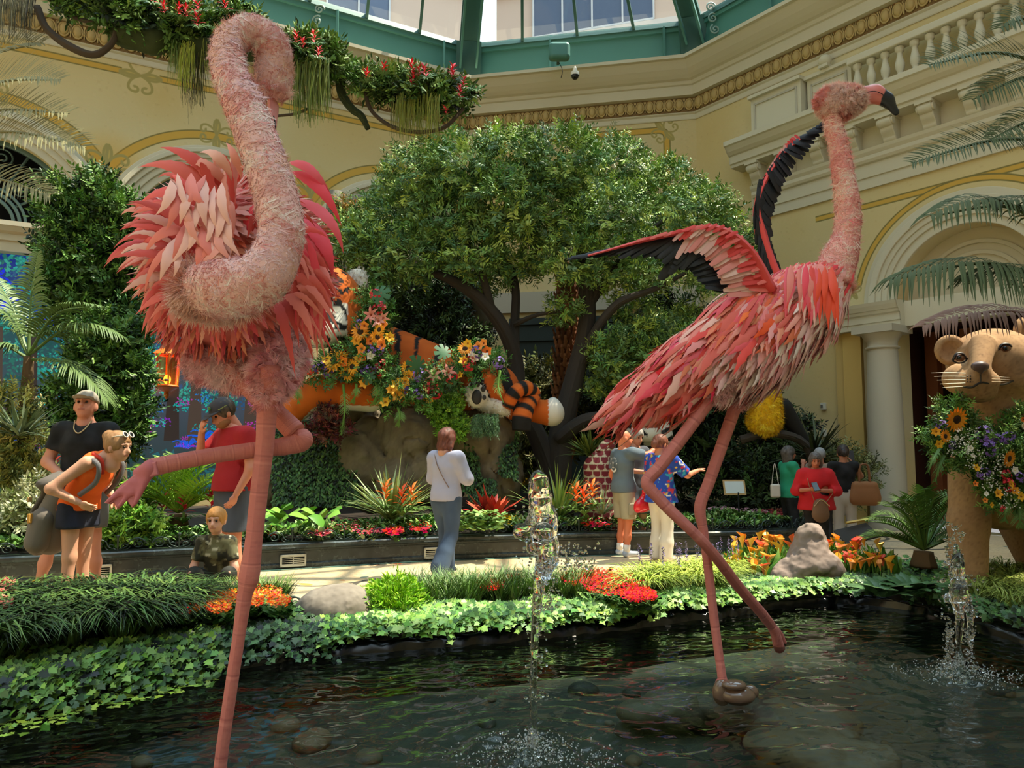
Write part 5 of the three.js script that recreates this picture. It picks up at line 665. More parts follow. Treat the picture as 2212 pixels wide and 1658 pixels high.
// big round leaves
{ const o = thing('broad_leaf_plant', 'plant with big round bright green leaves before the rockwork', 'plant', P(645, 1150, 9.9)), g = leaf(0.95, 0.12, 0.2), ms = ['#6fa33c', '#85b548', '#5a8c34'].map((c) => leafMat(c, 0.35)); for (let i = 0; i < 26; i++) { const x = 580 + R() * 130, y = 1100 + R() * 44, s = rr(0.18, 0.28), q = part(o, 'leaf', g, pick(ms)); q.applyMatrix4(frame(P(x, y, 9.7 + rs(0.3)), V(rs(1), 0.25 + R() * 0.4, 0.6), V(rs(0.3), 0.8, 0.5), s, s, s)); q.position.sub(o.position); } }
{ const o = thing('broad_leaf_plant', 'small mound of round green leaves right of the walking woman', 'plant', P(1040, 1130, 9.9)), L = []; for (let i = 0; i < 160; i++) { const s = rr(0.08, 0.15); L.push([frame(P(1035 + rs(50), 1125 + rs(20), 9.9 + rs(0.2)), V(rs(1), 0.3, 0.7), V(0, 0.8, 0.5), s, s, s), tint('#86a85a', 0.08)]); } worldInst(o, 'leaves', leaf(0.85, 0.15, 0.2), matte, L); }
// flower cushions: many small florets on leaves
const floret = (() => { const L = []; for (let i = 0; i < 4; i++) { const a = i / 4 * PI * 2; L.push(xf(leaf(0.7, 0.1, 0.05), frame(V(0, 0, 0), V(Math.cos(a), 0.35, Math.sin(a)), V(0, 1, 0), 0.5, 0.5, 0.5))); } return merge(L); })();
function cushion(name, label, spots, D, n, size, cols, leaves, cat = 'flowers', lift = 0) {   // spots [px, py, rx, ry] of flower heads
  const o = thing(name, label, cat, P(spots[0][0], spots[0][1] + spots[0][3], D)), A = [], B = [];
  for (let i = 0; i < n; i++) { const [x, y, rx, ry] = pick(spots), a = R() * 7, q = Math.sqrt(R()), s = size * rr(0.7, 1.2), py = y + Math.sin(a) * q * ry, g0 = G(x + Math.cos(a) * q * rx, py + 14, D < 8.6 ? 0.1 : 0.35); A.push([frame(V(g0.x, g0.y + lift + 0.05 + rs(0.02), g0.z), V(rs(0.4), 1, rs(0.3) + 0.3), rdir(), s, s, s), tint(pick(cols), 0.05)]); }
  for (let i = 0; i < n * 0.7; i++) { const [x, y, rx, ry] = pick(spots), a = R() * 7, q = Math.sqrt(R()) * 1.1, s = rr(0.05, 0.09), g0 = G(x + Math.cos(a) * q * rx, y + Math.sin(a) * q * ry + 18, D < 8.6 ? 0.05 : 0.3); B.push([frame(V(g0.x, g0.y + lift + rs(0.03), g0.z), V(rs(1), 0.6, rr(0, 1)), V(0, 1, 0.4), s, s, s), tint(pick(leaves), 0.05)]); }
  worldInst(o, 'florets', floret, mat('#ffffff', 0.9, { specularIntensity: 0.2 }), A); worldInst(o, 'leaves', leafW, matte, B); return o;
}
const gl = ['#4f7a34', '#6a9444', '#3d6128'];
cushion('kalanchoe_bed', 'orange-red kalanchoe cluster left of the standing pink leg', [[440, 1325, 55, 22], [400, 1345, 30, 16], [470, 1345, 30, 14], [500, 1320, 30, 12]], 6, 1500, 0.022, ['#f04a18', '#ff5a1c', '#e8a23a', '#f7701f'], gl, 'flowers', 0.12);
cushion('kalanchoe_bed', 'orange-red kalanchoe cluster between pink leg and rounded boulder', [[565, 1308, 42, 14], [600, 1330, 28, 14], [545, 1330, 25, 14]], 6, 1000, 0.022, ['#f04a18', '#ff5a1c', '#eeb04a', '#f7701f'], gl, 'flowers', 0.12);
cushion('kalanchoe_bed', 'small scarlet kalanchoe cluster before the walking woman', [[1058, 1272, 34, 14], [1105, 1258, 25, 6]], 7, 700, 0.022, ['#d01008', '#dc1c0e', '#b80c08'], gl, 'flowers', 0.06);
cushion('kalanchoe_bed', 'large scarlet kalanchoe bed right of the water jet', [[1290, 1250, 78, 16], [1330, 1275, 70, 22], [1380, 1295, 40, 14], [1250, 1258, 40, 14]], 7, 3600, 0.022, ['#d01008', '#dc1c0e', '#b80c08', '#e02814'], gl, 'flowers', 0.05);
cushion('begonia_bed', 'pink-red begonias before the pale fountain of blades', [[740, 1128, 60, 14], [790, 1135, 40, 12], [690, 1140, 30, 10]], 9.6, 1000, 0.032, ['#d8405a', '#e05a60', '#c83048', '#e88a78'], ['#7d9458', '#9aa878', '#5f7d42']);
cushion('begonia_bed', 'scarlet flowers right of the standing pink leg', [[588, 1138, 22, 10]], 9.6, 200, 0.05, ['#ee3a1c', '#f5502a'], gl);
cushion('marigold_bed', 'yellow marigolds behind the low water jet', [[1095, 1116, 34, 12]], 10, 300, 0.055, ['#f5c21a', '#ffcf2e', '#e8a813'], gl);
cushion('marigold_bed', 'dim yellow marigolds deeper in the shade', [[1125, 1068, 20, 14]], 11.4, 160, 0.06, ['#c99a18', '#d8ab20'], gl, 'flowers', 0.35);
cushion('pink_flower_bed', 'pale pink flower carpet in the shade beyond the kerb', [[1600, 1098, 60, 8], [1560, 1092, 30, 6]], 11.5, 420, 0.05, ['#c99aa6', '#d8b0b8', '#b07a8c'], gl);
cushion('red_leaf_bed', 'dark red leaf carpet beside the pink flowers', [[1680, 1102, 40, 10]], 11.5, 260, 0.06, ['#7a2a2c', '#8f3a38'], gl);
cushion('poinsettia_bed', 'bright red leaves right of the orange bromeliads', [[1285, 1118, 36, 12]], 10.2, 190, 0.09, ['#d81f24', '#e8322c', '#b8161c'], gl);
cushion('poinsettia_bed', 'bright red leaves left of the walking woman', [[905, 1130, 24, 14], [850, 1140, 20, 8]], 9.9, 170, 0.08, ['#d81f24', '#e8322c', '#b8161c'], gl);
cushion('coral_flower_bush', 'coral pink flowers at the lower left edge', [[5, 1325, 26, 20], [0, 1370, 20, 16]], 5.6, 240, 0.06, ['#d8806a', '#e09a80', '#c86a58'], ['#8a6a50', '#6f7a44'], 'flowers', 0.2);
// bromeliads
const brom = (() => { const L = []; for (let i = 0; i < 11; i++) { const a = i * 2.4, u = 0.3 + i * 0.09; L.push(xf(leafL, frame(V(0, 0.02 * i, 0), V(Math.cos(a), u, Math.sin(a)), V(0, 1, 0), 0.16, 0.16, 0.16))); } return merge(L); })(), bromBase = (() => { const L = []; for (let i = 0; i < 12; i++) { const a = i * 2.4; L.push(ribbon(V(0, 0, 0), V(Math.cos(a) * 0.14, 0.14, Math.sin(a) * 0.14), V(Math.cos(a) * 0.3, 0.06, Math.sin(a) * 0.3), 0.04, V(0, 1, 0), { n: 5 })); } return merge(L); })();
for (const [x, y, D, c, l] of [[1245, 1092, 10.5, '#f06a1c', 'leftmost orange bromeliad beside the water jet'], [1262, 1098, 10.4, '#f5581a', 'second orange bromeliad beside the water jet'], [1280, 1085, 10.6, '#f07a22', 'rightmost orange bromeliad beside the bald man'], [832, 1090, 10, '#f0701c', 'orange bromeliad in front of the pale blade fountain'], [868, 1100, 9.9, '#ee5a1c', 'orange bromeliad nearest the walking woman'], [890, 1096, 10, '#f2802a', 'small orange bromeliad by the walking woman'], [350, 1118, 9.3, '#d8283c', 'red bromeliad left of three under the lime palm'], [396, 1116, 9.3, '#c8243a', 'red bromeliad in the middle under the lime palm'], [455, 1108, 9.3, '#e02a48', 'red bromeliad beside the man in the red shirt'], [112, 1045, 9.2, '#e8402c', 'red bromeliad behind the man in black']]) { const o = thing('bromeliad', l, 'flower', P(x, y + 14, D)); part(o, 'bract', brom, mat(c, 0.5, {}), V(0, 0.12, 0)); part(o, 'leaves', bromBase, leafMat('#5a7a3a', 0.4)); part(o, 'stem', tube([V(0, 0, 0), V(0, 0.14, 0)], 0.015, 6, 1), leafMat('#7a9a4a')); }
// ---------------------------------------------------------------- the near bed
const bedCurve = new THREE.CatmullRomCurve3(bedLine.map(([x, z]) => V(x, 0, z)), false), pondCurve = new THREE.CatmullRomCurve3(bedA.map(([x, z]) => V(x, 0, z)), false);
const bedAt = (t, f) => { const a = pondCurve.getPoint(t), b = bedCurve.getPoint(t); return a.lerp(b, f); };   // f 0 at the water, 1 at the path
const blade = ribbon(V(0, 0, 0), V(0, 0.8, 0.12), V(0, 0.62, 0.72), 0.034, V(0, 0, 1), { n: 5, fold: 0.2, prof: (t) => 1 - t * t * 0.95 }), blade2 = ribbon(V(0, 0, 0), V(0, 0.65, 0.05), V(0, 1.0, 0.3), 0.035, V(0, 0, 1), { n: 5, fold: 0.2, prof: (t) => 1 - t * t * 0.95 });
const bladeStripe = (() => { const g = blade.clone(), p = g.attributes.position, c = []; for (let i = 0; i < p.count; i++) c.push(...(i % 3 === 1 ? [0.35, 0.5, 0.12] : [0.85, 0.85, 0.5])); g.setAttribute('color', new THREE.Float32BufferAttribute(c, 3)); return g; })();
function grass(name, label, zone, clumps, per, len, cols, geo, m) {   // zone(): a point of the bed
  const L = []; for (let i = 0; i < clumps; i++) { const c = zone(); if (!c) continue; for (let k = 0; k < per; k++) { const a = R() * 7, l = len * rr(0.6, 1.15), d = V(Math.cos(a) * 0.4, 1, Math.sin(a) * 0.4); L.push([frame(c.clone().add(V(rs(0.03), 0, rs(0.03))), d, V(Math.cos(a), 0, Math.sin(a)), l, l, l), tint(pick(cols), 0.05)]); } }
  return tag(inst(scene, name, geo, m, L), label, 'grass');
}
const pxOf = (p) => CX + F * p.x / (-p.z * cp + (p.y - EYE) * sp);
const zone = (x0, x1, f0, f1, y = 0.05) => () => { for (let i = 0; i < 80; i++) { const p = bedAt(R(), rr(f0, f1)), u = pxOf(p); if (u > x0 && u < x1) { p.y = y; return p; } } };
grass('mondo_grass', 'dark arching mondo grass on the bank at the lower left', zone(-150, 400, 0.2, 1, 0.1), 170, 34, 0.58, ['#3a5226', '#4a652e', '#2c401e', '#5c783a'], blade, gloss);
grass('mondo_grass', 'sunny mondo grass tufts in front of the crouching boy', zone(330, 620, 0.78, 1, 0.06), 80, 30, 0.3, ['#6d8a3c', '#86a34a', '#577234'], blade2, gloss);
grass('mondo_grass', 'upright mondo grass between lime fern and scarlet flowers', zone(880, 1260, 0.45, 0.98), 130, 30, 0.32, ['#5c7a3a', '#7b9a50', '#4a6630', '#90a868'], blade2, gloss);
grass('striped_lilyturf', 'yellow-striped lilyturf mound between the pink legs', zone(1375, 1570, 0.3, 0.98), 84, 34, 0.44, ['#c9d47a', '#e0e49a', '#b4c560'], bladeStripe, leafMat('#ffffff', 0.5, { vertexColors: true }));
grass('striped_lilyturf', 'pale lilyturf at the lower right edge', zone(2100, 2400, 0.1, 0.8), 70, 30, 0.36, ['#a9b06a', '#c0c48a', '#8f9a58'], bladeStripe, leafMat('#ffffff', 0.5, { vertexColors: true }));
{ const L = []; for (let i = 0; i < 26; i++) { const p = zone(1380, 1600, 0.4, 1)(); for (let k = 0; k < 16; k++) { const s = 0.022; L.push([frame(V(p.x + rs(0.012), 0.3 + k * 0.011, p.z + rs(0.012)), rdir().add(V(0, 0.6, 0)), rdir(), s, s, s), tint('#7a6a9a', 0.07)]); } } tag(inst(scene, 'lilyturf_flower_spikes', floret, mat('#ffffff', 0.7), L), 'violet flower spikes standing above the striped lilyturf', 'flowers'); }
const ivyLeaf = (() => { const s = new THREE.Shape(); [[0, 0], [0.32, 0.08], [0.22, 0.28], [0.5, 0.42], [0.26, 0.52], [0.0, 0.98], [-0.26, 0.52], [-0.5, 0.42], [-0.22, 0.28], [-0.32, 0.08]].forEach(([x, y], i) => s[i ? 'lineTo' : 'moveTo'](x, y)); const g = new THREE.ShapeGeometry(s); const p = g.attributes.position; for (let i = 0; i < p.count; i++) p.setZ(i, 0.12 * Math.abs(p.getX(i)) - 0.08 * p.getY(i)); g.computeVertexNormals(); return g; })();
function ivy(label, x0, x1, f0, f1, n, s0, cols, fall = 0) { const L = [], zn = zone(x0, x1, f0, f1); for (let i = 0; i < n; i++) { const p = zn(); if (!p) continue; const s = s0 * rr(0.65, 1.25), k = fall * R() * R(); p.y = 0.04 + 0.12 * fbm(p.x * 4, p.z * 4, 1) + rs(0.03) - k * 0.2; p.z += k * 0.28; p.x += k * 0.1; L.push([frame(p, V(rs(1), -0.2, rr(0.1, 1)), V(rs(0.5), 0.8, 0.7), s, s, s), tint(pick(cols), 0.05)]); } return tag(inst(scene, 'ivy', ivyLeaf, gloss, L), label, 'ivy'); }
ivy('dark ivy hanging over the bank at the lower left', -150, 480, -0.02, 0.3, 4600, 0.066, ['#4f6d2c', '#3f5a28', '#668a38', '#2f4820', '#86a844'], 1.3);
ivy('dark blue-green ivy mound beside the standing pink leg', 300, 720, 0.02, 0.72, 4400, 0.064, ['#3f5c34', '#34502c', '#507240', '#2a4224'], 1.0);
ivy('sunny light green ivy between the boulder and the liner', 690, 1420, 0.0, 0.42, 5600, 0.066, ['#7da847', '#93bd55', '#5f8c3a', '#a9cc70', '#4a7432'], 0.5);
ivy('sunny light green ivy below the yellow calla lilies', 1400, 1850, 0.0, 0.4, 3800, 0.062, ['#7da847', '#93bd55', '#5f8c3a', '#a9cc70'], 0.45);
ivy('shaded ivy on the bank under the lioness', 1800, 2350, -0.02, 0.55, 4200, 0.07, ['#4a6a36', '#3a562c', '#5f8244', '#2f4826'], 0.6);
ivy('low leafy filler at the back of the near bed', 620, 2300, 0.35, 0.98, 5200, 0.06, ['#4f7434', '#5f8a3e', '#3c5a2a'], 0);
{ const L = [], zn = zone(-100, 480, -0.12, -0.02); for (let i = 0; i < 240; i++) { const p = zn(); if (!p) continue; p.y = WATER + 0.012; p.z += rr(0, 0.25); const s = rr(0.03, 0.07); L.push([frame(p, V(rs(1), 0.05, rs(1)), V(0, 1, 0), s, s, s), tint(pick(['#93a83a', '#a9bc48', '#7a9434']), 0.06)]); } tag(inst(scene, 'floating_ivy_leaves', ivyLeaf, gloss, L), 'yellow-green ivy leaves trailing on the water at the lower left', 'ivy'); }
{ // asparagus fern
  const o = thing('asparagus_fern', 'lime green feathery fern beside the rounded boulder', 'fern', G(850, 1330, 0.03)), L = [], thin = leaf(0.08, 0, 0.05); for (let i = 0; i < 5200; i++) { const d = rdir(); d.y = Math.abs(d.y); const q = Math.pow(R(), 0.4) * (0.75 + 0.5 * noise(d.x * 3 + 5, d.y * 3, d.z * 3)); const s = rr(0.03, 0.07); L.push([frame(V(d.x * 0.29 * q, 0.03 + d.y * 0.3 * q, d.z * 0.22 * q), d.clone().add(rdir().multiplyScalar(0.9)), rdir(), s * 3, s, s), tint(pick(['#8fbf2a', '#a8d63a', '#74a422', '#bfe04e']), 0.05)]); } inst(o, 'needles', thin, matte, L); part(o, 'stem', tube([V(0, -0.03, 0), V(0.02, 0.2, 0)], 0.01, 5, 2), leafMat('#5a7a2a')); }
// hostas at the right
for (const [x, y, l] of [[1905, 1268, 'hosta with broad folded leaves left of the lioness leg'], [1975, 1262, 'hosta with broad folded leaves nearest the lioness leg']]) { const p = G(x, y + 30, 0.04), o = thing('hosta', l, 'plant', p); for (let i = 0; i < 26; i++) { const a = i * 2.4, s = rr(0.2, 0.3), q = part(o, 'leaf', leaf(0.6, 0.25, 0.25), pick([leafMat('#41603a', 0.4), leafMat('#4d7042', 0.4)])); q.applyMatrix4(frame(V(Math.cos(a) * 0.05, 0.05, Math.sin(a) * 0.05), V(Math.cos(a), rr(0.3, 0.9), Math.sin(a)), V(-Math.cos(a) * 0.3, 1, -Math.sin(a) * 0.3), s, s, s)); } }
// boulders
const rockTone = (a, b, c) => (x, y, z) => { const k = fbm(x * 7, y * 7, z * 7), j = fbm(x * 40, y * 40, z * 40, 2); return C(a).lerp(C(b), clamp(k * 1.6 - 0.3, 0, 1)).lerp(C(c), j * j * 0.6); };
{ const r1 = sdf([{ c: V(0, 0.1, 0), R: [0.3, 0.2, 0.22] }, { c: V(0.12, 0.1, -0.04), R: [0.22, 0.2, 0.2] }], { cell: 0.014, k: 0.08, warp: (x, y, z) => 0.03 * (fbm(x * 9, y * 9, z * 9) - 0.5) + 0.008 * (fbm(x * 50, y * 50, z * 50, 2) - 0.5), color: rockTone('#a89a8c', '#8b7d70', '#6b5f55') }); const p = G(715, 1345, 0.0), o = solo('boulder', 'rounded grey boulder in the near bed right of the orange flowers', 'rock', r1, mat('#ffffff', 0.9, { vertexColors: true })); o.position.copy(p); }
{ const r2 = sdf([{ a: V(0.06, 0.1, 0), b: V(0.1, 0.4, -0.04), r1: 0.26, r2: 0.15 }, { a: V(-0.2, 0.02, 0.02), b: V(0.2, 0.1, 0), r1: 0.15, r2: 0.2 }, { c: V(0.02, 0.02, 0.32), R: [0.24, 0.13, 0.16], sub: true, k: 0.06 }], { cell: 0.014, k: 0.06, warp: (x, y, z) => 0.09 * (fbm(x * 5, y * 5, z * 5) - 0.5) + 0.035 * (fbm(x * 22, y * 22, z * 22, 3) - 0.5), color: rockTone('#a18d80', '#86736a', '#6a5a52') }).scale(1.1, 1.1, 1.1); const p = V(3.08, 0.03, -8.15), o = solo('boulder', 'pointed pinkish-brown boulder among the calla lilies', 'rock', r2, mat('#ffffff', 0.85, { vertexColors: true })); o.position.copy(p); }
// calla lilies: each a stem, a rolled spathe and a spadix
{
  const spathe = (() => { const pos = [], idx = []; for (let i = 0; i <= 6; i++) for (let j = 0; j <= 14; j++) { const t = i / 6, a = j / 14 * PI * 2 * 0.98, tip = Math.max(0, Math.cos(a)), r = 0.012 + 0.05 * Math.pow(t, 1.6) * (1 + 0.5 * tip), y = 0.16 * t + 0.05 * tip * t * t; pos.push(Math.sin(a) * r * 0.85, y + (t > 0.8 ? -0.014 : 0), Math.cos(a) * r * (1 + 0.5 * tip * t)); } for (let i = 0; i < 6; i++) for (let j = 0; j < 14; j++) { const a = i * 15 + j; idx.push(a, a + 1, a + 15, a + 1, a + 16, a + 15); } return geoFrom(pos, idx); })();
  const spadix = tube([V(0, 0.03, 0), V(0, 0.12, 0.008)], [0.007, 0.005], 6, 2), stem = tube([V(0, -0.32, 0), V(0.01, -0.15, 0), V(0, 0.01, 0)], 0.007, 5, 2), ms = ['#f2a12a', '#f0b83a', '#ee8a2c', '#f5c65a', '#e8704a', '#e8604e', '#f2a860'].map((c) => mat(c, 0.45)), sm2 = leafMat('#6f9a3c'), sd = mat('#d99a1c', 0.7);
  const spots = []; for (let i = 0; i < 124; i++) { let x, y; if (i < 70) { x = rr(1572, 1720); y = rr(1168, 1245); if (x > 1660 && y > 1200 + (1720 - x) * 0.2) continue; } else { x = rr(1752, 1928); y = rr(1170, 1235) + (x - 1752) * 0.05; } spots.push([x, y]); }
  const rank = spots.sort((a, b) => a[0] - b[0]);
  rank.forEach(([x, y], i) => { const side = x < 1735 ? 'left of' : 'right of', p = P(x, y, 7.9 + (1245 - y) / 77 * 1.1 + rs(0.1)), o = thing('calla_lily', `yellow-orange calla lily ${side} the pointed boulder, ${ordinal((x < 1735 ? i : i - rank.filter((q) => q[0] < 1735).length) + 1)} from the left`, 'flower', p, 'calla lilies ' + side + ' the pointed boulder'); o.rotation.set(rs(0.2), R() * 7, rs(0.2)); const m = pick(ms); part(o, 'spathe', spathe, m); part(o, 'spadix', spadix, sd); part(o, 'stem', stem, sm2); o.scale.setScalar(rr(0.52, 0.7)); });
  const L = []; for (let i = 0; i < 700; i++) { const [x, y] = pick(rank), s = rr(0.2, 0.34), p = P(x + rs(12), y + 35 + rs(10), 8.1 + (1245 - y) / 77 * 1.1); p.y = Math.max(0.02, p.y - 0.12); L.push([frame(p, V(rs(0.5), 1, rs(0.5)), rdir(), s * 0.8, s, s), tint(pick(['#5a8a34', '#6f9f3e', '#487428', '#8ab04e']), 0.05)]); } tag(inst(scene, 'calla_leaves', leafL, matte, L), 'green arrow leaves of the calla lilies', 'leaves');
}
// ---------------------------------------------------------------- rockwork, logs, door behind the trees
{
  const g = sdf([[700, 990, 12.6, 0.75, 0.85], [620, 1010, 12.8, 0.6, 0.7], [800, 1000, 12.1, 0.55, 0.75], [890, 950, 12.0, 0.62, 0.62], [940, 1030, 11.9, 0.6, 0.5], [870, 1040, 11.8, 0.45, 0.4], [1040, 950, 12.1, 0.55, 0.6], [1075, 1030, 12.1, 0.42, 0.6], [760, 900, 12.6, 0.5, 0.4]].map(([x, y, D, a, b]) => ({ c: P(x, y, D), R: [a, b, 0.55] })), { cell: 0.036, k: 0.05, warp: (x, y, z) => { const c = Math.abs(fbm(x * 1.6, y * 1.6, z * 1.6, 2) - 0.5); return 0.2 * (fbm(x * 2.4, y * 2.4, z * 2.4) - 0.5) + 0.07 * (fbm(x * 9, y * 9, z * 9, 2) - 0.5) + (c < 0.03 ? 0.07 * (1 - c / 0.03) : 0); }, color: rockTone('#8d8069', '#6c604c', '#4d4436') });
  solo('rock_pedestal', 'cluster of big brown boulders under the lying tiger', 'rock', g, mat('#ffffff', 0.95, { vertexColors: true }));
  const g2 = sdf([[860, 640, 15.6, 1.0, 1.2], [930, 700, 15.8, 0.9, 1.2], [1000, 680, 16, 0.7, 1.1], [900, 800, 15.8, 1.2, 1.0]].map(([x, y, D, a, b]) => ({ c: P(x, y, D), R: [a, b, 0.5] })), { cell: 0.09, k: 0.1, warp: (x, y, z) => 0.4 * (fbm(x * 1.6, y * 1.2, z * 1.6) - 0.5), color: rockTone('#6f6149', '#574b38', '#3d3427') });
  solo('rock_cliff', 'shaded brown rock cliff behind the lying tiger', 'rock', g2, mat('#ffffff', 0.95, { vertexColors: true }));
  const lg = [tube([V(0, 0, 0), V(0, 1, 0), V(0.02, 2, 0)], [0.2, 0.19, 0.17], 12, 3), tube([V(0, 0, 0), V(-0.03, 1, 0), V(0, 1.9, 0)], [0.18, 0.18, 0.13], 12, 3)], ms = ['#7d7a70', '#6b665c', '#8f8b80'].map((c) => mat(c, 0.95, { bumpMap: grain(64, (x) => 255 * fbm(x * 40, 1)), bumpScale: 0.02 }));
  [[722, 415], [745, 408], [768, 425], [790, 440], [812, 452], [838, 462]].forEach(([x, y], i) => { const D = 15.2 + i * 0.1, p = P(x, y, D), o = solo('weathered_log', `${ordinal(i + 1)} upright grey log from the left beside the pink plumes`, 'log', lg[i % 2], pick(ms), 'upright grey logs'); o.position.copy(p).add(V(0, -2, 0)); });
  const o = thing('tower_planting', 'orange and green planting at the foot of the grey logs', 'plants', P(770, 500, 14.8)); foliage(o, 'leaves', [[745, 450, 14.9, 22], [775, 465, 14.9, 26], [810, 475, 14.9, 24], [740, 500, 14.8, 36], [790, 520, 14.8, 36]], 800, 0.2, ['#a8782c', '#8da048', '#6f9040', '#b88a3a', '#55763a'], sprigFine, matte);
  // dark panelled door in the back wall
  const d = struct('door_1', null); tag(d, 'dark green panelled door with scroll reliefs behind the palm trunk', undefined, undefined, 'structure'); d.applyMatrix4(BW.m); const dm = mat('#27332f', 0.7);
  part(d, 'leaf', box(3.0, 4.6, 0.1, 2.6, 2.3, 0.08), dm); for (const y of [1.55, 2.2, 3.7, 4.1, 4.5]) part(d, 'rail', box(3.0, 0.14, 0.06, 2.6, y, 0.15), dm); for (const x of [1.7, 2.6, 3.5]) for (const k of [-1, 1]) for (const v of [2.65, 3.25]) { const s = part(d, 'scroll_relief', scrollGeo, dm, V(x + k * 0.22, v, 0.15)); s.scale.setScalar(0.9); s.rotation.z = k; }
  part(d, 'panel', box(2.6, 1.2, 0.03, 2.6, 0.75, 0.14), dm); part(wb, 'string_course', inWall(box(BW.l, 0.5, 0.1, BW.l / 2, 5.0, 0.05), BW), stoneGrey);
}
// ---------------------------------------------------------------- flowers for the garlands
const petalRing = (n, w, len, up, curve = 0.05) => { const L = []; for (let i = 0; i < n; i++) { const a = i / n * PI * 2 + rs(0.08); L.push(xf(leaf(w, 0.15, curve), frame(V(0, 0, 0), V(Math.cos(a), Math.sin(a), up), V(0, 0, 1), len, len, len))); } return merge(L); };
const FL = {
  sunflower: { p: merge([petalRing(17, 0.32, 1, 0.15), petalRing(15, 0.32, 0.85, 0.35)]), c: new THREE.SphereGeometry(0.36, 14, 8).scale(1, 1, 0.45).translate(0, 0, 0.06), pc: ['#f5a81c', '#f29a14'], cc: '#3a2413', d: 'sunflower' },
  cosmos: { p: petalRing(6, 0.75, 1, 0.4, 0.15), c: new THREE.SphereGeometry(0.18, 8, 6).translate(0, 0, 0.12), pc: ['#f2b51e', '#f0a418'], cc: '#a8650f', d: 'yellow six-petalled flower' },
  poppy: { p: petalRing(5, 1.0, 1, 0.7, 0.25), c: new THREE.SphereGeometry(0.22, 8, 6).translate(0, 0, 0.15), pc: ['#ee7a1e', '#f08c2a'], cc: '#7a3410', d: 'orange cup flower' },
  rose: { p: merge([petalRing(5, 1.1, 0.9, 0.8, 0.4), petalRing(4, 1.1, 0.6, 1.3, 0.4)]), c: new THREE.SphereGeometry(0.25, 8, 6).translate(0, 0, 0.2), pc: ['#eee6dc', '#f2ece2'], cc: '#e6d9b0', d: 'white flower' },
  lily: { p: petalRing(6, 0.36, 1.15, 0.35, 0.35), c: new THREE.SphereGeometry(0.12, 6, 5).translate(0, 0, 0.2), pc: ['#d98478', '#e0988a'], cc: '#a84a2a', d: 'pink lily' },
};
const clusterGeo = (() => { const L = []; for (let i = 0; i < 26; i++) { const d = rdir(); L.push(xf(floret, frame(V(d.x * 0.7, d.y * 0.9, d.z * 0.5), d.clone().add(V(0, 0, 0.5)), rdir(), 0.5, 0.5, 0.5))); } return merge(L); })();
for (const [k, c, dd] of [['red', ['#c8182c', '#d8243a', '#b81428'], 'crimson flower cluster'], ['violet', ['#6a4a9a', '#7d5ab0', '#583c86'], 'violet flower cluster'], ['scarlet', ['#ee3a1a', '#f04a28'], 'scarlet flower cluster']]) FL[k] = { p: clusterGeo, pc: c, d: dd };
const monstera = (() => { const s = new THREE.Shape(); s.moveTo(0, 0); for (let i = 0; i <= 40; i++) { const a = -PI / 2 + 0.2 + (PI * 2 - 0.4) * i / 40, r = 0.5 * (1 + 0.25 * Math.sin(a)) * (i % 5 === 2 ? 0.45 : 1); s.lineTo(Math.cos(a) * r, 0.45 + Math.sin(a) * r); } const g = new THREE.ShapeGeometry(s); const p = g.attributes.position; for (let i = 0; i < p.count; i++) p.setZ(i, -0.25 * p.getX(i) ** 2); g.computeVertexNormals(); return g; })();
FL.monstera = { p: monstera, pc: ['#2f5a3a', '#3a6a44'], d: 'cut-edged monstera leaf' };
const matCache = new Map(), cm = (c, r = 0.55) => { const k = c + r; if (!matCache.has(k)) matCache.set(k, mat(c, r)); return matCache.get(k); };
function flowers(where, rows, D, s0) {   // rows [type, [[x, y, size px]...]]
  for (const [type, list] of rows) { const f = FL[type]; list.sort((a, b) => a[0] - b[0]).forEach(([x, y, r, dz], i) => {
    const o = thing(type === 'monstera' ? 'monstera_leaf' : type === 'sunflower' ? 'sunflower' : 'flower', list.length > 1 ? `${f.d} on ${where}, ${ordinal(i + 1)} from the left` : `${f.d} on ${where}`, type === 'monstera' ? 'leaf' : 'flower', P(x, y, D + (dz ?? 0) + rs(0.04)), `${f.d}s on ${where}`);
    o.rotation.set(rs(0.35) - 0.1, rs(0.5), R() * 7); o.scale.setScalar(px(r, D) * s0); part(o, 'petals', f.p, cm(pick(f.pc))); if (f.c) part(o, 'centre', f.c, cm(f.cc, 0.9)); }); }
}
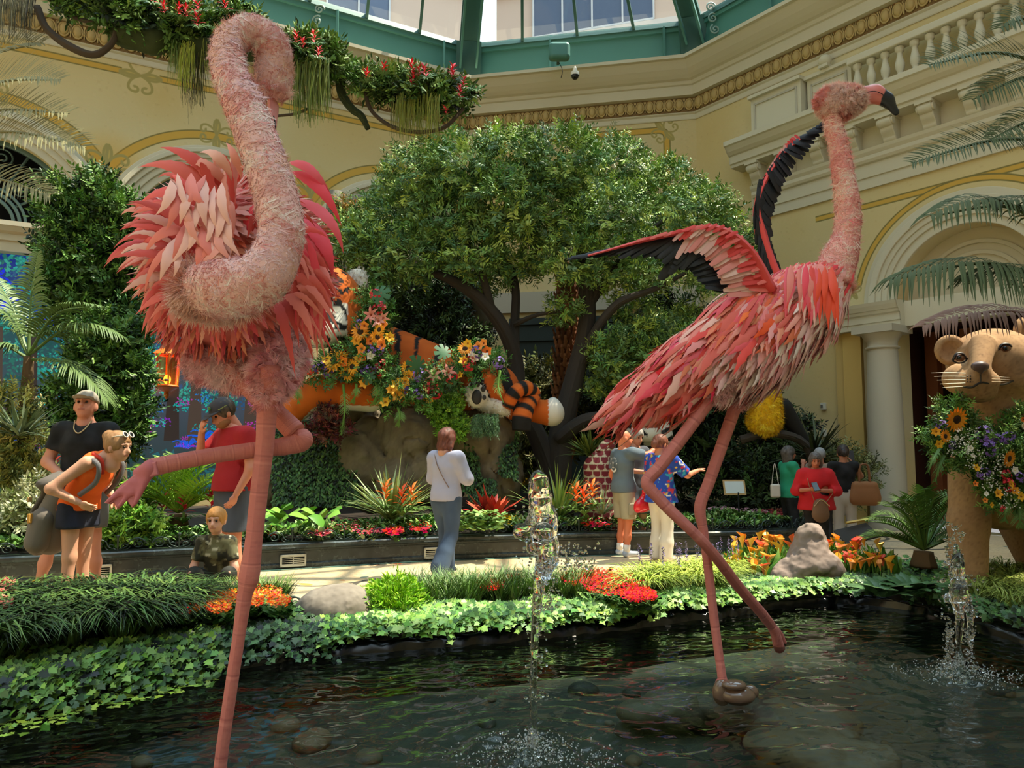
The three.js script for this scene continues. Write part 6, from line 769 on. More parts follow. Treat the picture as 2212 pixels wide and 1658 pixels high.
// ---------------------------------------------------------------- tiger lying on the rocks
const ORANGE = C('#d9681f'), BLK = C('#1c1a1a'), WHT = C('#e9e4da');
const furBump = grain(256, (x, y) => 255 * fbm(x * 60, y * 60, 3, 2));
{
  const o = thing('tiger_sculpture', 'orange tiger sculpture lying on the boulders under a flower garland', 'tiger', P(880, 900, 12)), D = 11.9, T = (x, y, d = 0) => P(x, y, D + d);
  const ax = T(1020, 820).sub(T(780, 770)).normalize(), s0 = T(780, 770);
  const stripes = (x, y, z, nz) => { const u = (x - s0.x) * ax.x + (y - s0.y) * ax.y, w = Math.sin(u * 21 + 5 * fbm(x * 3, y * 3, z * 3) + y * 4), wide = 0.55 + 0.4 * noise(x * 3, y * 3 + 9, z); return w > wide ? BLK : C('#d9681f').lerp(C('#c05616'), noise(x * 9, y * 9, z * 9)); };
  worldPart(o, 'body', sdf([{ a: T(770, 790), b: T(960, 830), r1: 0.46, r2: 0.4 }, { a: T(960, 830), b: T(1050, 850, 0.05), r1: 0.4, r2: 0.36 }, { a: T(840, 760), b: T(980, 800), r1: 0.4, r2: 0.3 }], { cell: 0.03, k: 0.12, color: stripes }), mat('#ffffff', 0.9, { vertexColors: true }));
  const arm = sdf([{ a: T(800, 850, -0.25), b: T(690, 848, -0.4), r1: 0.28, r2: 0.25 }, { a: T(690, 848, -0.4), b: T(638, 882, -0.45), r1: 0.25, r2: 0.19 }, { a: T(638, 882, -0.45), b: T(622, 905, -0.5), r1: 0.19, r2: 0.16 }], { cell: 0.025, k: 0.08, color: (x, y, z, a, b) => b < -0.72 ? WHT : C('#dd6d1c').lerp(C('#c25a18'), noise(x * 9, y * 9, z * 9)) });
  worldPart(o, 'foreleg', arm, mat('#ffffff', 0.9, { vertexColors: true }));
  const hc = T(702, 662, -0.3);
  const head = sdf([{ c: hc, R: [0.6, 0.62, 0.5] }, { c: T(690, 715, -0.65), R: [0.34, 0.26, 0.3] }, { c: T(745, 705, -0.4), R: [0.28, 0.3, 0.3] }, { c: T(700, 620, -0.45), R: [0.36, 0.3, 0.35] }], { cell: 0.03, k: 0.14, color: (x, y, z, a, b, c) => { const u = (x - hc.x) / 0.6, v = (y - hc.y) / 0.62, w = fbm(x * 5, y * 5, z * 5), st = Math.sin(v * 11 + u * 9 + w * 9); const white = v < -0.05 || (u > 0.0 && u < 0.45 && v < 0.35 && v > -0.3) || (u < 0 && v > 0.25 && v < 0.7); if (u > 0.72 && v < 0.5) return ORANGE; if (st > 0.45) return BLK; return white ? WHT : ORANGE; } });
  worldPart(o, 'head', head, mat('#ffffff', 0.92, { vertexColors: true }));
  for (const [x, y, d] of [[772, 606, -0.15], [640, 600, -0.1]]) { const e = sdf([{ c: T(x, y, d), R: [0.17, 0.2, 0.07] }], { cell: 0.02, color: (a, b, c, n, m, k) => k > 0.3 ? WHT : BLK }); worldPart(o, 'ear', e, mat('#ffffff', 0.95, { vertexColors: true })); downOn(o, e, 260, 0.06, ['#e9e4da', '#f2eee6'], 'ear_fur', V(0, 0, 0.2)); }
  const hcol = (f) => (x, y, z) => Math.sin((x - s0.x) * f * 0.95 + (y - s0.y) * f * 0.35 + noise(x * 3, y * 3, z * 3)) > 0.35 ? BLK : C('#d9641c').lerp(C('#c25a18'), noise(x * 9, y * 9, z * 9));
  worldPart(o, 'hind_leg', sdf([{ a: T(1075, 835, -0.1), b: T(1040, 830, -0.35), r1: 0.32, r2: 0.3 }, { a: T(1075, 835, -0.1), b: T(1115, 878, -0.2), r1: 0.28, r2: 0.22 }], { cell: 0.028, k: 0.1, color: hcol(16) }), mat('#ffffff', 0.9, { vertexColors: true }));
  const paw = sdf([{ c: T(1030, 850, -0.55), R: [0.17, 0.22, 0.14] }, { a: T(1050, 872, -0.42), b: T(1090, 884, -0.36), r1: 0.13, r2: 0.1 }], { cell: 0.022, k: 0.06, color: () => WHT }); worldPart(o, 'hind_paw', paw, mat('#ffffff', 0.95, { vertexColors: true })); downOn(o, paw, 420, 0.05, ['#e9e4da', '#f2eee6'], 'paw_fur', V(0, -0.2, 0));
  for (const [x, y, r, q] of [[1030, 857, 0.075, 1.5], [1020, 833, 0.035, 1.3], [1032, 829, 0.035, 1.3], [1044, 840, 0.035, 1.3], [1046, 858, 0.03, 1.3]]) worldPart(o, 'paw_pad', new THREE.SphereGeometry(r, 12, 8).scale(1, q, 0.5).translate(...T(x, y, -0.7).toArray()), mat('#2a2626', 0.6));
  const far = sdf([{ a: T(1120, 880, 0.1), b: T(1192, 893, 0.0), r1: 0.17, r2: 0.2 }, { c: T(1195, 885, -0.02), R: [0.13, 0.2, 0.18] }], { cell: 0.025, k: 0.06, color: (x, y, z) => x > T(1183, 890).x ? WHT : C('#dd6a1e') }); worldPart(o, 'far_hind_paw', far, mat('#ffffff', 0.92, { vertexColors: true }));
  const tailP = [[1095, 880, -0.4], [1112, 848, -0.45], [1135, 838, -0.35], [1152, 852, -0.2], [1140, 872, -0.3], [1128, 900, -0.4], [1126, 930, -0.4]].map(([x, y, d]) => T(x, y, d)), tailG = tube(tailP, [0.1, 0.11, 0.12, 0.12, 0.13, 0.15, 0.14], 14, 8); { const t2 = tailG.attributes.uv, c = []; for (let i = 0; i < t2.count; i++) { const v = t2.getY(i), k = Math.sin(v * 52) > 0.15 || v > 0.9 ? BLK : ORANGE; c.push(k.r, k.g, k.b); } tailG.setAttribute('color', new THREE.Float32BufferAttribute(c, 3)); } worldPart(o, 'tail', tailG, mat('#ffffff', 0.9, { vertexColors: true }));
  // greenery bed of the garland, then its flowers
  const gr = thing('flower_garland', 'green fern bed of the garland draped over the lying tiger', 'garland', T(820, 800, -0.5)); foliage(gr, 'leaves', [[805, 640, 11.3, 30], [815, 680, 11.25, 34], [800, 730, 11.2, 42], [770, 780, 11.15, 48], [715, 800, 11.1, 40], [670, 805, 11.1, 30], [820, 800, 11.15, 44], [870, 835, 11.1, 48], [930, 840, 11.1, 48], [985, 815, 11.15, 42], [1020, 780, 11.3, 38], [1060, 790, 11.4, 34], [840, 865, 11.1, 30]], 1500, 0.17, ['#3f6a2c', '#55823a', '#2f5226', '#6f9a4a'], sprigFine, matte);
  for (const [x, y, l] of [[742, 830, 110], [812, 822, 50], [830, 830, 60], [640, 830, 40], [1080, 800, 70], [860, 880, 40], [770, 830, 40]]) { const f = frondGeo(P(x, y, 11.0), P(x + rs(14), y + l * 0.5, 10.9), P(x + rs(10), y + l, 10.95), 0.11, 24, 0.2, 0.009, 0.2, 0.3); worldPart(gr, 'hanging_fern', f, cm('#6f9a48', 0.6)); }
  flowers('the lying tiger', [
    ['sunflower', [[779, 717, 17], [722, 780, 21], [749, 806, 15], [762, 792, 15], [882, 795, 14], [815, 728, 14], [1005, 753, 14], [820, 712, 12], [738, 772, 13]]],
    ['cosmos', [[857, 831, 13], [875, 825, 13], [884, 812, 12], [860, 854, 13], [833, 869, 11], [788, 827, 11], [929, 863, 8], [993, 810, 8], [1001, 780, 10], [1011, 741, 9], [841, 728, 10], [845, 842, 10], [868, 845, 11], [705, 778, 10], [775, 775, 10], [770, 735, 10]]],
    ['poppy', [[788, 703, 10], [783, 753, 11], [785, 772, 10], [802, 736, 11], [741, 780, 12], [828, 702, 11], [826, 745, 11], [1035, 749, 11], [1053, 759, 11], [890, 815, 7], [1045, 742, 9]]],
    ['rose', [[799, 768, 10], [1026, 772, 11], [1013, 763, 9], [1048, 771, 10], [725, 797, 7]]],
    ['lily', [[803, 680, 15], [817, 694, 14], [938, 810, 14], [969, 804, 14], [828, 686, 12]]],
    ['red', [[821, 785, 10], [822, 802, 10], [817, 665, 14], [930, 830, 15], [939, 848, 13], [1014, 785, 14], [975, 815, 12], [812, 636, 12]]],
    ['violet', [[817, 757, 11], [796, 757, 11], [686, 790, 12], [778, 800, 11], [802, 796, 10], [888, 843, 14], [906, 809, 14], [1077, 783, 12], [712, 804, 12], [1032, 760, 12], [905, 850, 11], [775, 700, 9]]],
    ['scarlet', [[668, 798, 10], [690, 800, 7]]], ['monstera', [[800, 631, 34], [972, 838, 34], [786, 801, 26], [922, 793, 34], [975, 770, 30]]]], 10.95, 1.3);
  const low = thing('hanging_blooms', 'dim wine-red blooms hanging under the tiger arm', 'flowers', P(712, 905, 11.2)); foliage(low, 'leaves', [[712, 905, 11.3, 30], [690, 930, 11.3, 22], [730, 925, 11.3, 24]], 360, 0.14, ['#6a2a34', '#7d3a40', '#4a3a28', '#8a4a3a'], sprigBroad, matte);
}
{ // striped tiger mask in the shade
  const c = P(1400, 905, 12.9), o = thing('tiger_mask', 'striped tiger face looking out of the shade behind the bald man', 'tiger', P(1400, 985, 12.9));
  worldPart(o, 'face', sdf([{ c, R: [0.36, 0.46, 0.26] }, { c: P(1402, 935, 12.62), R: [0.2, 0.16, 0.16] }, { c: P(1372, 940, 12.8), R: [0.18, 0.2, 0.16] }, { c: P(1430, 940, 12.8), R: [0.18, 0.2, 0.16] }], { cell: 0.018, k: 0.08, color: (x, y, z) => { const u = Math.abs(x - c.x) / 0.36, v = (y - c.y) / 0.46, w = fbm(x * 6, y * 6, z * 6), st = Math.sin(v * 17 - u * 8 + w * 4); if (u < 0.42 && v < 0.15 && v > -0.35) return Math.abs(v + 0.28) < 0.08 && u < 0.3 ? C('#9a4a34') : C('#a8541e'); if (u > 0.25 && st > 0.35) return BLK; return v < -0.25 || u > 0.55 || (v > 0.15 && v < 0.45 && u > 0.2) ? WHT : C('#b85c1e'); } }), mat('#ffffff', 0.9, { vertexColors: true }));
  for (const x of [1390, 1425]) { worldPart(o, 'eye', new THREE.SphereGeometry(0.06, 12, 8).translate(...P(x - 3, 888, 12.66).toArray()), mat('#cfd0a8', 0.2)); worldPart(o, 'pupil', new THREE.SphereGeometry(0.032, 10, 6).translate(...P(x - 3, 888, 12.61).toArray()), mat('#0a0a0a', 0.2)); }
  worldPart(o, 'post', tube([P(1400, 940, 13), P(1400, 1118, 13)], 0.08, 8, 2), darkVoid);
}
{ // maroon sculpture with cream scale outlines
  const c = P(1298, 1045, 11.4); solo('scaled_sculpture', 'maroon sculpture with cream scale outlines left of the bald man', 'sculpture', sdf([{ a: P(1300, 1125, 11.4), b: P(1292, 1010, 11.4), r1: 0.33, r2: 0.2 }, { a: P(1292, 1010, 11.4), b: P(1312, 965, 11.45), r1: 0.2, r2: 0.12 }], { cell: 0.016, k: 0.08, color: (x, y, z) => { const a = Math.floor((y - c.y) / 0.1), u = ((x - c.x + (a % 2) * 0.06 + 5) / 0.12) % 1, v = ((y - c.y + 5) / 0.1) % 1, d = Math.abs(u - 0.5) * 2; return v < 0.12 + 0.5 * d * d * d || d > 0.9 ? C('#cdbf9e') : C('#7a1f28'); } }), mat('#ffffff', 0.8, { vertexColors: true }));
}
{ // toucan
  const o = thing('toucan_sculpture', 'fluffy yellow-breasted toucan with a green beak behind the pink flamingo', 'toucan', P(1660, 945, 12.2)), g = sdf([{ a: P(1655, 838, 12.2), b: P(1652, 905, 12.2), r1: 0.2, r2: 0.27 }], { cell: 0.025, k: 0.05 }); worldPart(o, 'body', g, mat('#e0b012', 0.95)); downOn(o, g, 2200, 0.06, ['#f0c81a', '#e8b810', '#f5d838'], 'yellow_down', V(0, -0.5, 0));
  worldPart(o, 'beak', sdf([{ a: P(1640, 840, 12.05), b: P(1600, 862, 12), r1: 0.11, r2: 0.1 }, { a: P(1600, 862, 12), b: P(1578, 900, 12), r1: 0.1, r2: 0.05 }], { cell: 0.016, k: 0.04, color: (x, y) => y < P(1620, 858, 12).y ? C('#5f8a3a') : C('#d9782a') }), mat('#ffffff', 0.4, { vertexColors: true })); worldPart(o, 'eye', new THREE.SphereGeometry(0.03, 10, 8).translate(...P(1662, 830, 12.0).toArray()), darkVoid);
  worldPart(o, 'perch', tube([P(1600, 950, 12.3), P(1660, 935, 12.25), P(1740, 960, 12.4), P(1760, 1060, 12.4)], 0.07, 8, 5), bark); worldPart(o, 'dark_wing', sdf([{ a: P(1690, 880, 12.4), b: P(1735, 950, 12.5), r1: 0.16, r2: 0.1 }], { cell: 0.03 }), mat('#1d1b18', 0.9));
}
// ---------------------------------------------------------------- lioness at the right edge
{
  const o = thing('lioness_sculpture', 'sandy lioness sculpture with flower collar at the right edge', 'lioness', P(2110, 1255, 7.6)), T = (x, y, d) => P(x, y, d);
  const tan = (x, y, z) => C('#9c7450').lerp(C('#bc946a'), fbm(x * 4, y * 4, z * 4)).lerp(C('#6f4e36'), Math.pow(noise(x * 60, y * 60, z * 60), 3) * 0.8);
  const head = sdf([{ c: T(2145, 785, 7.75), R: [0.44, 0.36, 0.38] }, { c: T(2112, 824, 7.36), R: [0.2, 0.13, 0.16] }, { a: T(2122, 745, 7.48), b: T(2116, 798, 7.27), r1: 0.12, r2: 0.085 }, { c: T(2112, 850, 7.42), R: [0.17, 0.09, 0.14] }, { c: T(2080, 818, 7.55), R: [0.19, 0.16, 0.18] }, { c: T(2190, 815, 7.6), R: [0.24, 0.2, 0.22] }, { a: T(2150, 850, 7.85), b: T(2160, 985, 7.95), r1: 0.33, r2: 0.42 }, { a: T(2160, 985, 7.95), b: T(2160, 1060, 8.0), r1: 0.44, r2: 0.4 }, { a: T(2100, 1010, 7.75), b: T(2092, 1130, 7.7), r1: 0.22, r2: 0.18 }, { a: T(2092, 1130, 7.7), b: T(2092, 1262, 7.65), r1: 0.18, r2: 0.17 }, { a: T(2260, 1010, 7.9), b: T(2270, 1262, 7.9), r1: 0.24, r2: 0.18 }, { a: T(2180, 1020, 8.2), b: T(2380, 1060, 8.9), r1: 0.5, r2: 0.6 }, { a: T(2270, 1130, 8.5), b: T(2300, 1230, 8.4), r1: 0.5, r2: 0.4 }], { cell: 0.02, k: 0.07, color: (x, y, z, a, b, c) => { const m = tan(x, y, z); const e = T(2180, 790, 7.4), q = Math.hypot(x - T(2196, 786, 7.4).x, y - e.y); return q < 0.09 ? m.lerp(C('#5a4436'), 0.5 * noise(x * 90, y * 90, z * 90)) : m; } });
  worldPart(o, 'body', head, mat('#ffffff', 0.95, { vertexColors: true }));
  for (const [x, y, d, r] of [[2053, 756, 7.72, 0.15], [2212, 718, 7.78, -0.2]]) worldPart(o, 'ear', sdf([{ c: V(0, 0, 0), R: [0.15, 0.16, 0.06] }, { c: V(0, -0.01, 0.06), R: [0.1, 0.11, 0.06], sub: true, k: 0.03 }], { cell: 0.014, k: 0.03, color: (a, b, c) => tan(a, b, c) }).rotateY(r * -2).translate(...T(x, y, d).toArray()), mat('#ffffff', 0.95, { vertexColors: true }));
  const dk2 = mat('#2b211d', 0.5), on = (x, y, d) => T(x, y, d);
  worldPart(o, 'nose', sdf([{ c: V(0, 0, 0), R: [0.085, 0.05, 0.05] }, { a: V(0, 0, 0.01), b: V(0, -0.07, 0.01), r1: 0.03, r2: 0.012 }], { cell: 0.01, k: 0.03 }).translate(...on(2117, 791, 7.17).toArray()), mat('#5a4440', 0.45));
  for (const [x, y, d, s] of [[2073, 773, 7.42, 0.85], [2172, 753, 7.41, 1]]) { worldPart(o, 'eye', new THREE.SphereGeometry(0.052 * s, 16, 12).scale(1.15, 0.85, 0.6).translate(...on(x, y, d).toArray()), mat('#6f3d22', 0.08, { clearcoat: 1 })); worldPart(o, 'pupil', new THREE.SphereGeometry(0.024 * s, 12, 8).translate(...on(x - 1, y - 1, d - 0.025).toArray()), mat('#0b0908', 0.05)); worldPart(o, 'eye_line', tube([on(x - 18 * s, y + 6, d), on(x - 8 * s, y - 9, d - 0.02), on(x + 6 * s, y - 10, d - 0.02), on(x + 18 * s, y + 2, d + 0.01)], 0.012, 6, 5), dk2); worldPart(o, 'eye_line', tube([on(x - 18 * s, y + 6, d), on(x - 4 * s, y + 11, d - 0.01), on(x + 12 * s, y + 8, d), on(x + 20 * s, y + 1, d + 0.02)], 0.008, 6, 5), dk2); }
  worldPart(o, 'mouth_line', tube([on(2080, 835, 7.33), on(2100, 836, 7.22), on(2118, 826, 7.19), on(2145, 830, 7.24), on(2172, 829, 7.34), on(2188, 822, 7.4)], 0.01, 6, 6), dk2); worldPart(o, 'mouth_line', tube([on(2117, 800, 7.16), on(2118, 812, 7.18), on(2118, 826, 7.19)], 0.008, 5, 3), dk2);
  for (let i = 0; i < 5; i++) worldPart(o, 'whisker', tube([on(2085, 806 + i * 7, 7.25), on(2050, 804 + i * 8, 7.12), on(2012 + i * 6, 805 + i * 8, 7.05)], [0.004, 0.003, 0.001], 4, 3), mat('#e8dcc4', 0.5));
  for (let i = 0; i < 3; i++) worldPart(o, 'whisker', tube([on(2138, 812 + i * 6, 7.22), on(2160, 814 + i * 5, 7.15), on(2182, 815 + i * 5, 7.12)], [0.004, 0.003, 0.001], 4, 3), mat('#d9c09a', 0.5));
  for (let i = 0; i < 12; i++) worldPart(o, 'whisker_spot', new THREE.SphereGeometry(0.008, 6, 4).translate(...on(2090 + (i % 4) * 6, 812 + Math.floor(i / 4) * 6, 7.24).toArray()), dk2);
  const gr = thing('flower_collar', 'green leafy bed of the flower collar on the lioness', 'garland', T(2100, 980, 7.3)); foliage(gr, 'leaves', [[2060, 900, 7.4, 32], [2040, 945, 7.35, 32], [2090, 940, 7.3, 34], [2060, 975, 7.3, 34], [2120, 980, 7.3, 38], [2165, 960, 7.35, 36], [2150, 1020, 7.3, 36], [2200, 1000, 7.3, 40], [2180, 1060, 7.3, 36], [2210, 910, 7.4, 26], [2215, 1060, 7.35, 32], [2160, 1080, 7.3, 20]], 1900, 0.15, ['#4d7030', '#638a3c', '#3a5826', '#7fa048'], sprigFine, matte);
  for (const [x, y, a, b] of [[2040, 985, -20, 55], [2030, 970, -25, 50], [2200, 1090, 5, 50], [2180, 1080, -10, 45]]) worldPart(gr, 'hanging_fern', frondGeo(T(x, y, 7.2), T(x + a * 0.6, y + b * 0.4, 7.1), T(x + a, y + b, 7.15), 0.1, 16, 0.3, 0.009, 0.2, 0.4), cm('#5d8040', 0.6));
  flowers('the lioness collar', [['sunflower', [[2065, 905, 25], [2041, 942, 14], [2178, 990, 19]]], ['cosmos', [[2022, 932, 10], [2028, 958, 10], [2155, 1066, 11], [2141, 1090, 7], [2192, 1060, 10], [2205, 1072, 10], [2108, 1010, 9], [2183, 1045, 8]]], ['violet', [[2128, 938, 18], [2150, 955, 18], [2140, 968, 16], [2034, 918, 11], [2178, 945, 14], [2125, 1022, 13], [2058, 962, 9], [2205, 1030, 12]]], ['red', [[2175, 1028, 14], [2180, 1048, 13], [2166, 1098, 7]]], ['rose', [[2068, 928, 8], [2095, 968, 8], [2085, 972, 7], [2190, 1015, 10], [2100, 985, 7], [2208, 918, 10], [2063, 945, 7], [2130, 1066, 6]]], ['poppy', [[2106, 1045, 7], [2128, 1080, 6], [2210, 905, 7]]]], 7.05, 1.15);
  const wf = []; for (let i = 0; i < 420; i++) { const q = pick([[2090, 945], [2110, 990], [2140, 1040], [2070, 960], [2180, 1075], [2165, 1000]]), s = 0.016; wf.push([frame(T(q[0] + rs(24), q[1] + rs(22), 7.08 + rs(0.08)), V(rs(0.6), rs(0.6), 1), rdir(), s, s, s), tint('#e6e2da', 0.05)]); } worldInst(gr, 'baby_breath', floret, mat('#ffffff', 0.7), wf);
}
// ---------------------------------------------------------------- mossy branch hung with plants
{
  const o = thing('hanging_branch', 'mossy branch hung with trailing plants across the upper left', 'branch', P(500, 120, 7.6)), moss = mat('#3a4424', 0.95, { bumpMap: furBump, bumpScale: 0.02 }), wood = mat('#4a3d30', 0.9);
  const wt = (n, pts, r, m) => worldPart(o, n, tube(pts.map((a) => P(...a)), r, 9, 6), m);
  wt('branch', [[20, -60, 7.2], [150, -20, 7.2], [240, 25, 7.2], [300, 55, 7.3], [400, 90, 7.4], [520, 110, 7.6], [640, 120, 7.8], [740, 150, 8], [850, 190, 8.1], [960, 200, 8.2], [1028, 210, 8.3]], [0.1, 0.12, 0.13, 0.14, 0.12, 0.1, 0.1, 0.09, 0.08, 0.07, 0.05], moss);
  for (const L of [[[275, 75, 7.2, 0.17, 0.14], [330, 85, 7.25, 0.17, 0.15]], [[680, 140, 7.8, 0.2, 0.13]], [[900, 200, 8.1, 0.25, 0.1]], [[440, 110, 7.4, 0.22, 0.14]]]) worldPart(o, 'moss_lump', sdf(L.map(([x, y, D, a, b]) => ({ c: P(x, y, D), R: [a, b, 0.15] })), { cell: 0.03, k: 0.1, warp: (x, y, z) => 0.06 * (fbm(x * 8, y * 8, z * 8) - 0.5) }), moss);
  wt('vine', [[80, 15, 7.1], [100, 60, 7.1], [150, 100, 7.1], [205, 118, 7.1], [240, 95, 7.1], [255, 60, 7.1]], [0.035, 0.035, 0.04, 0.035, 0.03, 0.03], wood); wt('vine', [[110, 0, 7.1], [150, 32, 7.1], [210, 48, 7.1], [245, 30, 7.1]], 0.022, wood);
  wt('vine', [[735, 155, 8], [738, 200, 8], [760, 235, 8], [780, 250, 8], [795, 278, 8]], [0.06, 0.05, 0.045, 0.04, 0.03], moss); wt('vine', [[788, 190, 8], [800, 235, 8], [840, 270, 8], [900, 285, 8], [960, 275, 8], [1000, 235, 8.1]], 0.022, wood); wt('vine', [[600, 250, 7.9], [640, 245, 7.9], [665, 235, 7.9]], 0.015, wood);
  const cols = ['#4a6b2c', '#5f8038', '#3a5224', '#7a9a48'];
  foliage(o, 'leaves', [[250, 20, 7.1, 45], [300, 45, 7.2, 40], [380, 60, 7.3, 45], [440, 60, 7.4, 40], [520, 50, 7.6, 35], [690, 125, 7.8, 45], [650, 110, 7.7, 35], [720, 140, 7.9, 30], [800, 180, 8, 30], [860, 185, 8, 34], [910, 195, 8, 36], [960, 205, 8.1, 34], [1000, 205, 8.2, 22], [160, 0, 7.1, 30]], 2600, 0.17, cols, sprigBroad, matte);
  const strand = ribbon(V(0, 0, 0), V(0.05, 0.5, 0.03), V(0, 1, 0), 0.02, V(0, 0, 1), { n: 6, fold: 0.1, rag: 0.6, prof: (t) => 1 - t * 0.6 }), L = [];
  for (const [x, y, w, l0, l1, D, n, c] of [[380, 90, 12, 60, 90, 7.3, 60, '#6f8240'], [405, 95, 16, 70, 110, 7.3, 110, '#97a038'], [425, 110, 26, 80, 130, 7.4, 110, '#55552f'], [450, 90, 12, 60, 90, 7.4, 60, '#8a9540'], [675, 130, 38, 70, 150, 7.7, 320, '#6a7a34'], [905, 205, 46, 50, 110, 8, 320, '#8c9440'], [870, 215, 24, 50, 90, 8, 100, '#7a7a38'], [30, -10, 48, 50, 110, 7, 200, '#4a4a34'], [415, 200, 8, 30, 60, 7.3, 12, '#4a4430'], [20, -5, 40, 40, 90, 7, 90, '#6b6848']]) for (let i = 0; i < n; i++) { const l = px(rr(l0, l1), D); L.push([frame(P(x + rs(w), y + rs(10), D + rs(0.18)), V(rs(0.08), -1, rs(0.08)), V(rs(1), 0, 1), l * rr(0.7, 1.3), l, l), tint(c, 0.06)]); }
  worldInst(o, 'trailing_strands', strand, matte, L);
  let i = 0; for (const [x, y, D, s] of [[330, 5, 7.2, 0.8], [355, 30, 7.2, 0.9], [385, 32, 7.3, 0.8], [402, 38, 7.3, 0.9], [430, 22, 7.3, 1], [428, 55, 7.3, 1], [487, 22, 7.5, 1], [640, 92, 7.6, 0.8], [655, 105, 7.6, 0.8], [680, 92, 7.7, 0.9], [687, 122, 7.6, 0.7], [792, 172, 7.9, 0.9], [828, 156, 7.9, 0.8], [890, 156, 7.9, 1], [888, 182, 7.9, 1], [905, 165, 7.9, 0.8], [920, 165, 7.9, 0.9], [975, 165, 8, 1], [980, 172, 8, 0.8], [1000, 188, 8.1, 0.9], [992, 210, 8, 0.9], [965, 248, 8, 0.7]].sort((a, b) => a[0] - b[0])) { i++; const b = thing('bromeliad', `red bromeliad on the mossy branch, ${ordinal(i)} from the left`, 'flower', P(x, y, D - 0.25), 'red bromeliads on the mossy branch'); b.rotation.set(0.4 + rs(0.3), R() * 7, rs(0.4)); b.scale.setScalar(s * 0.5); part(b, 'bract', brom, cm(pick(['#e0203a', '#e8283c', '#d81830']), 0.5)); part(b, 'leaves', bromBase, cm('#4f7038', 0.45), V(0, -0.08, 0)); }
}
// signs
{
  const s1 = thing('sign_stand', 'small lit sign on a post among the shaded plants', 'sign', V(P(1596, 1100, 11.6).x, 0.27, -11.6)), fr = mat('#b8935a', 0.5); part(s1, 'post', tube([V(0, 0, 0), V(0, 0.5, 0)], 0.012, 6, 1), darkVoid); const pn = part(s1, 'frame', box(0.34, 0.24, 0.015, 0, 0.6, 0), fr); pn.rotation.x = -0.35; const f = part(s1, 'sheet', box(0.29, 0.19, 0.012, 0, 0.6, 0.006), mat('#cdd4d2', 0.4)); f.rotation.x = -0.35;
  const s2 = thing('sign_stand', 'slanted information board beside the calla lilies', 'sign', V(P(1845, 1200, 9.9).x, 0, -9.9)); part(s2, 'post', tube([V(0.02, 0, 0), V(0.02, 0.38, 0)], 0.02, 6, 1), darkVoid); const b = part(s2, 'board', box(0.46, 0.02, 0.3, 0, 0.42, 0, 0.005), mat('#34302c', 0.9)); b.rotation.set(0.5, 0.2, 0.12); const e = part(s2, 'edge', box(0.3, 0.02, 0.03, 0.06, 0.5, -0.14), mat('#c9a24a', 0.5)); e.rotation.set(0.5, 0.2, 0.05);
}
// printed marks on clothing
const printTex = canvas(256, 256, (g) => { g.clearRect(0, 0, 256, 256); g.fillStyle = g.strokeStyle = '#dfe3e2'; g.font = 'bold 34px sans-serif'; g.textAlign = 'center'; const w = 'LABRADOR'; for (let i = 0; i < w.length; i++) { g.save(); g.translate(128, 128); g.rotate(-1.45 + i * 0.41); g.fillText(w[i], 0, -84); g.restore(); } g.lineWidth = 8; g.beginPath(); g.moveTo(100, 90); g.lineTo(128, 120); g.lineTo(156, 90); g.moveTo(128, 120); g.lineTo(128, 165); g.moveTo(95, 170); g.lineTo(161, 170); g.stroke(); g.lineWidth = 26; g.beginPath(); g.arc(128, 128, 92, 0.6, 2.5); g.stroke(); });
const printPatch = () => { const pos = [], uv = [], idx = []; for (let j = 0; j <= 8; j++) for (let i = 0; i <= 8; i++) { const u = i / 8, v = j / 8, x = (u - 0.5) * 0.26; pos.push(-x, 1.14 + v * 0.26, -0.142 + 0.9 * x * x - 0.02 * Math.sin(v * PI)); uv.push(u, v); } for (let j = 0; j < 8; j++) for (let i = 0; i < 8; i++) { const a = j * 9 + i; idx.push(a, a + 1, a + 9, a + 1, a + 10, a + 9); } return geoFrom(pos, idx, { uv }); };
const stitchTex = canvas(256, 64, (g) => { g.clearRect(0, 0, 256, 64); g.strokeStyle = '#c8d86a'; g.lineWidth = 5; g.beginPath(); g.moveTo(10, 44); for (let i = 0; i < 12; i++) g.quadraticCurveTo(18 + i * 20, i % 3 ? 24 : 4, 28 + i * 20, 44); g.stroke(); });
const canvasStitch = () => new THREE.PlaneGeometry(0.09, 0.022);
